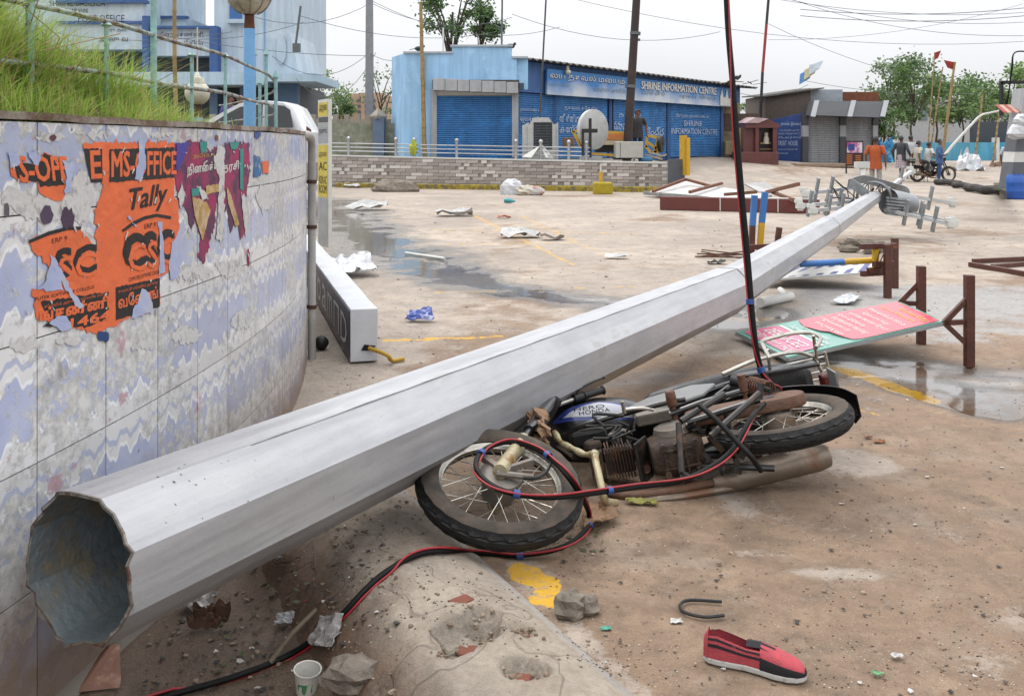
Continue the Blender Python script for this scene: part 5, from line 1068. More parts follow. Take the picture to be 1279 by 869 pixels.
# front brake plate and hub bits on the up-facing side of the front wheel
bd = MB(); nw = Vector((.13, -.31, .94)).normalized(); bd.lathe([(.012, .06), (.05, .058), (.078, .05), (.08, .04)], axle_w, nw, 26)
for a in (.4, 2.2): bd.bar(axle_w + nw * .065, axle_w + nw * .065 + Vector((math.cos(a) * .12, math.sin(a) * .11, .02)), .022, .02)
bd.tube([axle_w + nw * .07 + Vector((-.02, -.035, 0)), axle_w + nw * .07 + Vector((.11, -.02, -.02))], .012, 8)
bk = bpy.data.objects['motorbike']; bd.xf(M_i).build('brake_plate', M_alu, bk, smooth=True, local=True)
lk = MB(); rr_ = random.Random(6)
for q0, q1, r0 in (((949, 491, 3.78), (888, 545, 3.66), .0135), ((905, 492, 3.82), (851, 526, 3.72), .0135), ((848, 528, 3.72), (852, 590, 3.62), .012), ((852, 590, 3.62), (862, 596, 3.62), .01)): lk.cut(); lk.tube([M_i @ P(*q0), M_i @ P(*q1)], r0, 8)
lk.build('stand_tube', mat('grimy_tube', '2a2826', .5, metal=.2, var=.25, scale=12, col2='4f3524', amt=.42, s2=10), bk, smooth=True, local=True)
lk = MB()
for i in range(16): a_ = P(rr_.uniform(845, 930), rr_.uniform(535, 598), rr_.uniform(3.72, 3.95)); lk.bar(M_i @ a_, M_i @ (a_ + Vector((rr_.uniform(-.08, .08), rr_.uniform(-.05, .05), rr_.uniform(-.07, .07)))), rr_.uniform(.008, .025), rr_.uniform(.006, .018))
o_ = lk.build('shadow_bars', M_oil, bk, local=True); o_['kind'] = 'stuff'  # added dark bars standing in for the shadows between engine and wheel
lk = MB()
for i in range(12): a_ = P(rr_.uniform(755, 850), rr_.uniform(530, 556), rr_.uniform(3.85, 4.0)); lk.tube(spline([M_i @ a_, M_i @ (a_ + Vector((rr_.uniform(-.06, .06), .02, rr_.uniform(-.03, .05)))), M_i @ (a_ + Vector((rr_.uniform(-.14, .14), .05, rr_.uniform(-.04, .04))))], 4), rr_.uniform(.004, .008), 6)
o_ = lk.build('hoses', M_blkr, bk, smooth=True, local=True); o_['kind'] = 'stuff'
cbv = MB(); cbv.tube([M_i @ p for p in spline([P(655, 597, 3.36), P(672, 596, 3.34), P(685, 586, 3.4), P(688, 572, 3.5), P(680, 566, 3.7), P(660, 560, 3.85)], 6)], .006, 7); cbv.build('brake_cable', M_blkr, bk, smooth=True, local=True)
# torn cardboard caught in the forks, cardboard by the wheel, yellow wrapper
def crumple(name, corners, amp, m, label, cat, n=12, seed=1, thick=.003, lift=.0, smooth=False):
    r = random.Random(seed); A, B, C, D = [Vector(c) for c in corners]; f = bil(A, B, C, D); nn = (D - A).cross(B - A).normalized(); nn = nn if nn.z > 0 else -nn; vs = []
    for i in range(n + 1):
        for j in range(n + 1):
            a, b = i / n, j / n; k = float(fbm(a * 5 + seed * 3.1, b * 5 + seed, 3) - .5) * 2; e = .12 * float(vnoise(a * 6 + seed, b * 6)) if i in (0, n) or j in (0, n) else 0
            a2, b2 = .5 + (a - .5) * (1 - e), .5 + (b - .5) * (1 - e); vs.append(f(a2, b2) + nn * (amp * (k + .75) + lift) + (D - A) * r.uniform(-.012, .012) + (B - A) * r.uniform(-.012, .012))
    q = MB().add(vs, [(i * (n + 1) + j, (i + 1) * (n + 1) + j, (i + 1) * (n + 1) + j + 1, i * (n + 1) + j + 1) for i in range(n) for j in range(n)]); o = q.build(name, m, label=label, cat=cat, smooth=smooth)
    md = o.modifiers.new('thick', 'SOLIDIFY'); md.thickness = thick; return o
M_card = mat('cardboard', '7b6048', .9, var=.2, scale=12, col2='5a4330', amt=.42, s2=10, bump=.3)
crumple('cardboard', [P(686, 568, 3.75), P(668, 520, 4.0), P(690, 512, 4.0), P(701, 545, 3.75)], .06, M_card, 'torn brown cardboard jammed between the bent forks and the tank', 'cardboard', seed=3)
crumple('cardboard', [G(728, 665, .02), G(722, 635, .04), G(762, 632, .03), G(776, 648, .02)], .02, M_card, 'bent flat brown cardboard piece on the road beside the front wheel', 'cardboard', seed=4)
crumple('wrapper', [G(785, 630, .004), G(780, 625, .006), G(820, 626, .006), G(822, 632, .004)], .012, mat('yellow_wrap', '77742c', .5, var=.2), 'olive yellow plastic wrapper under the exhaust pipe', 'wrapper', seed=5)

# ------------------------------------------------------------------ cables
M_cab = mat('cable_black', '080808', .6, var=.2, scale=30, spec=.25); M_red = mat('cable_red', '8c1620', .45, var=.15, scale=30); M_tape = mat('tape_blue', '22407f', .45, var=.15)
def cable(name, label, pts, r, bands, root_at, n=7, twist=.12):
    t = root(name, label, 'cable', root_at); c = spline(pts, n); MB().tube(c, r, 10).build('black_conductor', M_cab, t, smooth='all')
    red = []; 
    for i, p in enumerate(c):
        T = (c[min(i + 1, len(c) - 1)] - c[max(i - 1, 0)]).normalized(); s = T.cross(Vector((0, 1, .35))).normalized(); a = i * twist; u = s * math.cos(a * .6) + T.cross(s) * (.4 + .5 * math.sin(a)); red.append(p + u.normalized() * (r + .003) + Vector((0, -.002, .002)))
    MB().tube(red, .0038, 8).build('red_wire', M_red, t, smooth='all')
    for b in bands:
        i = int(b * (len(c) - 1)); T = (c[min(i + 1, len(c) - 1)] - c[max(i - 1, 0)]).normalized(); MB().lathe([(r + .003, -.012), (r + .005, -.011), (r + .005, .011), (r + .003, .012)], c[i].lerp(red[i], .25), T, 12).build('tape', M_tape, t, smooth=True)
    return t
top = Vector((1.0, 4.6, 6.3))
MB().tube(spline([P(874, 506, 3.74), P(895, 524, 3.66), P(925, 556, 3.58), P(940, 572, 3.56), P(951, 588, 3.58)], 5), .0105, 8).build('cable_end', M_cab, label='loose end of dark blue-black cable lying across the chain cover', cat='cable', smooth=True)
cable('hanging_cable', 'thick black cable with red wire hanging down onto the motorbike', [top, P(903, -200, 4.55), P(908, 0, 4.5), P(916, 110, 4.45), P(924, 210, 4.4), P(934, 320, 4.35), P(942, 415, 4.3), P(950, 458, 4.3), P(962, 478, 4.28), P(972, 488, 4.26), P(962, 500, 4.2)], .014, (.56, .72), P(962, 500, 4.2), n=9)
run = [(968, 492, 4.2), (940, 520, 3.75), (918, 558, 3.62), (890, 582, 3.55), (850, 600, 3.52), (790, 609, 3.5), (740, 616, 3.4), (690, 621, 3.28), (645, 617, 3.22), (612, 604, 3.25), (595, 582, 3.35), (606, 561, 3.5), (640, 552, 3.6), (680, 566, 3.5), (712, 598, 3.36)]
pts = [P(*q) for q in run] + [G(736, 640, .06), G(730, 664, .03), G(700, 684, .025)]
for x, y in ((650, 693), (600, 690), (560, 688), (520, 693), (480, 716), (455, 738), (430, 765), (400, 792), (360, 818), (300, 842), (230, 862), (150, 885), (60, 930)):
    pts.append(GS(x, y, .013))
cable('fallen_cable', 'black cable taped to a red wire looping over the wheel and along the kerb', pts, .0095, (.19, .27, .36, .44, .52, .6), pts[-1])
MB().tube(spline([(-14, 9, 6.9), (-5, 6.6, 6.45), top, (7, 3.2, 6.5), (16, 1.2, 7.0)], 8), .02, 8).build('overhead_wire', M_cab, label='thick overhead wire that the hanging cable drops from', cat='wire')
# ------------------------------------------------------------------ shoe, cup, stones, sticks, bags
def build_shoe():
    h, tp = G(880, 824), G(1009, 849); D = (tp - h); L = D.length; D.normalize(); S = Vector((-D.y, D.x, 0)); z0 = tz(h.x, h.y) + .004
    t = root('slip_on_shoe', 'red and black slip-on canvas shoe with white sole lost on the mud', 'shoe', (h.x, h.y, z0)); o = Vector((h.x, h.y, z0))
    xs = [0, .05, .14, .28, .42, .56, .7, .82, .92, .98, 1.0]; wd = [.012, .024, .031, .033, .032, .037, .043, .043, .034, .018, .004]; ofs = [0, 0, .002, .004, .004, .002, -.002, -.004, -.006, -.008, -.008]
    ln = lambda a, i, y, z: o + D * (a * L) + S * (ofs[i] + y) + Vector((0, 0, z))
    outl = [ln(a, i, w, 0) for i, (a, w) in enumerate(zip(xs, wd))] + [ln(a, i, -w, 0) for i, (a, w) in reversed(list(enumerate(zip(xs, wd))))]
    MB().prism(outl, (0, 0, .017)).build('sole', mat('shoe_sole', 'a9a8a4', .6, var=.15, col2='6f665c', amt=.36, s2=30), t, bevel=.004)
    hts = [.064, .088, .092, .08, .068, .07, .062, .052, .042, .028, .018]
    def up(z0_, z1_, k0, k1, lo, hi, name, m, lift=0., aa=(0, math.pi)):
        vs = []; n = 16
        for i in range(lo, hi):
            for j in range(n + 1):
                th = aa[0] + (aa[1] - aa[0]) * j / n; y = math.cos(th) * (wd[i] * .95 + lift); z = .014 + (hts[i] - .014 + lift) * math.sin(th) ** .62; vs.append(ln(xs[i], i, y, z))
        fs = [((i) * (n + 1) + j, (i + 1) * (n + 1) + j, (i + 1) * (n + 1) + j + 1, i * (n + 1) + j + 1) for i in range(hi - lo - 1) for j in range(n)]
        q = MB().add(vs, fs).build(name, m, t, smooth='all'); return q
    red = mat('shoe_red', 'a5414a', .85, var=.15, scale=40, bump=.4, bscale=300, col2='5e3430', amt=.32, s2=30); blk = mat('shoe_black', '17151a', .85, var=.2, scale=40, bump=.4, bscale=300, col2='4b4238', amt=.34, s2=25)
    up(0, 0, 0, 0, 5, 11, 'vamp', red)
    # quarters either side of the foot opening, and heel
    up(0, 0, 0, 0, 0, 6, 'quarter', red, 0, (0, .78)); up(0, 0, 0, 0, 0, 6, 'quarter', red, 0, (math.pi - .78, math.pi)); up(0, 0, 0, 0, 0, 2, 'heel_counter', red, .0008, (0, math.pi))
    up(0, 0, 0, 0, 5, 11, 'rand', blk, .0012, (0, .42)); up(0, 0, 0, 0, 5, 11, 'rand', blk, .0012, (math.pi - .42, math.pi))
    up(0, 0, 0, 0, 9, 11, 'toe_trim', blk, .0009, (.2, math.pi - .2))
    for a in (.26, .52): 
        up(0, 0, 0, 0, 1, 6, 'stripe', blk, .0012, (a, a + .12)); up(0, 0, 0, 0, 1, 6, 'stripe', blk, .0012, (math.pi - a - .12, math.pi - a))
    MB().add([ln(xs[i], i, y * wd[i] * .85, .02) for i in range(0, 6) for y in (-1, 1)], [(2 * i, 2 * i + 1, 2 * i + 3, 2 * i + 2) for i in range(5)]).build('insole', blk, t)
    e = MB(); e.add([ln(xs[i], i, y, hts[i] * k) for i in (4, 5, 6) for y, k in ((-.02, .93), (0, 1.02), (.02, .93))], [(0, 1, 4, 3), (1, 2, 5, 4), (3, 4, 7, 6), (4, 5, 8, 7)]); e.build('tongue', blk, t)
build_shoe()
c0 = GS(383, 864); z0 = c0.z; cup = root('paper_cup', 'small white paper cup with green print standing in the gutter', 'cup', (c0.x, c0.y, z0))
MB().lathe([(.002, .002), (.028, .002), (.037, .066), (.0395, .067), (.0395, .071), (.036, .07), (.027, .006)], (c0.x, c0.y, z0), (.08, -.1, 1), 24).build('cup_body', mat('cup_white', 'b8b6ae', .5, var=.06), cup, smooth=True)
gp = MB(); 
for i, a in enumerate(np.linspace(-2.2, -.9, 9)):
    for z in (.018, .04): gp.v.append(Vector((c0.x + .08 * z + (.0295 + .138 * (z - .006)) * math.cos(a), c0.y - .1 * z + (.0295 + .138 * (z - .006)) * math.sin(a), z0 + z * (1 if z > .03 else (1 + .5 * math.sin(i * 1.3))))))
gp.f = [(2 * i, 2 * i + 1, 2 * i + 3, 2 * i + 2) for i in range(8)]; gp.m = [0] * 8; gp.build('green_print', mat('cup_green', '3f7a50', .5, var=.2), cup)
M_rock = mat('grey_rock', '6d645a', .9, var=.25, scale=18, col2='8f8577', amt=.4, s2=14, bump=.6); M_brick = mat('red_brick', '6d3c2c', .9, var=.25, scale=20, col2='55352a', amt=.4, s2=12, bump=.6)
def rock(px, py, r, m, label, cat='stone', seed=0, sq=(1, 1, .8), z=0.):
    rr = random.Random(seed); g_ = GS(px, py); zz = g_.z; q = MB(); q.ball((g_.x, g_.y, zz + r * sq[2] * .75), (r * sq[0], r * sq[1], r * sq[2]), 10, 7, .2, rr); return q.build('stone' if cat == 'stone' else cat, m, label=label, cat=cat)
rock(712, 768, .052, M_rock, 'jagged grey concrete lump on the mud beside the yellow paint', seed=1); rock(735, 764, .038, M_rock, 'smaller rounded grey lump touching the jagged concrete lump', seed=2)
rock(438, 858, .08, M_rock, 'pale broken concrete chunk beside the paper cup', seed=3, sq=(1, .7, .6), z=-.03)
for i, (x, y, a, b, c) in enumerate(((596, 812, .1, .05, .02), (576, 770, .07, .045, .02), (653, 853, .06, .04, .02), (655, 793, .045, .03, .014), (612, 792, .022, .012, .01))):
    g_ = G(x, y, .05); q = MB(); q.box((g_.x, g_.y, float(ramp_z(g_.x, g_.y)) - .004), (a, b, c), Matrix.Rotation(i * .7, 3, 'Z')); q.build('brick', M_brick, label=['largest red brick exposed in the broken concrete shoulder', 'red brick at the top of the broken hole in the concrete shoulder', 'red brick showing near the lower hole in the concrete shoulder', 'small brick corner right of the broken hole', 'tiny salmon brick chip inside the broken hole'][i], cat='brick', bevel=.004)
sh = [GS(75, 866, .01), GS(150, 858, .01), GS(148, 812, .05), GS(115, 814, .05)]; MB().prism(sh, (.0, .01, .015)).build('tile_shard', mat('wood_tile', '7b5747', .5, var=.15, col2='9a7a66', amt=.4, s2=20), label='broken wood-pattern floor tile leaning in the gutter', cat='tile shard')
st_ = MB(); a, b = GS(338, 830, .005), GS(396, 760, .03); st_.tube([a + Vector((0, 0, .01)), a.lerp(b, .45) + Vector((.004, 0, .02)), b], [.008, .0075, .006], 7); st_.build('stick', mat('stick', '6e6353', .9, var=.3, bump=.5), label='short bare stick propped across the gutter cable', cat='stick')
wr = MB(); wr.tube(spline([G(905, 768, .01), G(880, 770, .012), G(855, 764, .012), G(850, 755, .014), G(862, 749, .012), G(902, 751, .01)], 5), .005, 6); wr.build('rubber_strip', M_blkr, label='bent black rubber strip on the mud behind the shoe', cat='strip', smooth=True)
M_bag = mat('white_plastic', 'b3b5b8', .3, var=.12, scale=12, col2='8d8f92', amt=.35, s2=8); M_clear = mat('thin_plastic', '8f8c88', .25, var=.2, scale=18, col2='b7b7b4', amt=.42, s2=16)
crumple('plastic_bag', [G(425, 348, .02), G(415, 328, .06), G(458, 316, .2), G(474, 343, .02)], .07, M_bag, 'white plastic sack with purple print slumped behind the light-box', 'plastic bag', seed=7, n=14)
crumple('wrapper', [G(505, 402, .01), G(512, 390, .06), G(540, 386, .09), G(545, 402, .01)], .03, mat('blue_wrap', '2f4690', .35, var=.2, scale=30, col2='a9adc0', amt=.42, s2=16), 'crumpled blue and white packet on the dry ground', 'packet', seed=8)
crumple('paper', [G(1037, 381, .005), G(1048, 372, .03), G(1078, 370, .02), G(1068, 382, .005)], .03, M_bag, 'crumpled white paper sheet between the barricades', 'paper', seed=9)
crumple('plastic_sheet', [GS(388, 808, .01), GS(408, 772, .02), GS(436, 765, .02), GS(420, 810, .01)], .02, M_clear, 'clear torn plastic sheet by the gutter cable', 'plastic', seed=10)
crumple('plastic_sheet', [GS(222, 762, .01), GS(240, 744, .02), GS(278, 744, .02), GS(258, 766, .01)], .03, M_clear, 'clear crumpled plastic film under the mast base', 'plastic', seed=11)
crumple('plastic_bag', [GS(328, 700, .01), GS(335, 682, .04), GS(372, 678, .04), GS(368, 696, .01)], .05, M_clear, 'silvery torn wrapper in the gutter below the mast', 'plastic bag', seed=12)
crumple('plastic_sheet', [GS(345, 782, .005), GS(350, 768, .015), GS(372, 764, .015), GS(365, 780, .005)], .015, M_bag, 'small white film scrap next to the bare stick', 'plastic', seed=13)
crumple('cloth', [GS(230, 790, .005), GS(240, 768, .03), GS(290, 768, .03), GS(285, 788, .005)], .05, mat('brown_cloth', '4f3728', .9, var=.3), 'muddy brown rag balled up in the gutter', 'rag', seed=14)
# ------------------------------------------------------------------ buildings and things on the terrace
def ridged(mb, A, B, z0, z1, n, depth, nrm):
    """roller shutter: curved slats between two plan points"""
    A = Vector(A); B = Vector(B); vs = []; fs = []
    for i in range(n + 1):
        z = z0 + (z1 - z0) * i / n
        for dz, o in ((0, 0), (.3, depth), (.62, depth)):
            if i == n and dz: break
            zz = z + (z1 - z0) / n * dz; vs += [Vector((A.x, A.y, zz)) + nrm * o, Vector((B.x, B.y, zz)) + nrm * o]
    for i in range(len(vs) // 2 - 1): fs.append((2 * i, 2 * i + 1, 2 * i + 3, 2 * i + 2))
    return mb.add(vs, fs)
def fbox(mb, x0, y0, x1, y1, d, depth):
    """box whose front face stands at distance d, spanning the given photo columns and rows"""
    a, b = P(x0, y1, d), P(x1, y0, d); return mb.box(((a.x + b.x) / 2, d + depth / 2, (a.z + b.z) / 2), (abs(b.x - a.x), depth, abs(b.z - a.z)))
M_shut = mat('shutter_blue', '2b6aa3', .5, streak=.22, var=.1, scale=3, col2='387cb5', amt=.42, s2=2, bump=.05); M_lblue = mat('light_blue_wall', '8ab4d6', .8, streak=.16, var=.07, scale=1.2, col2='9cc3e2', amt=.42, s2=.9, bump=.1)
M_dblue = mat('deep_blue', '2a5288', .65, var=.12, streak=.2); M_clad = mat('silver_cladding', '9a9c9e', .4, streak=.15, metal=.2, var=.07); M_lett = mat('painted_letters', 'a3b0c4', .8, var=.2, scale=8, col2='5f86b4', amt=.38, s2=7)
SA_, SB_ = Vector((.42, 34.0)), Vector((9.9, 45.0)); SD = (SB_ - SA_).normalized(); SN = Vector((SD.y, -SD.x, 0))
def sp_(px, off=0.): 
    k = (px - 640) / FPX; t = (SA_.x - k * SA_.y) / (k * SD.y - SD.x); return SA_ + SD * t
def sp3(px, z, off=0.): q = sp_(px); return Vector((q.x, q.y, z)) + SN * off
def shrine():
    t = root('information_centre', 'long blue shuttered information centre with a white and blue signboard', 'building', (sp_(780).x, sp_(780).y, .9)); zb = .8
    back = Vector((-SN.x, -SN.y, 0)) * 5
    m = MB(); a, b = sp3(640, zb), sp3(905, zb); m.prism([a - SN * .05, b - SN * .05, b - SN * .05 + Vector((0, 0, 3.3)), a - SN * .05 + Vector((0, 0, 3.55))], back); m.build('wall', M_dblue, t)
    edges = [(646, 691), (694, 758), (766, 832), (837, 899)]
    for i, (x0, x1) in enumerate(edges):
        s = MB(); ridged(s, sp3(x0, 0, .0), sp3(x1, 0, .0), .93, 3.28, 32, .03, SN); s.build('shutter', M_shut, t)
    for x in (692.5, 762, 834.5, 901): m = MB(); q = sp3(x, 0, .04); m.box((q.x, q.y, 2.08), (.12, .1, 2.4)); m.build('shutter_guide', M_dblue, t)
    g = MB(); q = sp3(763.6, 0, .02); g.bar((q.x, q.y, 1.5), (q.x, q.y, 3.2), .16, .02); g.build('shutter_gap', mat('hole_black', '0b0a0a'), t)
    f = MB(); a, b = sp3(645, 3.3, .12), sp3(922, 3.3, .12); f.prism([a, b, b + Vector((0, 0, .95)), a + Vector((0, 0, 1.1))], -SN * .2); f.build('fascia', mat('fascia_blue', '2a5a92', .6, streak=.25, var=.12, scale=2), t)
    s = MB(); a, b = sp3(676, 3.26, .3), sp3(908, 3.22, .3); s.prism([a, b, b + Vector((0, 0, .86)), a + Vector((0, 0, .92))], -SN * .08)
    m, n, l, bs = node_mat('sign_sky'); B = NB(m.node_tree); tc = B.N('ShaderNodeTexCoord').outputs['Object']; sx = B.N('ShaderNodeSeparateXYZ'); l.new(tc, sx.inputs[0]); nz = B.noise(tc, .9, 5)
    c = B.mix(B.rng(B.math('ADD', B.math('MULTIPLY', sx.outputs[2], .9), B.math('MULTIPLY', nz, 1.1)), 2.6, 3.2), lin('b3b9bf'), lin('2f6ea8')); l.new(c, bs.inputs['Base Color']); bs.inputs['Roughness'].default_value = .5; s.build('signboard', m, t)
    x = MB()
    def st(mb, s_, x0, x1, z, h, off, shear=0.): a, b = sp3(x0, z, off), sp3(x1, z, off); text_on(mb, s_, a, b - a, (0, 0, h), shear)
    st(x, 'லய தகவல் மையம்', 679, 772, 3.78, .3, .33); st(x, 'SHRINE INFORMATION CENTRE', 793, 887, 3.72, .32, .33); st(x, 'SHRINE INFORMATION CENTRE', 793.4, 887.4, 3.73, .32, .335); x.build('sign_letters', M_white, t); x = MB(); st(x, 'லய தகவல் மையம்', 679.8, 772.8, 3.75, .3, .312); st(x, 'SHRINE INFORMATION CENTRE', 793.9, 888, 3.69, .32, .312); x.build('letter_shadow', M_dblue, t)
    x = MB(); st(x, 'மாதா கோவில்', 680, 704, 3.55, .16, .33); st(x, 'വിവരണ കേന്ദ്രം', 733, 777, 3.5, .2, .33); st(x, 'సమాచార', 794, 823, 3.52, .18, .33); st(x, 'सूचना केन्द्र', 841, 888, 3.46, .2, .33); x.build('small_sign_letters', mat('grey_letters', '6f7f90', .7), t)
    x = MB()
    for (s_, x0, x1, z, h) in (('தகவல் மையம்', 648, 674, 2.6, .17), ('सूचना केन्द्र', 648, 684, 2.2, .26), ('தகவல் கேந்திர', 704, 745, 2.72, .2), ('തീർത്ഥാടന', 698, 734, 2.3, .3), ('കേന്ദ്രം', 698, 728, 1.9, .3), ('தகவல்', 772, 800, 2.55, .2), ('సమాచార', 766, 785, 2.05, .34), ('కేంద్ర', 806, 828, 1.85, .34), ('திருத்தல தகவல் மையம்', 843, 884, 2.62, .2), ('SHRINE', 853, 876, 2.28, .24), ('INFORMATION CENTRE', 837.5, 895, 1.92, .26)): st(x, s_, x0, x1, z, h, .06)
    x.build('shutter_letters', M_lett, t)
    # cathedral silhouette on the sign
    c = MB(); a0 = sp3(892, 3.26, .33); dx = sp3(911, 3.26, .33) - a0; pr = [(0, 0), (0, .5), (.12, .95), (.2, .45), (.34, .5), (.44, 1), (.52, .45), (.62, .4), (.7, .62), (.78, .3), (.9, .45), (1, .2), (1, 0)]; c.prism([a0 + dx * u + Vector((0, 0, v * .82)) for u, v in pr], SN * .01); c.build('church_print', M_white, t)
    r = MB(); a, b = sp3(643, 4.42, .55), sp3(934, 4.18, .55); n_ = 90; vs = []; fs = []
    for i in range(n_ + 1):
        p = a.lerp(b, i / n_) + Vector((0, 0, .035 * math.cos(i * math.pi))); vs += [p, p - SN * 5.4 + Vector((0, 0, .5)), p + Vector((0, 0, .03)), p - SN * 5.4 + Vector((0, 0, .53))]
    for i in range(n_): k = i * 4; fs += [(k, k + 4, k + 5, k + 1), (k + 2, k + 3, k + 7, k + 6), (k, k + 2, k + 6, k + 4)]
    r.add(vs, fs); r.build('corrugated_roof', mat('old_asbestos', '4d4a46', .9, var=.2), t)
    e = MB(); rr = random.Random(5)
    for i in range(16): q = sp3(rr.uniform(890, 934), 4.25 + rr.uniform(-.05, .15), rr.uniform(.2, .7)); e.bar(q, q + Vector((rr.uniform(-.7, .7), rr.uniform(-.4, .4), rr.uniform(-.1, .2))), .18, .02)
    e.build('broken_sheets', mat('rust_sheet', '4a3a30', .85, var=.3), t)
    p = MB(); q = sp3(914, 0, .0); p.box((q.x, q.y + .2, 2.15), (.75, .5, 2.6)); p.build('end_column', mat('cream_plaster', '8d7d63', .85, var=.15, col2='6d5d49', amt=.4, s2=1.5), t)
    li = MB(); q = sp3(699, 4.12, .4); li.ball(q, (.12, .12, .1), 10, 6); li.box(q + Vector((0, 0, .16)), (.1, .1, .14)); li.build('wall_light', M_glass_globe, t)
    d = MB(); q = sp3(901, 0, .5); d.box((q.x, q.y, 1.3), (.62, .6, .62)); d.build('plinth_block', mat('cream_plaster', '8d7d63'), label='cream plaster block at the foot of the blue shutters', cat='block', bevel=.03)
    rb = MB(); 
    for i in range(5): q = sp3(rr.uniform(908, 924), 1.05, rr.uniform(.3, .9)); rb.ball(q + Vector((0, 0, .05)), (rr.uniform(.15, .4), .25, rr.uniform(.12, .4)), 8, 6, .25, rr)
    rb.build('rubbish_heap', mat('dark_rubbish', '33302d', .8, var=.4, scale=4), label='dark heap of rubbish sacks beside the information centre column', cat='rubbish')
    lt = MB(); a = sp3(905, 1.2, .5); lt.bar(a, a + Vector((.9, .3, 1.5)), .1, .3); lt.build('leaning_board', mat('grey_board', '7a6f60', .8), label='dusty board leaning on the cream column', cat='board')
shrine()
def shop():
    d = 33.2; t = root('corner_shop', 'sky-blue flat-roofed corner shop with one closed blue roller shutter', 'building', P(590, 195, d).xy.to_3d() + Vector((0, 0, .9)))
    a, b = P(505, 195, d), P(646, 195, d); m = MB()
    m.prism([(a.x, d, .5), (b.x, d, .5), (b.x, d, P(0, 72, d).z), (P(640, 0, d).x, d, P(0, 72, d).z), (P(640, 0, d).x, d, P(0, 60, d).z), (P(565, 0, d).x, d, P(0, 57, d).z), (P(565, 0, d).x, d, P(0, 66, d).z), (a.x, d, P(0, 66, d).z)], (-.0, 6.5, 0)); m.build('wall', M_lblue, t)
    m = MB(); l0 = P(490, 150, 35.5); m.prism([(a.x, d + .01, .5), (a.x, d + .01, P(0, 67, d).z), (l0.x, l0.y, P(0, 67, 34).z), (l0.x, l0.y, .5)], (0, 4, 0)); m.build('side_wall', M_lblue, t)
    c = MB(); fbox(c, 563, 56, 641, 58.5, d - .06, .3); fbox(c, 640, 70.5, 660, 73, d - .06, .3); fbox(c, 504, 64.5, 566, 67, d - .06, .3); c.build('parapet_trim', mat('trim_grey', '9aa3aa', .7), t)
    w = MB(); fbox(w, 645, 73, 660, 112, d + .1, .2); w.build('return_wall', M_lblue, t)
    for i in range(7): x0 = 541 + i * 15.3; k = MB(); fbox(k, x0 + .25, 98 + i * .8, x0 + 15, 113 + i * .6, d - .55, .6); k.build('canopy_panel', M_clad, t, bevel=.01)
    k = MB(); fbox(k, 540.5, 100, 649, 111, d - .5, .5); k.build('canopy_core', mat('seam_dark', '3d3b38'), t)
    for x0, x1 in ((539, 546), (640, 648)): k = MB(); fbox(k, x0, 113, x1, 197, d - .12, .3); k.build('pilaster', M_clad, t)
    k = MB(); fbox(k, 546, 112, 640, 122, d - .03, .1); k.build('shutter_box', M_white, t)
    s = MB(); ridged(s, Vector((P(546, 0, d).x, d - .06, 0)), Vector((P(640, 0, d).x, d - .06, 0)), .9, P(0, 120, d).z, 34, .035, Vector((0, -1, 0))); s.build('shutter', M_shut, t)
    k = MB(); fbox(k, 647, 104, 655, 112, d - .5, .2); k.build('meter_box', mat('meter_dark', '2f3f52', .6), t)
    k = MB(); fbox(k, 530, 70, 531.2, 112, d - .05, .04); k.build('conduit', M_clad, t)
shop()
def compound():
    d = 35.0; t = root('compound_wall', 'rough greenish rubble boundary wall with pale parapet blocks', 'wall', P(440, 190, d).xy.to_3d() + Vector((0, 0, .9))); m = MB(); fbox(m, 250, 154, 541, 200, d, .4); m.build('wall', mat('rubble', '777a68', .95, var=.25, scale=3, col2='8d8c7c', amt=.45, s2=4, bump=1., bscale=12), t)
    for i in range(16): x = 262 + i * 14; k = MB(); fbox(k, x, 143, x + 6, 154.5, d + .1, .25); k.build('parapet_block', M_conc, t)
    k = MB(); fbox(k, 250, 149, 488, 154.8, d + .12, .2); k.build('parapet_rail', M_conc, t)
    for x in (465, 535):
        p = root('gate_pillar', 'blue-grey plastered pillar with pointed cap beside the boundary wall' if x == 465 else 'blue-grey plastered pillar beside the corner shop shutter', 'pillar', (P(x + 8, 0, d - .3).x, d - .3, .9)); k = MB(); fbox(k, x + 1, 146, x + 15, 198, d - .4, .42); k.build('shaft', mat('blue_grey_plaster', '5c6a7c', .8, var=.2, scale=3), p); k = MB(); c = P(x + 8, 145, d - .19); k.lathe([(.29, -.12), (.33, -.06), (.33, 0), (.02, .28)], c, (0, 0, 1), 4); k.xf(Matrix.Translation(c) @ Matrix.Rotation(math.pi / 4, 4, 'Z') @ Matrix.Translation(-c)); k.build('cap', M_conc, p)
compound()
# far peach apartment block
t = root('apartment_block', 'distant peach apartment block seen through the trees', 'building', (P(440, 150, 150).x, 150, 0)); m = MB(); fbox(m, 425, 122, 452, 210, 150, 12); fbox(m, 450, 116, 478, 210, 148, 12); fbox(m, 435, 117, 462, 210, 156, 12); m.build('wall', mat('peach', '9c8672', .8), t)
for i in range(5):
    for j in range(3): k = MB(); fbox(k, 429 + i * 9, 124 + j * 7, 433 + i * 9, 128 + j * 7, 147.8, .1); k.build('window', mat('window_dark', '4b4a4c', .3), t)
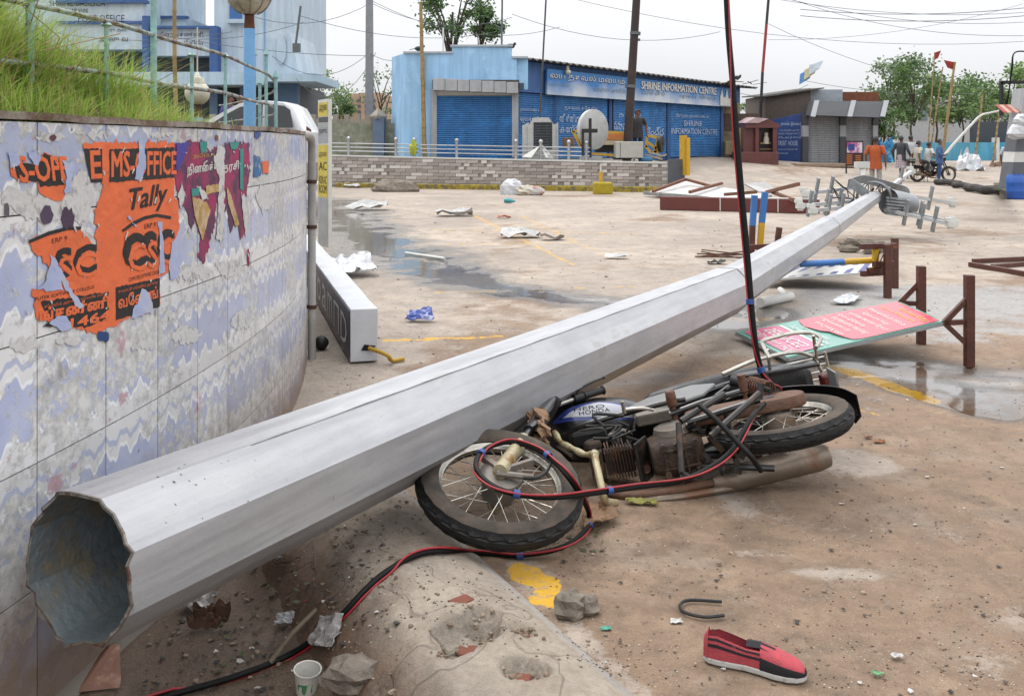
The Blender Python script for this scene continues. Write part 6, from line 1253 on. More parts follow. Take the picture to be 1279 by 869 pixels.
# --- railing on the terrace
def terrace_rail():
    t = root('steel_railing', 'low stainless railing with ball-topped posts on the terrace wall', 'railing', (tw(12, -.25).x, tw(12, -.25).y, .95)); m_ = mat('stainless', 'a2a3a4', .3, metal=.6, var=.1)
    def u_of(px): 
        k = (px - 640) / FPX; o = TL - TN * .25; return (o.x - k * o.y) / (k * TDIR.y - TDIR.x)
    u0, u1 = u_of(300), u_of(737)
    for dz in (.14, .27, .4): 
        q = MB(); a, b = tw(u0, -.25), tw(u1, -.25); q.tube([(a.x, a.y, wall_top(u0) + dz), (b.x, b.y, wall_top(u1) + dz)], .022, 8); q.build('rail', m_, t, smooth=True)
    for px in (330, 393, 436, 495, 518, 571, 645, 676, 711, 733):
        u = u_of(px); q = MB(); p = tw(u, -.25); z = wall_top(u); q.tube([(p.x, p.y, z - .05), (p.x, p.y, z + .52)], .05, 10); q.ball((p.x, p.y, z + .57), .075, 10, 7); q.build('post', m_, t, smooth=True)
    q = tw(u_of(518), -.2); k = MB(); k.ball((q.x, q.y - .06, wall_top(u_of(518)) + .3), (.14, .12, .25), 9, 7, .25); k.build('yellow_rag', mat('yellow_rag', '9aa034', .8, var=.3), label='yellow-green rag tied round a railing post', cat='rag')
terrace_rail()
# --- deck things
DZ = .92
def deck_things():
    d = 31.6; c = P(677, 195, d); t = root('memorial_stone', 'white marble memorial with black inscribed tablet on the terrace', 'memorial', (c.x, d, DZ)); M_mar = mat('white_marble', 'a5a6a4', .5, var=.1, col2='84857f', amt=.35, s2=2)
    w = lambda px: P(px, 0, d).x; z = lambda py: P(0, py, d).z
    MB().prism([(w(660), d, DZ), (w(694), d, DZ), (w(694), d, z(158)), (w(686), d, z(147)), (w(667), d, z(147)), (w(660), d, z(158))], (0, .5, 0)).build('slab', M_mar, t)
    for x0, x1 in ((653, 661), (690, 698)): k = MB(); k.prism([(w(x0), d + .1, DZ), (w(x1), d + .1, DZ), (w(x1), d + .1, z(153)), (w(x0), d + .1, z(157))], (0, .5, 0)); k.build('wing', M_mar, t)
    k = MB(); fbox(k, 667, 153, 690, 186, d - .03, .03); k.build('tablet', mat('black_granite', '191a1c', .3, var=.15), t); x = MB()
    for i in range(8): text_on(x, 'நினைவு கல் வெட்டு', (w(668.5), d - .034, z(158 + i * 3.4)), (w(688.5) - w(668.5), 0, 0), (0, 0, .045))
    x.build('inscription', mat('grey_letters', '6f7f90'), t)
    d = 31.2; c = P(739, 162, d); t = root('disc_monument', 'round white monument disc with a black cross standing before it', 'monument', (c.x, d, DZ)); nrm = Vector((.62, -.78, 0)); k = MB(); k.lathe([(.002, .0), (.6, 0), (.64, .02), (.64, .14), (.6, .16), (.002, .16)], c, nrm, 36); k.xf(Matrix.Translation(c) @ Matrix.Diagonal((1, 1, 1.02, 1)) @ Matrix.Translation(-c)); k.build('disc', M_mar, t, smooth=True); k = MB(); k.box((c.x, d + .1, DZ + .06), (.7, .6, .18)); k.build('base', M_mar, t)
    k = MB(); fbox(k, 736, 148, 739.5, 197, d - .75, .12); fbox(k, 727, 161, 747, 166, d - .76, .1); fbox(k, 727, 161, 730, 194, d - .74, .1); k.build('cross', mat('black_iron', '131416', .5), t)
    d = 30.2; t = root('equipment_box', 'grey metal cabinet lying on the terrace edge', 'cabinet', (P(786, 198, d).x, d, DZ)); k = MB(); fbox(k, 770, 177, 804, 197.5, d, .7); k.build('case', mat('cabinet_grey', '9b9b93', .5, var=.08, col2='7d7a70', amt=.3), t, bevel=.02); k = MB(); fbox(k, 775, 178, 775.6, 197, d - .006, .02); k.build('door_seam', mat('seam_dark', '3d3b38'), t); k = MB(); fbox(k, 768, 197, 790, 199.6, d + .1, .5); k.build('skid', M_blkr, t)
    # overturned yellow trolley
    d = 32.6; t = root('luggage_trolley', 'overturned yellow-framed handcart with an orange panel behind the disc', 'handcart', (P(760, 195, d).x, d, DZ)); y_ = mat('trolley_yellow', 'b7912a', .5, var=.12); w3 = lambda px, py: P(px, py, d)
    k = MB()
    for q0, q1 in (((716, 164), (780, 166)), ((716, 164), (726, 184)), ((722, 168), (728, 184)), ((738, 192), (768, 194)), ((810, 170), (823, 172)), ((823, 172), (818, 192)), ((806, 182), (815, 192)), ((810, 178), (820, 186)), ((808, 171), (808, 184)), ((812, 191), (824, 189))): k.bar(w3(*q0), w3(*q1), .09, .09)
    k.build('frame', y_, t); k = MB(); fbox(k, 750, 167, 780, 175, d - .05, .06); k.build('orange_panel', mat('orange_panel', 'b2703a', .6), t); k = MB(); fbox(k, 748, 175, 780, 181, d - .03, .06); k.build('cream_panel', mat('cream_panel', 'b0a184', .6), t); k = MB(); fbox(k, 745, 181, 776, 190, d + .2, .6); k.build('underbody', M_blkr, t)
    k = MB(); q = P(826, 180, d); k.lathe([(.05, -.06), (.28, -.06), (.3, 0), (.28, .06), (.05, .06)], q, (.9, -.4, 0), 18); k.build('wheel', M_blkr, t)
    k = MB(); fbox(k, 704, 172, 718, 184, 32.4, .5); k.build('carton', M_card, label='cardboard carton behind the marble memorial', cat='carton', bevel=.02)
    k = MB(); fbox(k, 800, 196.5, 816, 202, 30.4, .5); k.build('tub', mat('blue_tub', '2f6a94', .5), label='flattened blue tub on the terrace edge', cat='tub', bevel=.04)
    for i, (q0, q1) in enumerate((((806, 193), (828, 199)), ((815, 199), (833, 193)), ((810, 190), (826, 194)))): k = MB(); k.bar(P(*q0, 30.6), P(*q1, 30.5), .1, .05); k.build('plank', mat('pale_plank', '9a8d76', .8), label=['pale broken plank on the terrace end pointing down', 'pale broken plank crossing the terrace end upward', 'pale broken plank lying behind the crossed planks'][i], cat='plank')
    pb = MB(); a, b = P(783, 198, 31.4), P(798, -40, 31.4); a.z = DZ - .02; pb.tube([a, a.lerp(b, .5), b], [.15, .14, .13], 10); o = pb.build('leaning_pole', mat('tarred_pole', '2a1d19', .6, var=.25, scale=2, col2='43271d', amt=.4, s2=1.2), label='dark brown tubular pole leaning behind the grey cabinet', cat='pole', smooth=True)
    k = MB(); 
    for q in ((794, 42), (788, 108)): k.lathe([(.16, -.05), (.18, -.05), (.18, .05), (.16, .05)], P(*q, 31.4), (.06, 0, 1), 10)
    k.bar(P(794, 50, 31.4), P(800, 50, 31.4), .08); k.build('clamp', M_galv_d, o)
    k = MB(); q = tw(TL_len + .25, -.3); k.box((P(845, 0, 28.9).x, 28.9, .52), (.5, .12, .98)); k.build('grey_panel', mat('slate_panel', '4c5057', .5, var=.12), label='dark grey sheet panel standing at the end of the terrace wall', cat='panel')
    t = root('yellow_partition', 'pair of upright yellow panels at the end of the terrace wall', 'panel', (P(858, 218, 28.6).x, 28.6, 0)); 
    for x0, x1, yt, dd in ((855, 858.5, 169, 28.6), (859, 862.5, 172, 28.4)): k = MB(); fbox(k, x0, yt, x1, 219, dd, .8); k.build('panel', M_yel, t)
    # yellow block with stump, bags
    t = root('yellow_block', 'yellow painted concrete block with a short post against the terrace wall', 'block', G(754, 243)); k = MB(); c = G(754, 243); k.box((c.x, c.y + .2, .17), (.56, .4, .36)); k.build('block', mat('block_yellow', '9c8a1c', .8, var=.2, col2='6d6426', amt=.4, s2=5, bump=.5), t, bevel=.04); k = MB(); k.bar((c.x - .05, c.y + .3, .3), (c.x - .05, c.y + .3, .66), .1); k.build('post', M_yel, t); k = MB(); k.bar((G(823, 240).x, G(823, 240).y + .3, 0), (G(823, 240).x, G(823, 240).y + .3, .75), .1); k.build('yellow_stump', M_yel, label='short yellow stump by the right end of the tiled wall', cat='post')
    k = MB(); c = tw(TL_len - 2.1, .06); k.tube([(c.x, c.y, .05), (c.x, c.y, .85)], .03, 8); k.build('downpipe', M_white, label='white downpipe on the tiled terrace wall', cat='pipe')
    rr = random.Random(3); t = root('plastic_sacks', 'pile of white plastic sacks with red and blue print by the terrace', 'sacks', G(650, 244))
    for i, (x, y, r_, m) in enumerate(((640, 243, .34, M_bag), (656, 244, .3, mat('sack_cream', 'a8a292', .5, var=.15)), (668, 244, .28, mat('sack_red', '8a3a3a', .5, var=.3, scale=4, col2='b0aca8', amt=.5, s2=3)), (650, 241, .26, mat('sack_blue', '5566a0', .5, var=.2, scale=4, col2='b0b2b8', amt=.5, s2=3)))): c = G(x, y); k = MB(); k.ball((c.x, c.y, r_ * .38), (r_, r_ * .7, r_ * (.6 if i else .95)), 12, 8, .16, rr); k.build('sack', m, t)
    k = MB(); c = G(637, 254); k.tube([(c.x - .12, c.y, .07), (c.x + .02, c.y - .05, .07), (c.x + .1, c.y - .08, .06), (c.x + .14, c.y - .09, .06)], [.06, .06, .03, .02], 10); k.build('bottle', mat('teal_bottle', '3d8a90', .25), label='small teal plastic bottle in front of the sacks', cat='bottle', smooth=True)
    k = MB(); fbox(k, 672, 188, 680, 194, 31.0, .2); a, b, c_ = P(652, 196, 30.9), P(676, 181, 31), P(690, 197, 30.9); k = MB(); k.prism([a, b, P(664, 197, 30.8)], (.05, .2, 0)); k.prism([b, c_, P(682, 197, 30.8)], (.05, .2, 0)); k.build('broken_boards', M_white, label='white boards propped tent-like behind the terrace railing', cat='boards')
deck_things()
# ------------------------------------------------------------------ office building, car
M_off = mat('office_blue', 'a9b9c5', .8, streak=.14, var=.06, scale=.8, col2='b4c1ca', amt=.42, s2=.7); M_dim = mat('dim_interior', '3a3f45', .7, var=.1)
def office():
    d = 40.0; t = root('office_building', 'pale blue two-storey office with dark blue trim and lettered sign panels', 'building', (P(220, 150, d).x, d, .9))
    def pt(name, m, boxes):
        k = MB()
        for b in boxes: fbox(k, *b)
        k.build(name, m, t)
    pt('wall', M_off, [(-140, -160, 181, 62, d, 8), (181, 35, 268, 70, d + .1, 8), (181, 22, 233, 36, d + 2, 5), (268, -90, 362, 92, d + .4, 8)])
    pt('porch_slab', mat('slab_blue', 'a3bac9', .8, streak=.15, var=.06), [(-140, 90, 330, 106, d - .9, 9), (330, 92, 396, 102, d - .9, 5)])
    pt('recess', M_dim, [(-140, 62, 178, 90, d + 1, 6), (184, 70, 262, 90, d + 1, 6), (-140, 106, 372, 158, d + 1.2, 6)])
    for x0, x1, y0, y1 in ((178, 186, 20, 90), (262, 272, 33, 90)): pt('blue_pier', M_dblue, [(x0, y0, x1, y1, d - .2, .5)])
    for b in ((70, 0, 183, 4, d - .2, .4), (70, 26.5, 180, 30, d - .15, .3), (184, 32.5, 270, 35.5, d - .15, .3), (182, 20, 234, 23, d + 1.8, .3)): pt('blue_band', M_dblue, [b])
    for x0, x1 in ((345, 372), (300, 312), (262, 272)): pt('column', mat('column_slate', '4f6780', .7, var=.1), [(x0, 104, x1, 190, d + .2, .5)])
    pt('window', mat('window_blue', '2f5f97', .4), [(287, -40, 302, 24, d + .3, .1)]); pt('window_sill', M_off, [(284, 24, 306, 29, d + .1, .3)])
    k = MB(); c = P(352, 62, d + .35); k.lathe([(.002, 0), (.62, 0), (.62, .06), (.002, .06)], c, (0, -1, 0), 24); k.xf(Matrix.Translation(c) @ Matrix.Diagonal((.32, 1, 1, 1)) @ Matrix.Translation(-c)); k.build('porthole', M_off, t)
    k = MB(); a, b, c_ = P(362, 40, d + .4), P(374, 92, d + .4), P(362, 92, d + .4); k.prism([a, b, c_], (0, 5, 0)); k.build('buttress', M_off, t)
    for b in ((330, -90, 331.2, 92, d + .35, .1), (312, -90, 313, 92, d + .35, .1)): pt('joint', mat('joint_blue', '6e93b4', .8), [b])
    x = MB(); T = lambda s, x0, x1, y, h, dd=d - .02: text_on(x, s, P(x0, y, dd), P(x1, y, dd) - P(x0, y, dd), (0, 0, h * dd / FPX))
    T('SHRINE BASILICA', 62, 132, 8, 7); T('VELANKANNI', 78, 110, 17, 6); T('POST OFFICE', 98, 156, 28, 9, d - .22); T('திரு தல', 130, 158, 41, 6, d - .03); T('அ லு வ', 124, 160, 53, 6, d - .03); T('வேளாங்கண்ணி', 194, 254, 46, 6, d + .08); T('అడుగడు', 222, 254, 56, 6, d + .08); x.build('black_letters', M_ink, t)
office()
def car():
    d = 19.0; z0 = .83; xr = P(393, 0, d).x; t = root('parked_car', 'white hatchback parked beyond the planter, nose hidden by the grass', 'car', (xr - 1.8, d + .75, z0)); M_cw = mat('car_white', 'b4b6b9', .25, var=.04, coat=.5, bump=0); M_cg = mat('car_glass', '14181b', .08, var=.1, bump=0)
    prof = [(0, .35), (.03, .62), (.1, .86), (.2, .92), (.42, 1.36), (.62, 1.46), (1.1, 1.5), (1.5, 1.45), (1.75, 1.32), (2.35, .97), (2.9, .9), (3.4, .76), (3.52, .6), (3.5, .3), (2.9, .22), (.6, .22), (.05, .25)]
    ring = lambda y, k: [Vector((xr - x * (1 if True else 1), y, z0 + (z if z < .9 else .9 + (z - .9) * k))) for x, z in prof]
    m = MB(); cy = d + .78; rs = []
    for y, k, inset in ((-.78, .72, .06), (-.76, .9, .02), (-.66, 1, 0), (0, 1.02, 0), (.66, 1, 0), (.76, .9, .02), (.78, .72, .06)): rs.append([Vector((xr - (x + (1.75 - x) * inset * .6), cy + y + (.16 * (z - .9) / .6 * (1 if y < 0 else -1) if z > .92 and abs(y) > .3 else 0), z0 + z * (1 - (0 if abs(y) < .7 else .01)))) for x, z in prof])
    m.loft(rs); b = m.build('body', M_cw, t, smooth=True)
    def side(name, pts, m_, off=.012):
        k = MB(); k.prism([(xr - x, cy - .775 + (.165 * (z - .9) / .6 if z > .9 else 0) - off, z0 + z) for x, z in pts], (0, .01, 0)); return k.build(name, m_, t)
    side('rear_window', [(.42, .95), (.5, 1.3), (.62, 1.38), (.98, 1.42), (.98, .95)], M_cg); side('front_window', [(1.05, .95), (1.05, 1.42), (1.5, 1.36), (1.75, 1.22), (2.15, .95)], M_cg); side('tail_light', [(.04, .66), (.06, .9), (.16, .98), (.16, .7)], mat('red_lens', '6b1512')); side('door_line', [(1.0, .3), (1.02, .3), (1.02, .94), (1.0, .94)], mat('seam_dark', '3d3b38')); side('door_handle', [(.86, .8), (.98, .8), (.98, .84), (.86, .84)], M_blkr, .03)
    for x in (.68, 2.85):
        w = MB(); w.lathe([(.1, -.09), (.2, -.1), (.29, -.08), (.3, 0), (.29, .08), (.2, .1), (.1, .09)], (xr - x, cy - .7, z0 + .3), (0, 1, 0), 24); wh = w.build('wheel', M_blkr, t, smooth=True); w = MB(); w.lathe([(.002, -.1), (.17, -.104), (.19, -.09)], (xr - x, cy - .7, z0 + .3), (0, 1, 0), 20); w.build('hubcap', M_silver, wh, smooth=True)
car()
# ------------------------------------------------------------------ right-hand side
def kiosk():
    d = 42.0; z0 = tz(P(950, 0, d).x, d); t = root('wayside_shrine', 'small maroon tiled wayside shrine with gabled top and glazed niche', 'shrine', (P(948, 0, d).x, d, z0 - .05)); mm = mat('maroon_tile', '5b302c', .35, var=.1, scale=2, col2='4b2825', amt=.4, s2=1.5); w = lambda px: P(px, 0, d).x; z = lambda py: P(0, py, d).z
    k = MB(); fbox(k, 925, 190, 973, 208, d - .3, 1.6); k.build('plinth', mm, t, bevel=.02); k = MB(); fbox(k, 929, 160, 947.5, 190, d + .1, 1.2); k.build('side_bay', mm, t)
    for x0, x1 in ((944, 948.5), (966, 971)): k = MB(); fbox(k, x0, 158, x1, 190, d - .1, .3); k.build('pier', mm, t)
    k = MB(); fbox(k, 948, 160, 967, 191, d + .35, .6); k.build('niche', mat('niche_dark', '1c1512', .4), t)
    k = MB(); k.prism([(w(931), d - .15, z(154)), (w(931), d - .15, z(160)), (w(972), d - .15, z(160)), (w(974), d - .15, z(156)), (w(959), d - .15, z(149))], (0, 1.4, 0)); k.build('gable', mm, t); k = MB(); k.prism([(w(930), d - .25, z(154)), (w(942), d - .25, z(147)), (w(959), d - .25, z(148.6)), (w(946), d - .25, z(154))], (0, 1.6, .05)); k.build('roof_slab', mat('pink_slab', 'a58f90', .5), t)
    k = MB(); c = P(957.5, 168, d + .2); k.ball(c, .1, 10, 8); k.lathe([(.05, .12), (.12, -.05), (.14, -.3), (.002, -.3)], c - Vector((0, 0, .12)), (0, 0, 1), 12); k.build('statuette', mat('statuette', 'b0aaa0', .5), t); k = MB(); fbox(k, 950, 178, 963, 180, d + .1, .1); fbox(k, 949, 186, 966, 187, d + .05, .1); k.build('grille', mat('gold_grille', '77643a', .5), t)
    k = MB(); fbox(k, 920, 160, 929, 186, d + .6, .2); k.build('notice_board', mat('cream_board', 'a39475', .8), label='cream board panel beside the maroon shrine', cat='board'); k = MB(); fbox(k, 905, 142, 950, 163, d + 3.5, .4); k.build('brown_wall', mat('brown_brick_wall', '57453c', .9, var=.2), label='low brown wall behind the maroon shrine', cat='wall')
kiosk()
def right_shop():
    d = 44.0; z0 = tz(15, d); t = root('shuttered_shop', 'low grey shop with two steel shutters, dark canopy and blue painted side', 'building', (P(1050, 0, d).x, d, z0 - .1)); M_cs = mat('steel_shutter', '929497', .5, streak=.2, metal=.1, var=.08); M_dk = mat('charcoal_clad', '3a3c40', .5, var=.08); ms = mat('silver_clad2', '8d9093', .45, var=.06)
    k = MB(); fbox(k, 1009, 140, 1098, 210, d + .3, 5); k.build('wall', M_dim, t)
    for x0, x1 in ((1010, 1050), (1058, 1091)): s = MB(); ridged(s, Vector((P(x0, 0, d).x, d + .2, 0)), Vector((P(x1, 0, d).x, d + .2, 0)), z0 - .05, P(0, 144, d).z, 26, .035, Vector((0, -1, 0))); s.build('shutter', M_cs, t)
    for x0, x1 in ((1003, 1010.5), (1050, 1057.5), (1091, 1097)):
        for y0, y1, m in ((142, 157, M_dk), (157, 171, ms), (171, 207, M_dk)): k = MB(); fbox(k, x0, y0, x1, y1 - .2, d, .4); k.build('pilaster_panel', m, t)
    k = MB(); a = lambda px, py, dd: P(px, py, dd)
    k.prism([a(1018, 126, d - .3), a(1108, 127, d - .3), a(1104, 147, d - .9), a(1014, 144, d - .9)], (0, .9, 0)); k.build('canopy', M_dk, t)
    for x in (1014, 1060, 1101): k = MB(); k.prism([a(x + 4, 125.5, d - .36), a(x + 10, 125.5, d - .36), a(x + 5, 146, d - .97), a(x - 1, 145.5, d - .97)], (0, .04, 0)); k.build('canopy_stripe', ms, t)
    k = MB(); fbox(k, 1013, 112, 1053, 128, d + 1, 4); k.build('parapet', mat('pale_parapet', '8e959b', .8), t); k = MB(); fbox(k, 1053, 115, 1098, 129, d + 1.2, 3); k.build('rusty_sign', mat('rusty_sign', '6a3d26', .8, var=.25, col2='47332a', amt=.4, s2=1), t)
    k = MB(); k.prism([a(957, 119, d + 2), a(1013, 111, d + .8), a(1013, 146, d + .8), a(957, 150, d + 2)], (0, 4, 0)); k.build('upper_wall', mat('brown_sheet_wall', '544b45', .85, var=.15), t)
    k = MB(); k.prism([a(955, 120, d + 1.8), a(1030, 109.5, d + .3), a(1030, 111, d + .3), a(955, 121.5, d + 1.8)], (0, 4.5, .2)); k.build('roof_sheet', mat('old_asbestos', '4d4a46'), t)
    A, B = a(964, 206, d + 1.0), a(1005, 206, d + .2); za = P(0, 150, d + 1).z; zb = P(0, 141, d).z; k = MB(); k.prism([(A.x, A.y, z0 - .2), (B.x, B.y, z0 - .2), (B.x, B.y, zb), (A.x, A.y, za)], (0, .2, 0)); k.build('painted_side', mat('painted_blue', '1f3a70', .6, var=.15, scale=1.5, col2='35558c', amt=.36, s2=2), t)
    x = MB(); D_ = (B - A); 
    def tt(s, u0, u1, py, h): p = A + D_ * u0; q = A + D_ * u1; zz = P(0, py, d + .5).z; text_on(x, s, (p.x, p.y - .02, zz), (q.x - p.x, q.y - p.y, 0), (0, 0, h))
    tt('சுவை இல்லம்', .3, .9, 158, .2); tt('கோவில் தெரு அருகில்', .25, .85, 164.5, .1); tt('தேநீர் சிற்றுண்டி', .2, .85, 168.5, .1); tt('கிடைக்கும்', .2, .9, 173, .1); tt('TREAT  HOUSE', .2, .8, 182, .22); tt('வாருங்கள்', .2, .8, 188, .09); tt('நன்றி', .2, .5, 193, .09); x.build('painted_letters', M_lett, t)
    k = MB(); r = random.Random(2)
    for i, (x_, y_, c) in enumerate(((1001, 102, '3f6f9e'), (1007, 98, 'a5a090'), (1012, 95, '8a8890'))): pass
    for i, c in enumerate(('3f6f9e', 'a39a78', '9aa2a8')): k = MB(); q = a(999 + 6 * i, 106 - 6 * i, d + 2); k.prism([q, q + Vector((.5, 0, .3)), q + Vector((.75, .2, .9 - .1 * i)), q + Vector((.1, .2, .5))], (0, .05, .03)); k.build('wrecked_sheet', mat('wreck%d' % i, c, .6, var=.2), label=['torn blue sheet piece snagged on the shop roof', 'torn tan sheet piece snagged on the shop roof', 'torn grey sheet piece standing on the shop roof'][i], cat='sheet')
    # poster stand
    d2 = 40.0; b = P(1067, 210, d2); zz = tz(b.x, d2); t = root('poster_stand', 'pavement poster stand with magenta picture and orange text panels', 'sign', (b.x, d2, zz)); k = MB(); fbox(k, 1057, 176, 1079, 207, d2, .06); k.build('board', mat('dark_board', '2a1c22', .6), t); k = MB(); fbox(k, 1058.5, 178, 1077.5, 191, d2 - .015, .012); k.build('picture', mat('magenta_print', 'a13a78', .5, var=.2, scale=4, col2='c4bcc4', amt=.47, s2=2.2), t); k = MB(); fbox(k, 1060, 180, 1068, 188, d2 - .03, .012); k.build('blue_print', mat('blue_print', '27397e', .5), t); k = MB()
    for i in range(5): fbox(k, 1058, 193 + i * 2.6, 1065, 194.6 + i * 2.6, d2 - .015, .012); fbox(k, 1069, 194 + i * 2.6, 1076, 195.6 + i * 2.6, d2 - .015, .012)
    k.build('orange_text', mat('orange_text', 'a05a28', .6), t); k = MB(); 
    for x_ in (1058, 1078): p = P(x_, 206, d2); k.bar((p.x, d2 + .05, zz - .02), (p.x, d2 + .05, p.z + .1), .05)
    k.build('leg', M_blkr, t)
    k = MB(); q = P(1040, 208, 42.5); k.box((q.x, 42.4, tz(q.x, 42.4) + .05), (3.6, 1.2, .14)); k.build('shop_step', mat('tan_step', '877564', .85, var=.15), kind='structure')
right_shop()
def backdrop_right():
    d = 50.0; t = root('turquoise_wall', 'long turquoise painted boundary wall with white piers behind the crowd', 'wall', (P(1180, 0, d).x, d, .5)); k = MB(); fbox(k, 1085, 178, 1400, 216, d, .4); k.build('wall', mat('turquoise', '4a94ae', .8, streak=.2, var=.1, scale=.8, col2='3a86a8', amt=.4, s2=.6), t)
    for x in (1118, 1245, 1330): k = MB(); fbox(k, x, 172, x + 4, 216, d - .1, .5); k.build('pier', M_white, t)
    k = MB(); fbox(k, 1085, 203, 1400, 218, d - .8, .6); k.build('plinth', mat('turquoise2', '5ba7c2', .75, var=.1, scale=.8), t); k = MB(); fbox(k, 1215, 152, 1262, 178, d + 1, .3); k.build('dark_gate', mat('dim_interior', '3a3f45'), label='dark slatted gate above the turquoise wall', cat='gate')
    t = root('white_building', 'long pale flat-roofed building beyond the trees', 'building', (P(1200, 0, 90).x, 90, 0)); k = MB(); fbox(k, 1095, 126, 1420, 200, 90, 10); k.build('wall', mat('far_white', '97999a', .8), t); k = MB(); fbox(k, 1090, 124, 1425, 127, 89.7, 10.5); k.build('roof_edge', mat('far_white2', 'a5a7a8', .8), t); k = MB(); 
    for i in range(14): k = MB(); fbox(k, 1105 + i * 22, 135, 1115 + i * 22, 150, 89.9, .2); k.build('window', mat('far_window', '5d6a70', .4), t)
    bl = mat('tarp_blue', '3f86ad', .5, var=.15, scale=2, col2='6db0cc', amt=.4, s2=1.5)
    crumple('tarpaulin', [P(1072, 214, 45), P(1086, 182, 46), P(1112, 180, 46), P(1116, 213, 45)], .5, bl, 'rumpled blue tarpaulin against the turquoise wall', 'tarpaulin', seed=21)
    c0 = P(1212, 222, 41.5); crumple('tarpaulin', [P(1190, 219, 41), P(1196, 200, 42.5), P(1216, 205, 42.5), P(1232, 222, 41)], .5, M_bag, 'white plastic tarpaulin heap behind the parked motorbike', 'tarpaulin', seed=22)
    crumple('tarpaulin', [P(1232, 221, 42), P(1236, 208, 43), P(1250, 206, 43), P(1252, 222, 42)], .3, mat('tarp_brown', '6a5340', .8, var=.3), 'brown rubbish pile by the turquoise wall', 'rubbish', seed=23)
    # bent street lamp
    t = root('bent_street_lamp', 'white street lamp pole bent over with its lamp head dangling', 'street lamp', (P(1160, 0, 40).x, 40, tz(P(1160, 0, 40).x, 40))); k = MB(); a = P(1160, 220, 40); a.z = tz(a.x, 40) - .05; k.tube([a, P(1176, 200, 40), P(1190, 182, 40), P(1222, 147, 40), P(1228, 143, 40), P(1252, 138, 40)], [.065, .065, .06, .05, .042, .035], 10); k.build('pole', M_white, t, smooth=True); k = MB(); q = P(1256, 137, 40); k.box(q, (.24, .2, .2)); k.build('lamp_head', M_white, t, bevel=.03)
    # right-edge stall
    d = 25.6; t = root('stall_pillar', 'leaning grey and white banded stall pillar at the road edge', 'stall', (P(1285, 240, d).x, d, 0)); w = lambda x, y: P(x, y, d)
    for y0, y1, m in ((110, 168, M_clad), (168, 190, mat('pillar_grey', '55585d', .6)), (190, 203, M_white), (203, 236, mat('pillar_grey', '55585d'))):
        x0 = lambda y: 1279 - (y - 120) * .15; k = MB(); k.prism([w(x0(y0), y0), w(x0(y0) + 40, y0), w(x0(y1) + 40, y1 - .3), w(x0(y1), y1 - .3)], (0, .6, 0)); k.build('band', m, t)
    b_ = w(1262, 240); k = MB(); k.box((w(1283, 0).x, d + .3, .12), (.9, .5, .3)); k.build('foot', M_conc, t)
    k = MB(); vs = []; 
    for i in range(7): k = MB(); a0 = w(1254 + i * 5, 141); k.prism([a0, w(1259 + i * 5, 141), w(1263 + i * 5, 131) + Vector((0, .6, 0)), w(1258 + i * 5, 131) + Vector((0, .6, 0))], (0, .03, .03)); k.build('awning_stripe', mat('awning_red', '8a3a30', .7) if i % 2 == 0 else mat('awning_pale', 'a58a7a', .7), t)
    k = MB(); q = P(1272, 165, d - .2); k.ball(q, (.3, .2, .2), 10, 7, .15); k.ball(q + Vector((.1, 0, .3)), (.22, .2, .18), 10, 7, .15); k.build('white_bundle', M_bag, label='white cloth bundle hung on the stall pillar', cat='bundle')
    k = MB(); fbox(k, 1251, 103, 1254, 145, d + 2, .12); fbox(k, 1251, 101, 1300, 105, d + 2, .12); k.build('gantry', M_blkr, label='black steel gantry frame over the stall', cat='frame')
    k = MB()
    for o_ in (0, .03): k.tube(spline([P(1290, 65, d + 1), P(1268, 66, d + 1), P(1264 + o_ * 30, 85, d + 1), P(1261, 112, d + 1), P(1258 - o_ * 60, 132, d + 1)], 5), .02, 6)
    k.build('dangling_wire', M_cab, label='loose black wires dangling over the stall', cat='wire')
    d = G(1269, 249).y; c = G(1269, 249); t = root('plastic_barrel', 'blue plastic drum standing at the road edge', 'barrel', c); k = MB(); k.lathe([(.002, 0), (.19, 0), (.22, .03), (.235, .2), (.24, .22), (.235, .24), (.235, .42), (.24, .44), (.235, .46), (.22, .6), (.19, .64), (.002, .64)], c, (0, 0, 1), 26); k.build('drum', mat('drum_blue', '1f4f9c', .4, var=.08), t, smooth=True); k = MB(); k.lathe([(.19, .64), (.2, .65), (.19, .665), (.17, .66)], c, (0, 0, 1), 26); k.build('rim', mat('drum_blue', '1f4f9c'), t)
    k = MB(); k.prism([G(1244, 238), G(1258, 240), G(1262, 236, .8) + Vector((0, .3, 0)), G(1247, 234, .8) + Vector((0, .3, 0))], (.03, .05, 0)); k.build('green_board', mat('green_board', '45614f', .7, var=.3, scale=3, col2='7a6650', amt=.4, s2=3), label='green painted board leaning beside the blue drum', cat='board'); k = MB(); c = G(1250, 241); k.lathe([(.14, 0), (.18, .3), (.19, .3), (.15, 0)], c, (0, 0, 1), 14); k.build('bucket', mat('cream_bucket', '97907c', .6), label='cream bucket beside the blue drum', cat='bucket')
    for i, (x0, y0, x1, y1, h) in enumerate(((1170, 231, 1200, 234, .22), (1192, 235, 1212, 237, .2), (1208, 239, 1232, 243, .24), (1230, 243, 1260, 245, .26))): A, B = G(x0, y0), G(x1, y1); k = MB(); k.tube([A + Vector((0, 0, h / 2)), A.lerp(B, .5) + Vector((0, 0, h / 2 + .03)), B + Vector((0, 0, h / 2))], h / 2, 10); k.build('kerb_debris', mat('charred_log', '2e2a28', .85, var=.3, scale=3, col2='4f4740', amt=.4, s2=2), label=['short dark log end nearest the parked motorbike', 'second dark log in the row toward the drum', 'third dark log in the row toward the drum', 'dark log touching the blue drum'][i], cat='log')
backdrop_right()
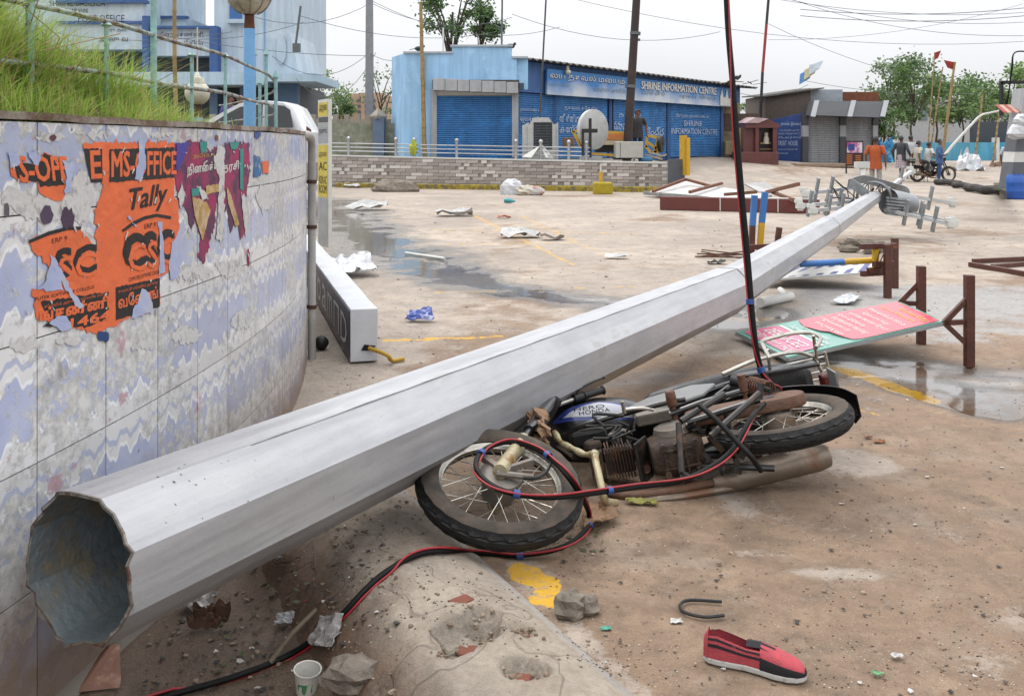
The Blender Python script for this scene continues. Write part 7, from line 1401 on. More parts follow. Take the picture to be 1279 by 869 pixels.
# poles with flags
def flag_pole(label, x0, y0, x1, y1, d, r, flag=None):
    a, b = P(x0, y0, d), P(x1, y1, d); a.z = tz(a.x, a.y) - .1; o = bamboo_pole(label, a, b, r)
    if flag: k = MB(); k.prism([b, b + Vector((-flag, 0, .1)), b + Vector((-flag * .6, .05, -.25)), b + Vector((0, .05, -.35))], (0, .02, 0)); k.build('flag', mat('flag_red', '8f2f28', .8, var=.2), o)
flag_pole('thick bamboo pole tied with red cloth before the trees', 1176, 215, 1193, 78, 44, .08, .5); flag_pole('thin grey bamboo pole with a small pennant beside the thick pole', 1158, 215, 1168, 66, 45, .035, -.3); flag_pole('slanting thin bamboo pole between the thick pole and the pennant pole', 1160, 215, 1178, 84, 45.5, .04); flag_pole('short leaning bamboo pole in front of the turquoise wall', 1217, 216, 1228, 118, 43, .05); flag_pole('thin dark bamboo pole beside the white pier', 1240, 218, 1250, 130, 44, .05)
bamboo_pole('tall ochre bamboo pole standing by the corner shop', (P(531, 190, 32.8).x, 32.8, DZ), P(526, 3, 32.8), .085)
k = MB(); a, b = P(672, 190, 32.2), P(684, -30, 32.2); k.tube([(a.x, a.y, DZ), b], .03, 6); k.build('thin_mast', mat('thin_mast', '3c3a3a', .6), label='thin slanting dark rod rising behind the marble memorial', cat='rod')
k = MB(); a, b = P(948, 150, 46), P(962, -20, 46); k.tube([(a.x, a.y, 1), a.lerp(b, .35)], .07, 8); k.build('painted_pole', mat('dark_iron', '26262a', .6), label='thin pole painted red and black behind the maroon shrine', cat='pole'); q = MB(); q.tube([a.lerp(b, .35), a.lerp(b, .7)], .068, 8); q.build('red_band', mat('red_band', '8a2a24', .6), bpy.data.objects['painted_pole']); q = MB(); q.tube([a.lerp(b, .7), b], .066, 8); q.build('top_band', mat('dark_iron', '26262a'), bpy.data.objects['painted_pole'])
def utility_pole(label, px, d, top, w, arm=True):
    b = P(px, 150, d); zt = P(px, top, d).z; t = root('utility_pole', label, 'utility pole', (b.x, d, .9)); k = MB(); k.loft([[Vector((b.x + s * w * f, d + q * w * f, z)) for s, q in ((-1, -1), (1, -1), (1, 1), (-1, 1))] for z, f in ((.6, 1), (zt, .75))]); k.build('shaft', mat('grey_concrete_pole', '7d7f80', .85, var=.12), t)
    k = MB(); k.bar((b.x - .6, d - .1, zt - .9), (b.x + .6, d - .1, zt - .9), .1); k.bar((b.x + .1, d - .1, zt - 1.6), (b.x + .35, d - .1, zt - .6), .16); k.build('cross_arm', M_galv_d, t)
utility_pole('square grey concrete utility pole behind the boundary wall', 462, 38, -60, .16)
k = MB(); a, b = P(627, 70, 35), P(628, -20, 35); k.tube([a, b], .035, 6); k.bar(P(618, 31, 35), P(628, 36, 35), .04); k.build('antenna', M_galv_d, label='thin antenna rod on the corner shop roof', cat='antenna')
k = MB(); k.tube([P(554, 66, 34), P(554, 35, 34)], .03, 6); k.build('roof_pipe', M_white, label='white vent pipe on the corner shop roof', cat='pipe')
k = MB(); a, b = P(376, 8, 34), P(370, 55, 34); k.tube([a, b], .045, 6); k.box(P(371, 60, 34), (.25, .2, .3)); k.build('hanging_lamp', M_galv_d, label='street lamp hanging broken from wires beside the office', cat='street lamp')
for i, (x, y) in enumerate(((524, 61), (638, 58), (921, 97))): k = MB(); c = P(x, y, 33.4 if i < 2 else 44); k.ball(c, (.16, .09, .09), 8, 6); k.ball(c + Vector((.15, 0, .08)), .055, 8, 5); k.prism([c + Vector((-.12, -.03, 0)), c + Vector((-.12, .03, 0)), c + Vector((-.34, 0, -.06))], (0, 0, .02)); k.build('crow', mat('crow_black', '141416', .5), label=['black crow perched on the wire by the bamboo pole', 'black crow perched on the corner shop parapet', 'black crow perched at the information centre roof corner'][i], cat='bird')
# ------------------------------------------------------------------ overhead wires
wl = [((-20, -10, 30), (462, 70, 38), .5), ((300, 15, 36), (462, 5, 38), .6), ((340, 70, 36), (462, 66, 38), .8), ((370, 98, 37), (470, 66, 38), 1.2), ((462, 66, 38), (530, 58, 33), .4), ((466, 2, 38), (700, 34, 44), .8), ((640, 18, 40), (900, 40, 44), .7), ((462, 3, 38), (640, 22, 40), .6), ((700, -5, 45), (1279, 52, 50), .9), ((930, -8, 40), (1279, 16, 44), .4), ((950, -10, 40), (1279, 28, 44), .5), ((960, 50, 60), (1279, 5, 60), .6), ((985, -2, 46), (1279, 45, 40), .5), ((900, 108, 44), (1010, 106, 46), .5), ((1000, 100, 46), (1279, 108, 60), .6), ((960, 30, 48), (1240, 112, 52), .6), ((0, 25, 33), (290, 40, 36), .5), ((180, 42, 36), (380, 28, 36), .4), ((375, 20, 34), (620, 40, 42), .5), ((1000, 12, 30), (1300, 8, 30), .2), ((1000, 20, 31), (1300, 18, 31), .2)]
t = root('overhead_lines', 'thin sagging overhead service wires strung across the pale sky', 'wires', P(640, 60, 40))
for a, b, sag in wl:
    A, B = P(*a), P(*b); MB().tube([A.lerp(B, i / 12) - Vector((0, 0, sag * 4 * (i / 12) * (1 - i / 12))) for i in range(13)], .011, 5).build('wire', mat('wire_grey', '5c5d60', .7), t)
# ------------------------------------------------------------------ trees
def leaf_mat(name, c1, c2):
    m, n, l, b = node_mat(name); B = NB(m.node_tree); g = B.N('ShaderNodeNewGeometry'); c = B.mix(B.rng(B.math('ADD', B.math('MULTIPLY', B.noise(g.outputs['Position'], 1.3, 3), .8), B.math('MULTIPLY', g.outputs['Random Per Island'], .45)), .4, .85), lin(c1), lin(c2)); l.new(c, b.inputs['Base Color']); b.inputs['Roughness'].default_value = .6
    tr = B.N('ShaderNodeBsdfTranslucent'); l.new(c, tr.inputs[0]); ms = B.N('ShaderNodeMixShader'); ms.inputs[0].default_value = .3; l.new(b.outputs[0], ms.inputs[1]); l.new(tr.outputs[0], ms.inputs[2]); l.new(ms.outputs[0], n['Material Output'].inputs[0]); return m
LM = [leaf_mat('leaf_a', '3a5530', '668048'), leaf_mat('leaf_b', '46633a', '7d965a'), leaf_mat('leaf_c', '4d6340', '86997a')]; M_bark = mat('bark', '4f4438', .9, var=.25, scale=6, bump=.6)
def tree(label, base, h, crown, n, lm, seed, leaf=.16, clumps=14, group='trees beyond the shops'):
    """crown: (rx, ry, rz, centre height fraction)"""
    r = random.Random(seed); b = Vector(base); t = root('tree', label, 'tree', b, group); m = MB(); rx, ry, rz, ch = crown; C = b + Vector((0, 0, h * ch)); m.tube([b - Vector((0, 0, .2)), b + Vector((.05 * h * r.uniform(-1, 1), 0, h * .3)), C], [.016 * h, .011 * h, .006 * h], 8); cl = []
    for i in range(clumps):
        a = r.uniform(0, 6.283); e = r.uniform(-.7, 1); k = r.uniform(.35, .95); q = C + Vector((rx * k * math.cos(a) * math.sqrt(max(.05, 1 - e * e * .8)), ry * k * math.sin(a), rz * e * .85)); cl.append((q, r.uniform(.22, .42))); s = b.lerp(C, r.uniform(.5, .95)); m.tube(spline([s, s.lerp(q, .5) + Vector((0, 0, .05 * h)), q], 3), [.007 * h, .0065 * h, .006 * h, .005 * h, .004 * h, .003 * h, .002 * h], 5)
    m.build('trunk', M_bark, t, smooth=True); vs = []; fs = []
    for i in range(n):
        q, k = r.choice(cl); u = Vector((r.gauss(0, 1), r.gauss(0, 1), r.gauss(0, .8))); u = u.normalized() * (abs(r.gauss(.75, .3))); p = q + Vector((u.x * rx * k, u.y * ry * k, u.z * rz * k)); d1 = Vector((r.gauss(0, 1), r.gauss(0, 1), r.gauss(-.2, .6))).normalized(); d2 = d1.orthogonal().normalized(); d2 = (d2 * math.cos(a := r.uniform(0, 6.28)) + d1.cross(d2) * math.sin(a)); L = leaf * r.uniform(.6, 1.4); w = L * .3; bb = len(vs); vs += [p, p + d1 * L * .5 + d2 * w, p + d1 * L, p + d1 * L * .5 - d2 * w]; fs.append((bb, bb + 1, bb + 2, bb + 3))
    me = bpy.data.meshes.new('crown'); me.from_pydata([v - b for v in vs], [], fs); me.materials.append(lm); o = bpy.data.objects.new('crown', me); COL.objects.link(o); o.parent = t; return t
gp = lambda px, d: (P(px, 0, d).x, d, max(.4, tz(P(px, 0, d).x, d)))
tree('leafy tree showing between the office and the banner board', gp(396, 58), 5.2, (2.0, 2.0, 1.5, .72), 2600, LM[1], 1); tree('small dark tree above the boundary wall beside the banner board', gp(424, 54), 3.3, (.9, .9, .8, .75), 1100, LM[0], 2); tree('sparse wind-stripped sapling between the grey pole and the corner shop', gp(478, 46), 4.2, (1.2, 1.0, 1.6, .68), 420, LM[2], 3, clumps=9)
tree('tall sparse tree rising behind the corner shop roof', gp(566, 42), 8.0, (1.7, 1.4, 1.5, .8), 2400, LM[0], 4, clumps=12); tree('dense small tree rising behind the antenna rod', gp(600, 44), 6.8, (.95, .8, 1.0, .86), 2400, LM[0], 5, clumps=9)
for i, (px, d, h, rx, rz, n, k) in enumerate(((1112, 56, 6.2, 2.6, 2.0, 2600, 2), (1142, 53, 5.6, 2.0, 2.0, 2200, 0), (1166, 58, 5.6, 2.4, 1.8, 2200, 1), (1200, 60, 5.2, 2.4, 1.7, 2600, 0), (1230, 63, 5.4, 2.6, 1.9, 2600, 0), (1262, 56, 5.6, 2.2, 1.8, 2200, 1), (1290, 60, 6.2, 2.4, 2.0, 2000, 1), (1100, 62, 4.2, 2.2, 1.5, 1500, 1))):
    tree(['broad pale-leaved tree right behind the shuttered shop', 'dark tree between the shop corner and the thin pennant pole', 'light green tree behind the bamboo poles', 'dark green tree behind the bent street lamp', 'dense dark tree above the dark slatted gate', 'light green tree left of the stall gantry', 'light green tree behind the stall pillar', 'low green tree peeping past the rusty sign'][i], gp(px, d), h, (rx, rx, rz, .66), n, LM[k], 20 + i, leaf=.2)
tree('small green bush top behind the information centre corner', gp(938, 60), 3.6, (1.2, 1.2, .8, .8), 900, LM[1], 40); tree('low bush growing by the shuttered shop', gp(1105, 47), 3.0, (.9, .9, 1.0, .6), 900, LM[0], 41)
# ------------------------------------------------------------------ people
def skin_mesh(name, nodes, edges, rootk, m, sub=1):
    """nodes: {key: (pos, radius or (rx, ry))} -> smooth continuous mesh grown on the skeleton"""
    ks = list(nodes); me = bpy.data.meshes.new(name); me.from_pydata([nodes[k][0] for k in ks], [(ks.index(a), ks.index(b)) for a, b in edges], []); o = bpy.data.objects.new(name, me); COL.objects.link(o)
    md = o.modifiers.new('skin', 'SKIN'); md.branch_smoothing = .6
    if not me.skin_vertices: 
        bpy.context.view_layer.objects.active = o; bpy.ops.mesh.customdata_skin_add()
    for i, k in enumerate(ks):
        r = nodes[k][1]; sv = me.skin_vertices[0].data[i]; sv.radius = r if isinstance(r, tuple) else (r, r); sv.use_root = (k == rootk)
    sb = o.modifiers.new('sub', 'SUBSURF'); sb.levels = sub; sb.render_levels = sub
    dg = bpy.context.evaluated_depsgraph_get(); out = bpy.data.meshes.new_from_object(o.evaluated_get(dg)); bpy.data.objects.remove(o)
    out.materials.clear(); out.materials.append(m); out.polygons.foreach_set('use_smooth', [True] * len(out.polygons)); out.name = name; return out
def person(label, loc, face, shirt, lower, skin='6b4430', hair='15110f', pose='stand', h=1.68, lungi=False, sleeve='short', arms=None, sandal=True, group='people at the scene'):
    t = root('person', label, 'person', loc, group); t.rotation_euler = (0, 0, face); t.scale = (h / 1.7,) * 3; K = {}; V = Vector
    # body faces local -y
    st = {'stand': (((.09, 0, .92), (.1, -.01, .5), (.1, .03, .09), (.12, -.13, .035)), ((-.09, 0, .92), (-.11, .0, .5), (-.12, .04, .09), (-.14, -.12, .035))),
          'walk': (((.09, 0, .92), (.1, -.16, .53), (.1, -.2, .12), (.11, -.35, .06)), ((-.09, 0, .92), (-.1, .06, .49), (-.1, .34, .14), (-.11, .24, .035))),
          'sit': (((.09, 0, .78), (.2, -.42, .72), (.2, -.3, .3), (.2, -.45, .26)), ((-.09, 0, .78), (-.2, -.42, .72), (-.2, -.3, .3), (-.2, -.45, .26)))}[pose]
    dz = -.14 if pose == 'sit' else 0; lean = -.1 if pose == 'sit' else 0
    hp = lambda x, y, z: V((x, y, z + dz))
    ar = arms or (((.27, .03, 1.14), (.27, -.05, .9), (.265, -.09, .8)), ((-.27, .03, 1.14), (-.27, -.05, .9), (-.265, -.09, .8)))
    N = {'pel': (hp(0, 0, .95), .11), 'wst': (hp(0, lean * .3, 1.1), .105), 'cst': (hp(0, lean * .8, 1.3), .115), 'nck': (hp(0, lean, 1.46), .05), 'jaw': (hp(0, lean - .025, 1.53), .062), 'hed': (hp(0, lean - .01, 1.61), (.078, .092)), 'top': (hp(0, lean + .005, 1.67), .06)}
    E = [('pel', 'wst'), ('wst', 'cst'), ('cst', 'nck'), ('nck', 'jaw'), ('jaw', 'hed'), ('hed', 'top')]
    for s, (hi, kn, an, to) in zip('lr', st):
        N['hp' + s] = (V(hi), .078); N['kn' + s] = (V(kn), .056); N['cf' + s] = (V(kn).lerp(V(an), .3) + V((0, .015, 0)), .055); N['an' + s] = (V(an), .036); N['to' + s] = (V(to), .034); E += [('pel', 'hp' + s), ('hp' + s, 'kn' + s), ('kn' + s, 'cf' + s), ('cf' + s, 'an' + s), ('an' + s, 'to' + s)]
    for s, sg, (el, wr, ha) in zip('lr', (1, -1), ar):
        N['sh' + s] = (hp(.185 * sg, lean, 1.4), .058); N['el' + s] = (V(el) + V((0, 0, dz)), .042); N['wr' + s] = (V(wr) + V((0, 0, dz)), .029); N['ha' + s] = (V(ha) + V((0, 0, dz)), (.036, .02)); E += [('cst', 'sh' + s), ('sh' + s, 'el' + s), ('el' + s, 'wr' + s), ('wr' + s, 'ha' + s)]
    sk = mat('skin_' + skin, skin, .6, var=.08)
    def put(name, me): o = bpy.data.objects.new(name, me); COL.objects.link(o); o.parent = t; return o
    body = put('body', skin_mesh('body', N, E, 'pel', sk))
    # fingers
    f = MB()
    for s, sg in (('l', 1), ('r', -1)):
        hpz, wz = N['ha' + s][0], N['wr' + s][0]; d = (hpz - wz).normalized(); sd = V((0, 1, 0)) - d * d.y; sd.normalize()
        for i in range(4): b = hpz + sd * (.024 - .016 * i) + d * .02; f.tube([b, b + d * .035, b + d * (.06 - .006 * abs(i - 1.4)) + V((-sg * .012, 0, 0))], [.009, .0085, .006], 5)
        b = hpz - sd * .03 - d * .01; f.tube([b, b - sd * .02 + d * .02, b - sd * .022 + d * .045], [.0105, .0095, .007], 5)
    f.build('fingers', sk, t, local=True)
    q = MB(); c = N['hed'][0]; q.tube([c + V((0, -.09, .0)), c + V((0, -.105, -.025)), c + V((0, -.088, -.035))], [.007, .013, .01], 6)
    for sg in (1, -1): q.ball(c + V((sg * .082, .005, -.01)), (.012, .02, .03), 6, 5)
    q.build('nose_and_ears', sk, t, local=True)
    q = MB()
    for sg in (1, -1): q.ball(c + V((sg * .032, -.083, .005)), (.011, .006, .007), 6, 5); q.box(c + V((sg * .032, -.09, .026)), (.034, .006, .006))
    q.box(c + V((0, -.088, -.058)), (.045, .008, .008)); q.build('face_features', mat('face_dark', '24130f', .6), t, local=True)
    if hair:
        k = MB(); n, m_ = 14, 8; vs = []
        for i in range(m_ + 1):
            for j in range(n): a = 2 * math.pi * j / n; back = .5 + .5 * math.sin(a); th = math.pi * (.3 + .3 * min(1, back * 1.6)) * i / m_; rr = 1.0 + .04 * random.Random(i * 31 + j).random(); vs.append(c + V((.09 * math.sin(th) * math.cos(a) * rr, .012 + .102 * math.sin(th) * math.sin(a) * rr, .018 + .088 * math.cos(th) * rr - .04 * back * (i / m_) ** 2)))
        k.add(vs, [(i * n + j, (i + 1) * n + j, (i + 1) * n + (j + 1) % n, i * n + (j + 1) % n) for i in range(m_) for j in range(n)]); k.build('hair', mat('hair_' + hair, hair, .6, var=.2), t, smooth='all', local=True)
    g = lambda k, r: (N[k][0], r)
    S = {'pel': g('pel', (.158, .118)), 'wst': g('wst', (.152, .116)), 'cst': g('cst', (.172, .122)), 'nk': (N['cst'][0].lerp(N['nck'][0], .72), .062)}; SE = [('pel', 'wst'), ('wst', 'cst'), ('cst', 'nk')]
    for s in 'lr':
        S['sh' + s] = g('sh' + s, .072); e_ = N['el' + s][0]
        if sleeve == 'long': S['el' + s] = g('el' + s, .056); S['wr' + s] = (e_.lerp(N['wr' + s][0], .9), .042); SE += [('cst', 'sh' + s), ('sh' + s, 'el' + s), ('el' + s, 'wr' + s)]
        else: S['el' + s] = (N['sh' + s][0].lerp(e_, .75), .064); SE += [('cst', 'sh' + s), ('sh' + s, 'el' + s)]
    k = MB(); rg = []; c0, c1, c2, c3 = N['pel'][0], N['wst'][0], N['cst'][0], N['nck'][0]
    for p, rx, ry in ((c0 + V((0, 0, -.19)), .19, .145), (c0 + V((0, 0, -.08)), .185, .14), (c0, .175, .13), (c1, .165, .122), (c1.lerp(c2, .5), .178, .13), (c2, .185, .13), (c2.lerp(c3, .45), .18, .11), (c2.lerp(c3, .68), .15, .088), (c2.lerp(c3, .84), .09, .075), (c3 + V((0, 0, -.012)), .062, .062)): rg.append([p + V((rx * math.cos(a), ry * math.sin(a), 0)) for a in np.linspace(0, 2 * math.pi, 20, endpoint=False)])
    k.loft(rg, cap=False)
    for s in 'lr':
        a, b = N['sh' + s][0], N['el' + s][0]
        if sleeve == 'long': w_ = N['wr' + s][0]; k.tube(spline([a.lerp(c2, .25), a, a.lerp(b, .5), b, b.lerp(w_, .5), b.lerp(w_, .95)], 3), [.074 - .0022 * i for i in range(16)], 12, cap=False)
        else: k.tube([a.lerp(c2, .25), a, a.lerp(b, .4), a.lerp(b, .8)], [.074, .07, .064, .063], 12, cap=False)
    k.build('shirt', mat('shirt_' + shirt, shirt, .85, var=.14, scale=5), t, smooth='all', local=True)
    if lungi:
        k = MB(); vs = []; n = 28
        for i, (z, r) in enumerate(((1.02, .155), (.9, .17), (.7, .19), (.5, .205))):
            for j in range(n): a = 2 * math.pi * j / n; w = 1 + .05 * math.sin(j * 2.3) * (i / 3); vs.append(V((r * w * math.cos(a), r * .82 * w * math.sin(a), z)))
        k.add(vs, [(i * n + j, (i + 1) * n + j, (i + 1) * n + (j + 1) % n, i * n + (j + 1) % n) for i in range(3) for j in range(n)]); k.build('lungi', lower, t, smooth='all', local=True)
    else:
        T = {'pel': (N['pel'][0] + V((0, 0, -.05)), .105)}; TE = []
        for s in 'lr': T['hp' + s] = g('hp' + s, .09); T['kn' + s] = g('kn' + s, .074); T['an' + s] = (N['kn' + s][0].lerp(N['an' + s][0], .93), .058); TE += [('pel', 'hp' + s), ('hp' + s, 'kn' + s), ('kn' + s, 'an' + s)]
        put('trousers', skin_mesh('trousers', T, TE, 'pel', mat('trousers_' + lower, lower, .85, var=.14, scale=6)))
    k = MB()
    for s in 'lr': a, b = N['an' + s][0], N['to' + s][0]; d = (b - a); d.z = 0; k.bar(b - d * 1.35 + V((0, 0, -.028)), b + d * .32 + V((0, 0, -.028)), .085, .018)
    k.build('sandals', M_blkr, t, local=True); return t
def lungi_mat():
    m, n, l, b = node_mat('plaid'); B = NB(m.node_tree); tc = B.N('ShaderNodeTexCoord').outputs['Object']; sx = B.N('ShaderNodeSeparateXYZ'); l.new(tc, sx.inputs[0]); c = lin('a59a9c')
    for k, o in ((sx.outputs[0], 0), (sx.outputs[2], 1)): c = B.mix(B.rng(B.math('SINE', B.math('MULTIPLY', k, 70)), .55, .8, 0, .55), c, lin('6b4f60'))
    l.new(c, b.inputs['Base Color']); b.inputs['Roughness'].default_value = .9; return m
def at(px, d, z=None): x = P(px, 0, d).x; return (x, d, tz(x, d) if z is None else z)
person('man in dark grey polo shirt standing on the terrace behind the cabinet', at(797, 32.2, DZ), .05, '2d2a2b', '1f1e22', pose='stand', h=1.7, arms=(((.29, .02, 1.15), (.31, -.04, .92), (.31, -.07, .82)), ((-.29, .02, 1.15), (-.3, -.06, .93), (-.3, -.1, .83))))
person('man in orange shirt and pale trousers standing with his back turned', at(1094, 27.5), 2.6, '9c4a22', '8d8a86', h=1.68); person('man in dark grey long-sleeved shirt and checked lungi walking off', at(1126, 37.4), 2.3, '33363a', lungi_mat(), pose='walk', lungi=True, sleeve='long', h=1.76, arms=(((.3, .06, 1.13), (.3, -.02, .9), (.3, -.05, .8)), ((-.32, .08, 1.16), (-.3, -.1, 1.0), (-.27, -.16, .94))))
person('man in white shirt standing beyond the man in the checked lungi', at(1138, 38.6), 2.9, 'a8a9ab', '55504c', h=1.72); person('woman in blue top and jeans standing beside the upright motorbike', at(1174, 36.2), 1.2, '3a5478', '24406c', h=1.66, sleeve='long', arms=(((.29, .02, 1.14), (.2, -.17, 1.08), (.1, -.24, 1.12)), ((-.29, .02, 1.14), (-.2, -.17, 1.06), (-.08, -.22, 1.08))))
person('man in purple shirt standing behind the white hatchback', at(287, 21.5, .83), 1.2, '2f2a60', '3a3a3e', h=1.72); person('bald man standing beyond the hatchback roof beside the purple shirt', at(300, 22.5, .83), 1.0, '2c6a60', '3a3a3e', hair=None, h=1.8); person('man in white shirt beyond the green board at the road edge', at(1261, 30.5), 2.2, 'a5a9b0', '3a3a3e', h=1.62)
# upright motorbike with two riders
bx, by, _ = at(1166, 37.2); z0 = tz(bx, by); M_u = Matrix.Translation((bx - .62, by, z0 + .305)) @ Matrix.Rotation(.08, 4, 'Z')
motorbike('black motorbike stopped upright with two riders in white shirts', 'motorbikes', M_u, dict(axle=(1.27, 0, 0), axis=(0, 1, 0), head=(1.0, 0, .58), clamp=(0, 1, 0), bar=[(.86, -.36, .72), (.96, -.22, .74), (1.0, 0, .66), (.96, .22, .74), (.86, .36, .72)], lever=(.8, 0, -.2), lamp=(1.12, 0, .58), lampdir=(1, 0, 0)), False)
ra = (((.3, -.14, 1.2), (.3, -.38, 1.12), (.3, -.44, 1.1)), ((-.3, -.14, 1.2), (-.3, -.38, 1.12), (-.3, -.44, 1.1)))
person('rider in white shirt gripping the handlebar of the upright motorbike', (bx - .25, by, z0 + .0), math.pi / 2 + .08, 'a9a9a6', '23232a', pose='sit', h=1.68, arms=ra); person('pillion passenger in cream shirt seated behind the rider', (bx - .66, by, z0 + .05), math.pi / 2 + .08, 'a39c90', '2a2a2e', pose='sit', h=1.68)
# ------------------------------------------------------------------ litter and grit
def litter():
    r = random.Random(77)
    cols = ['b3b3b0', 'a8a49c', '3d4f8a', '4a3c32', '7a6a58', '2c2a28', '8a3a3a', '4d7a50']; packs = [MB() for _ in cols]
    for i in range(330):
        if r.random() < .55: px, py = r.uniform(420, 1279), r.uniform(430, 869)
        else: px, py = r.uniform(395, 1279), r.uniform(245, 430)
        g_ = G(px, py); 
        if kerb_t(g_.x, g_.y) > -.02 and g_.y < 4.6: continue
        z = tz(g_.x, g_.y) + .003; k = r.choices(range(8), (1.5, 1.5, .3, 4, 4, 3, .1, .12))[0]; s = r.uniform(.003, .011) * (1 + .14 * max(0, g_.y - 3)); a = r.uniform(0, 6.28); n = r.randint(3, 6); pts = [Vector((g_.x + s * r.uniform(.5, 1.2) * math.cos(a + 6.283 * j / n), g_.y + s * r.uniform(.4, 1.2) * math.sin(a + 6.283 * j / n), z + r.uniform(0, s * .5))) for j in range(n)]; packs[k].prism(pts, (0, 0, .0015))
    for i in range(300):
        px, py = r.uniform(180, 500), r.uniform(640, 869); g_ = G(px, py, -.13); t_ = kerb_t(g_.x, g_.y)
        if t_ < .0 or math.hypot(g_.x - PC.x, g_.y - PC.y) < PR + .02: continue
        k = r.choices(range(8), (.8, 1, .05, 6, 5, 5, .15, .2))[0]; s = r.uniform(.003, .013); z = surf_z(g_.x, g_.y) + .002; a = r.uniform(0, 6.28); n = r.randint(3, 6); packs[k].prism([Vector((g_.x + s * r.uniform(.4, 1.3) * math.cos(a + 6.283 * j / n), g_.y + s * r.uniform(.3, 1.2) * math.sin(a + 6.283 * j / n), z + r.uniform(0, s * .7))) for j in range(n)], (0, 0, .002))
    o = bpy.data.objects.new('litter_scraps', None)
    for c, p in zip(cols, packs):
        if p.f: q = p.build('litter_scraps', mat('litter_' + c, c, .7, var=.25, scale=30), kind='stuff')
    g = MB()
    for i in range(1300):
        px, py = r.uniform(400, 1279), r.uniform(380, 869) if r.random() < .8 else r.uniform(260, 400); q = G(px, py)
        if r.random() < .25: px, py = r.uniform(180, 760), r.uniform(620, 869); q = G(px, py, -.02)
        if math.hypot(q.x - PC.x, q.y - PC.y) < PR + .03: continue
        z = surf_z(q.x, q.y); s = min(.02, abs(r.gauss(.002, .0022)) + .0012) * (1 + .1 * max(0, q.y - 4)); g.ball((q.x, q.y, z + s * .3), (s, s * r.uniform(.6, 1), s * r.uniform(.4, .8)), 6, 4, .25, r)
    for c, rr_, d_ in HOLES:
        for i in range(20):
            a_ = r.uniform(0, 6.28); q = rr_ * r.uniform(.2, 1.25); x, y = c.x + q * math.cos(a_), c.y + q * math.sin(a_); s = abs(r.gauss(.003, .004)) + .002; g.ball((x, y, surf_z(x, y) + s * .3), (s, s * r.uniform(.6, 1), s * r.uniform(.5, .9)), 7, 5, .28, r)
    for nm, cc, cnt in (('dark_grit', '3a312a', 1900), ('pale_grit', 'a99c8c', 1300)):
        q_ = MB()
        for i in range(cnt):
            px, py = r.uniform(420, 1279), 869 - 420 * r.random() ** 1.3
            if r.random() < .3: px, py = r.uniform(200, 800), r.uniform(650, 869)
            q = G(px, py, -.02); 
            if math.hypot(q.x - PC.x, q.y - PC.y) < PR + .03 or vnoise(q.x * 3.1, q.y * 3.1) < .35: continue
            z = surf_z(q.x, q.y); s = r.uniform(.001, .0032) * (1 + .12 * max(0, q.y - 3)); q_.ball((q.x, q.y, z + s * .3), (s * 1.2, s, s * .6), 5, 3, .2, r)
        q_.build(nm, mat(nm, cc, .9, var=.3, scale=14), kind='stuff')
    g.build('gravel', mat('gravel', '6f5f50', .9, var=.35, scale=9, col2='948675', amt=.42, s2=7), kind='stuff')
    lf = MB()
    for i in range(110):
        px, py = (r.uniform(230, 420), r.uniform(680, 830)) if r.random() < .6 else (r.uniform(680, 760), r.uniform(650, 690)); q = G(px, py, -.13 if px < 500 else 0); z = surf_z(q.x, q.y) + .004; s = r.uniform(.012, .035); a = r.uniform(0, 6.28); d = Vector((math.cos(a), math.sin(a), r.uniform(0, .5))); e = Vector((-math.sin(a), math.cos(a), r.uniform(-.3, .3))) * .3; b = Vector((q.x, q.y, z)); lf.add([b, b + d * s * .5 + e * s, b + d * s, b + d * s * .5 - e * s], [(0, 1, 2, 3)])
    lf.build('fallen_leaves', mat('wilted_leaf', '3f4a22', .7, var=.35, scale=20, col2='4f4128', amt=.45, s2=10), kind='stuff')
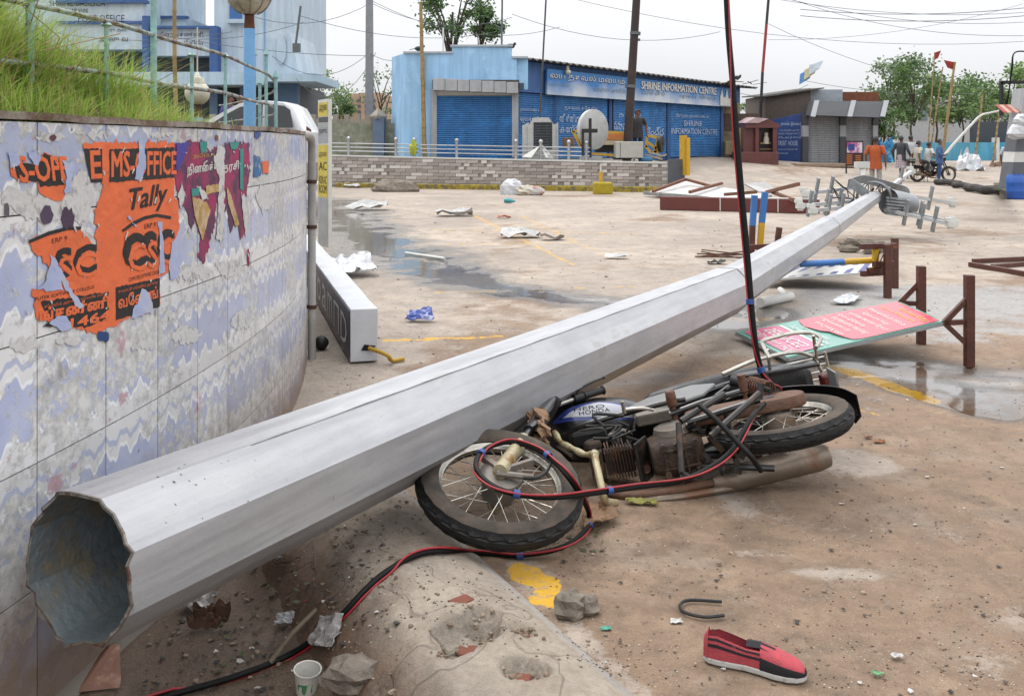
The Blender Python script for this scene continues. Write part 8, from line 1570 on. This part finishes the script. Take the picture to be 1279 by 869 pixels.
    # larger flat scraps one can pick out
    for i, (x, y, w, c, lb) in enumerate(((650, 297, .35, 'b3b3b0', 'pale flat sheet scrap near the wet patch on the far ground'), (568, 270, .4, 'b3b3b0', 'white flat litter beside the dark wet patch'), (580, 268, .2, '3a3430', 'dark rubber scrap beside the white flat litter'), (460, 262, .5, 'b0b0ae', 'white plastic film at the edge of the water'), (630, 273, .14, '9a4a2a', 'orange fruit scrap in front of the sacks'), (770, 323, .16, 'b3b3b0', 'small white wrapper on the open ground'), (757, 787, .018, '3f8a78', 'tiny turquoise chip beside the grey lump'), (845, 778, .02, 'b5b3ae', 'white chip by the black rubber strip'), (1121, 822, .018, 'b0aeaa', 'white bone-shaped scrap on the brown mud'), (1096, 843, .016, '5f8a60', 'pale green blob on the brown mud'), (895, 330, .12, '2c2a28', 'dark scrap on the far sand'), (1098, 553, .03, '8a5a3c', 'orange brick chip right of the rear wheel'), (1085, 548, .02, '7a4a34', 'red brick chip behind the rear wheel'), (440, 235, .3, 'b3b3b0', 'white bag at the foot of the terrace wall'), (690, 300, .2, '5a5048', 'brown rag scrap on the open ground'))):
        q = G(x, y); crumple('scrap', [q + Vector((-w, -w * .6, .004)), q + Vector((-w * .8, w * .6, .004)), q + Vector((w * .9, w * .5, .004)), q + Vector((w, -w * .5, .004))], w * .35, mat('litter_' + c, c, .7, var=.25, scale=30), lb, 'litter', n=5, seed=50 + i, thick=.002)
    k = MB(); a = G(388, 238); k.ball((a.x + .3, a.y, .12), (.4, .25, .2), 10, 7, .25, r); k.build('plastic_bag', M_bag, label='crumpled white bag beside the planter by the terrace foot', cat='plastic bag')
    k = MB(); q = G(495, 240); k.ball((q.x, q.y + .2, .08), (.75, .35, .3), 12, 8, .12, r); k.build('stone', M_rock, label='flat brown boulder at the left end of the yellow kerb', cat='stone')
    ch = MB(); 
    for i in range(26): q = P(r.uniform(1050, 1110), 0, r.uniform(12.6, 14.2)); s = r.uniform(.03, .1); ch.ball((q.x + .0, q.y, s * .4), (s * 1.4, s, s * .6), 7, 5, .3, r)
    ch.build('rubble', mat('rubble_chunk', '6d6459', .9, var=.3), kind='stuff')
litter()
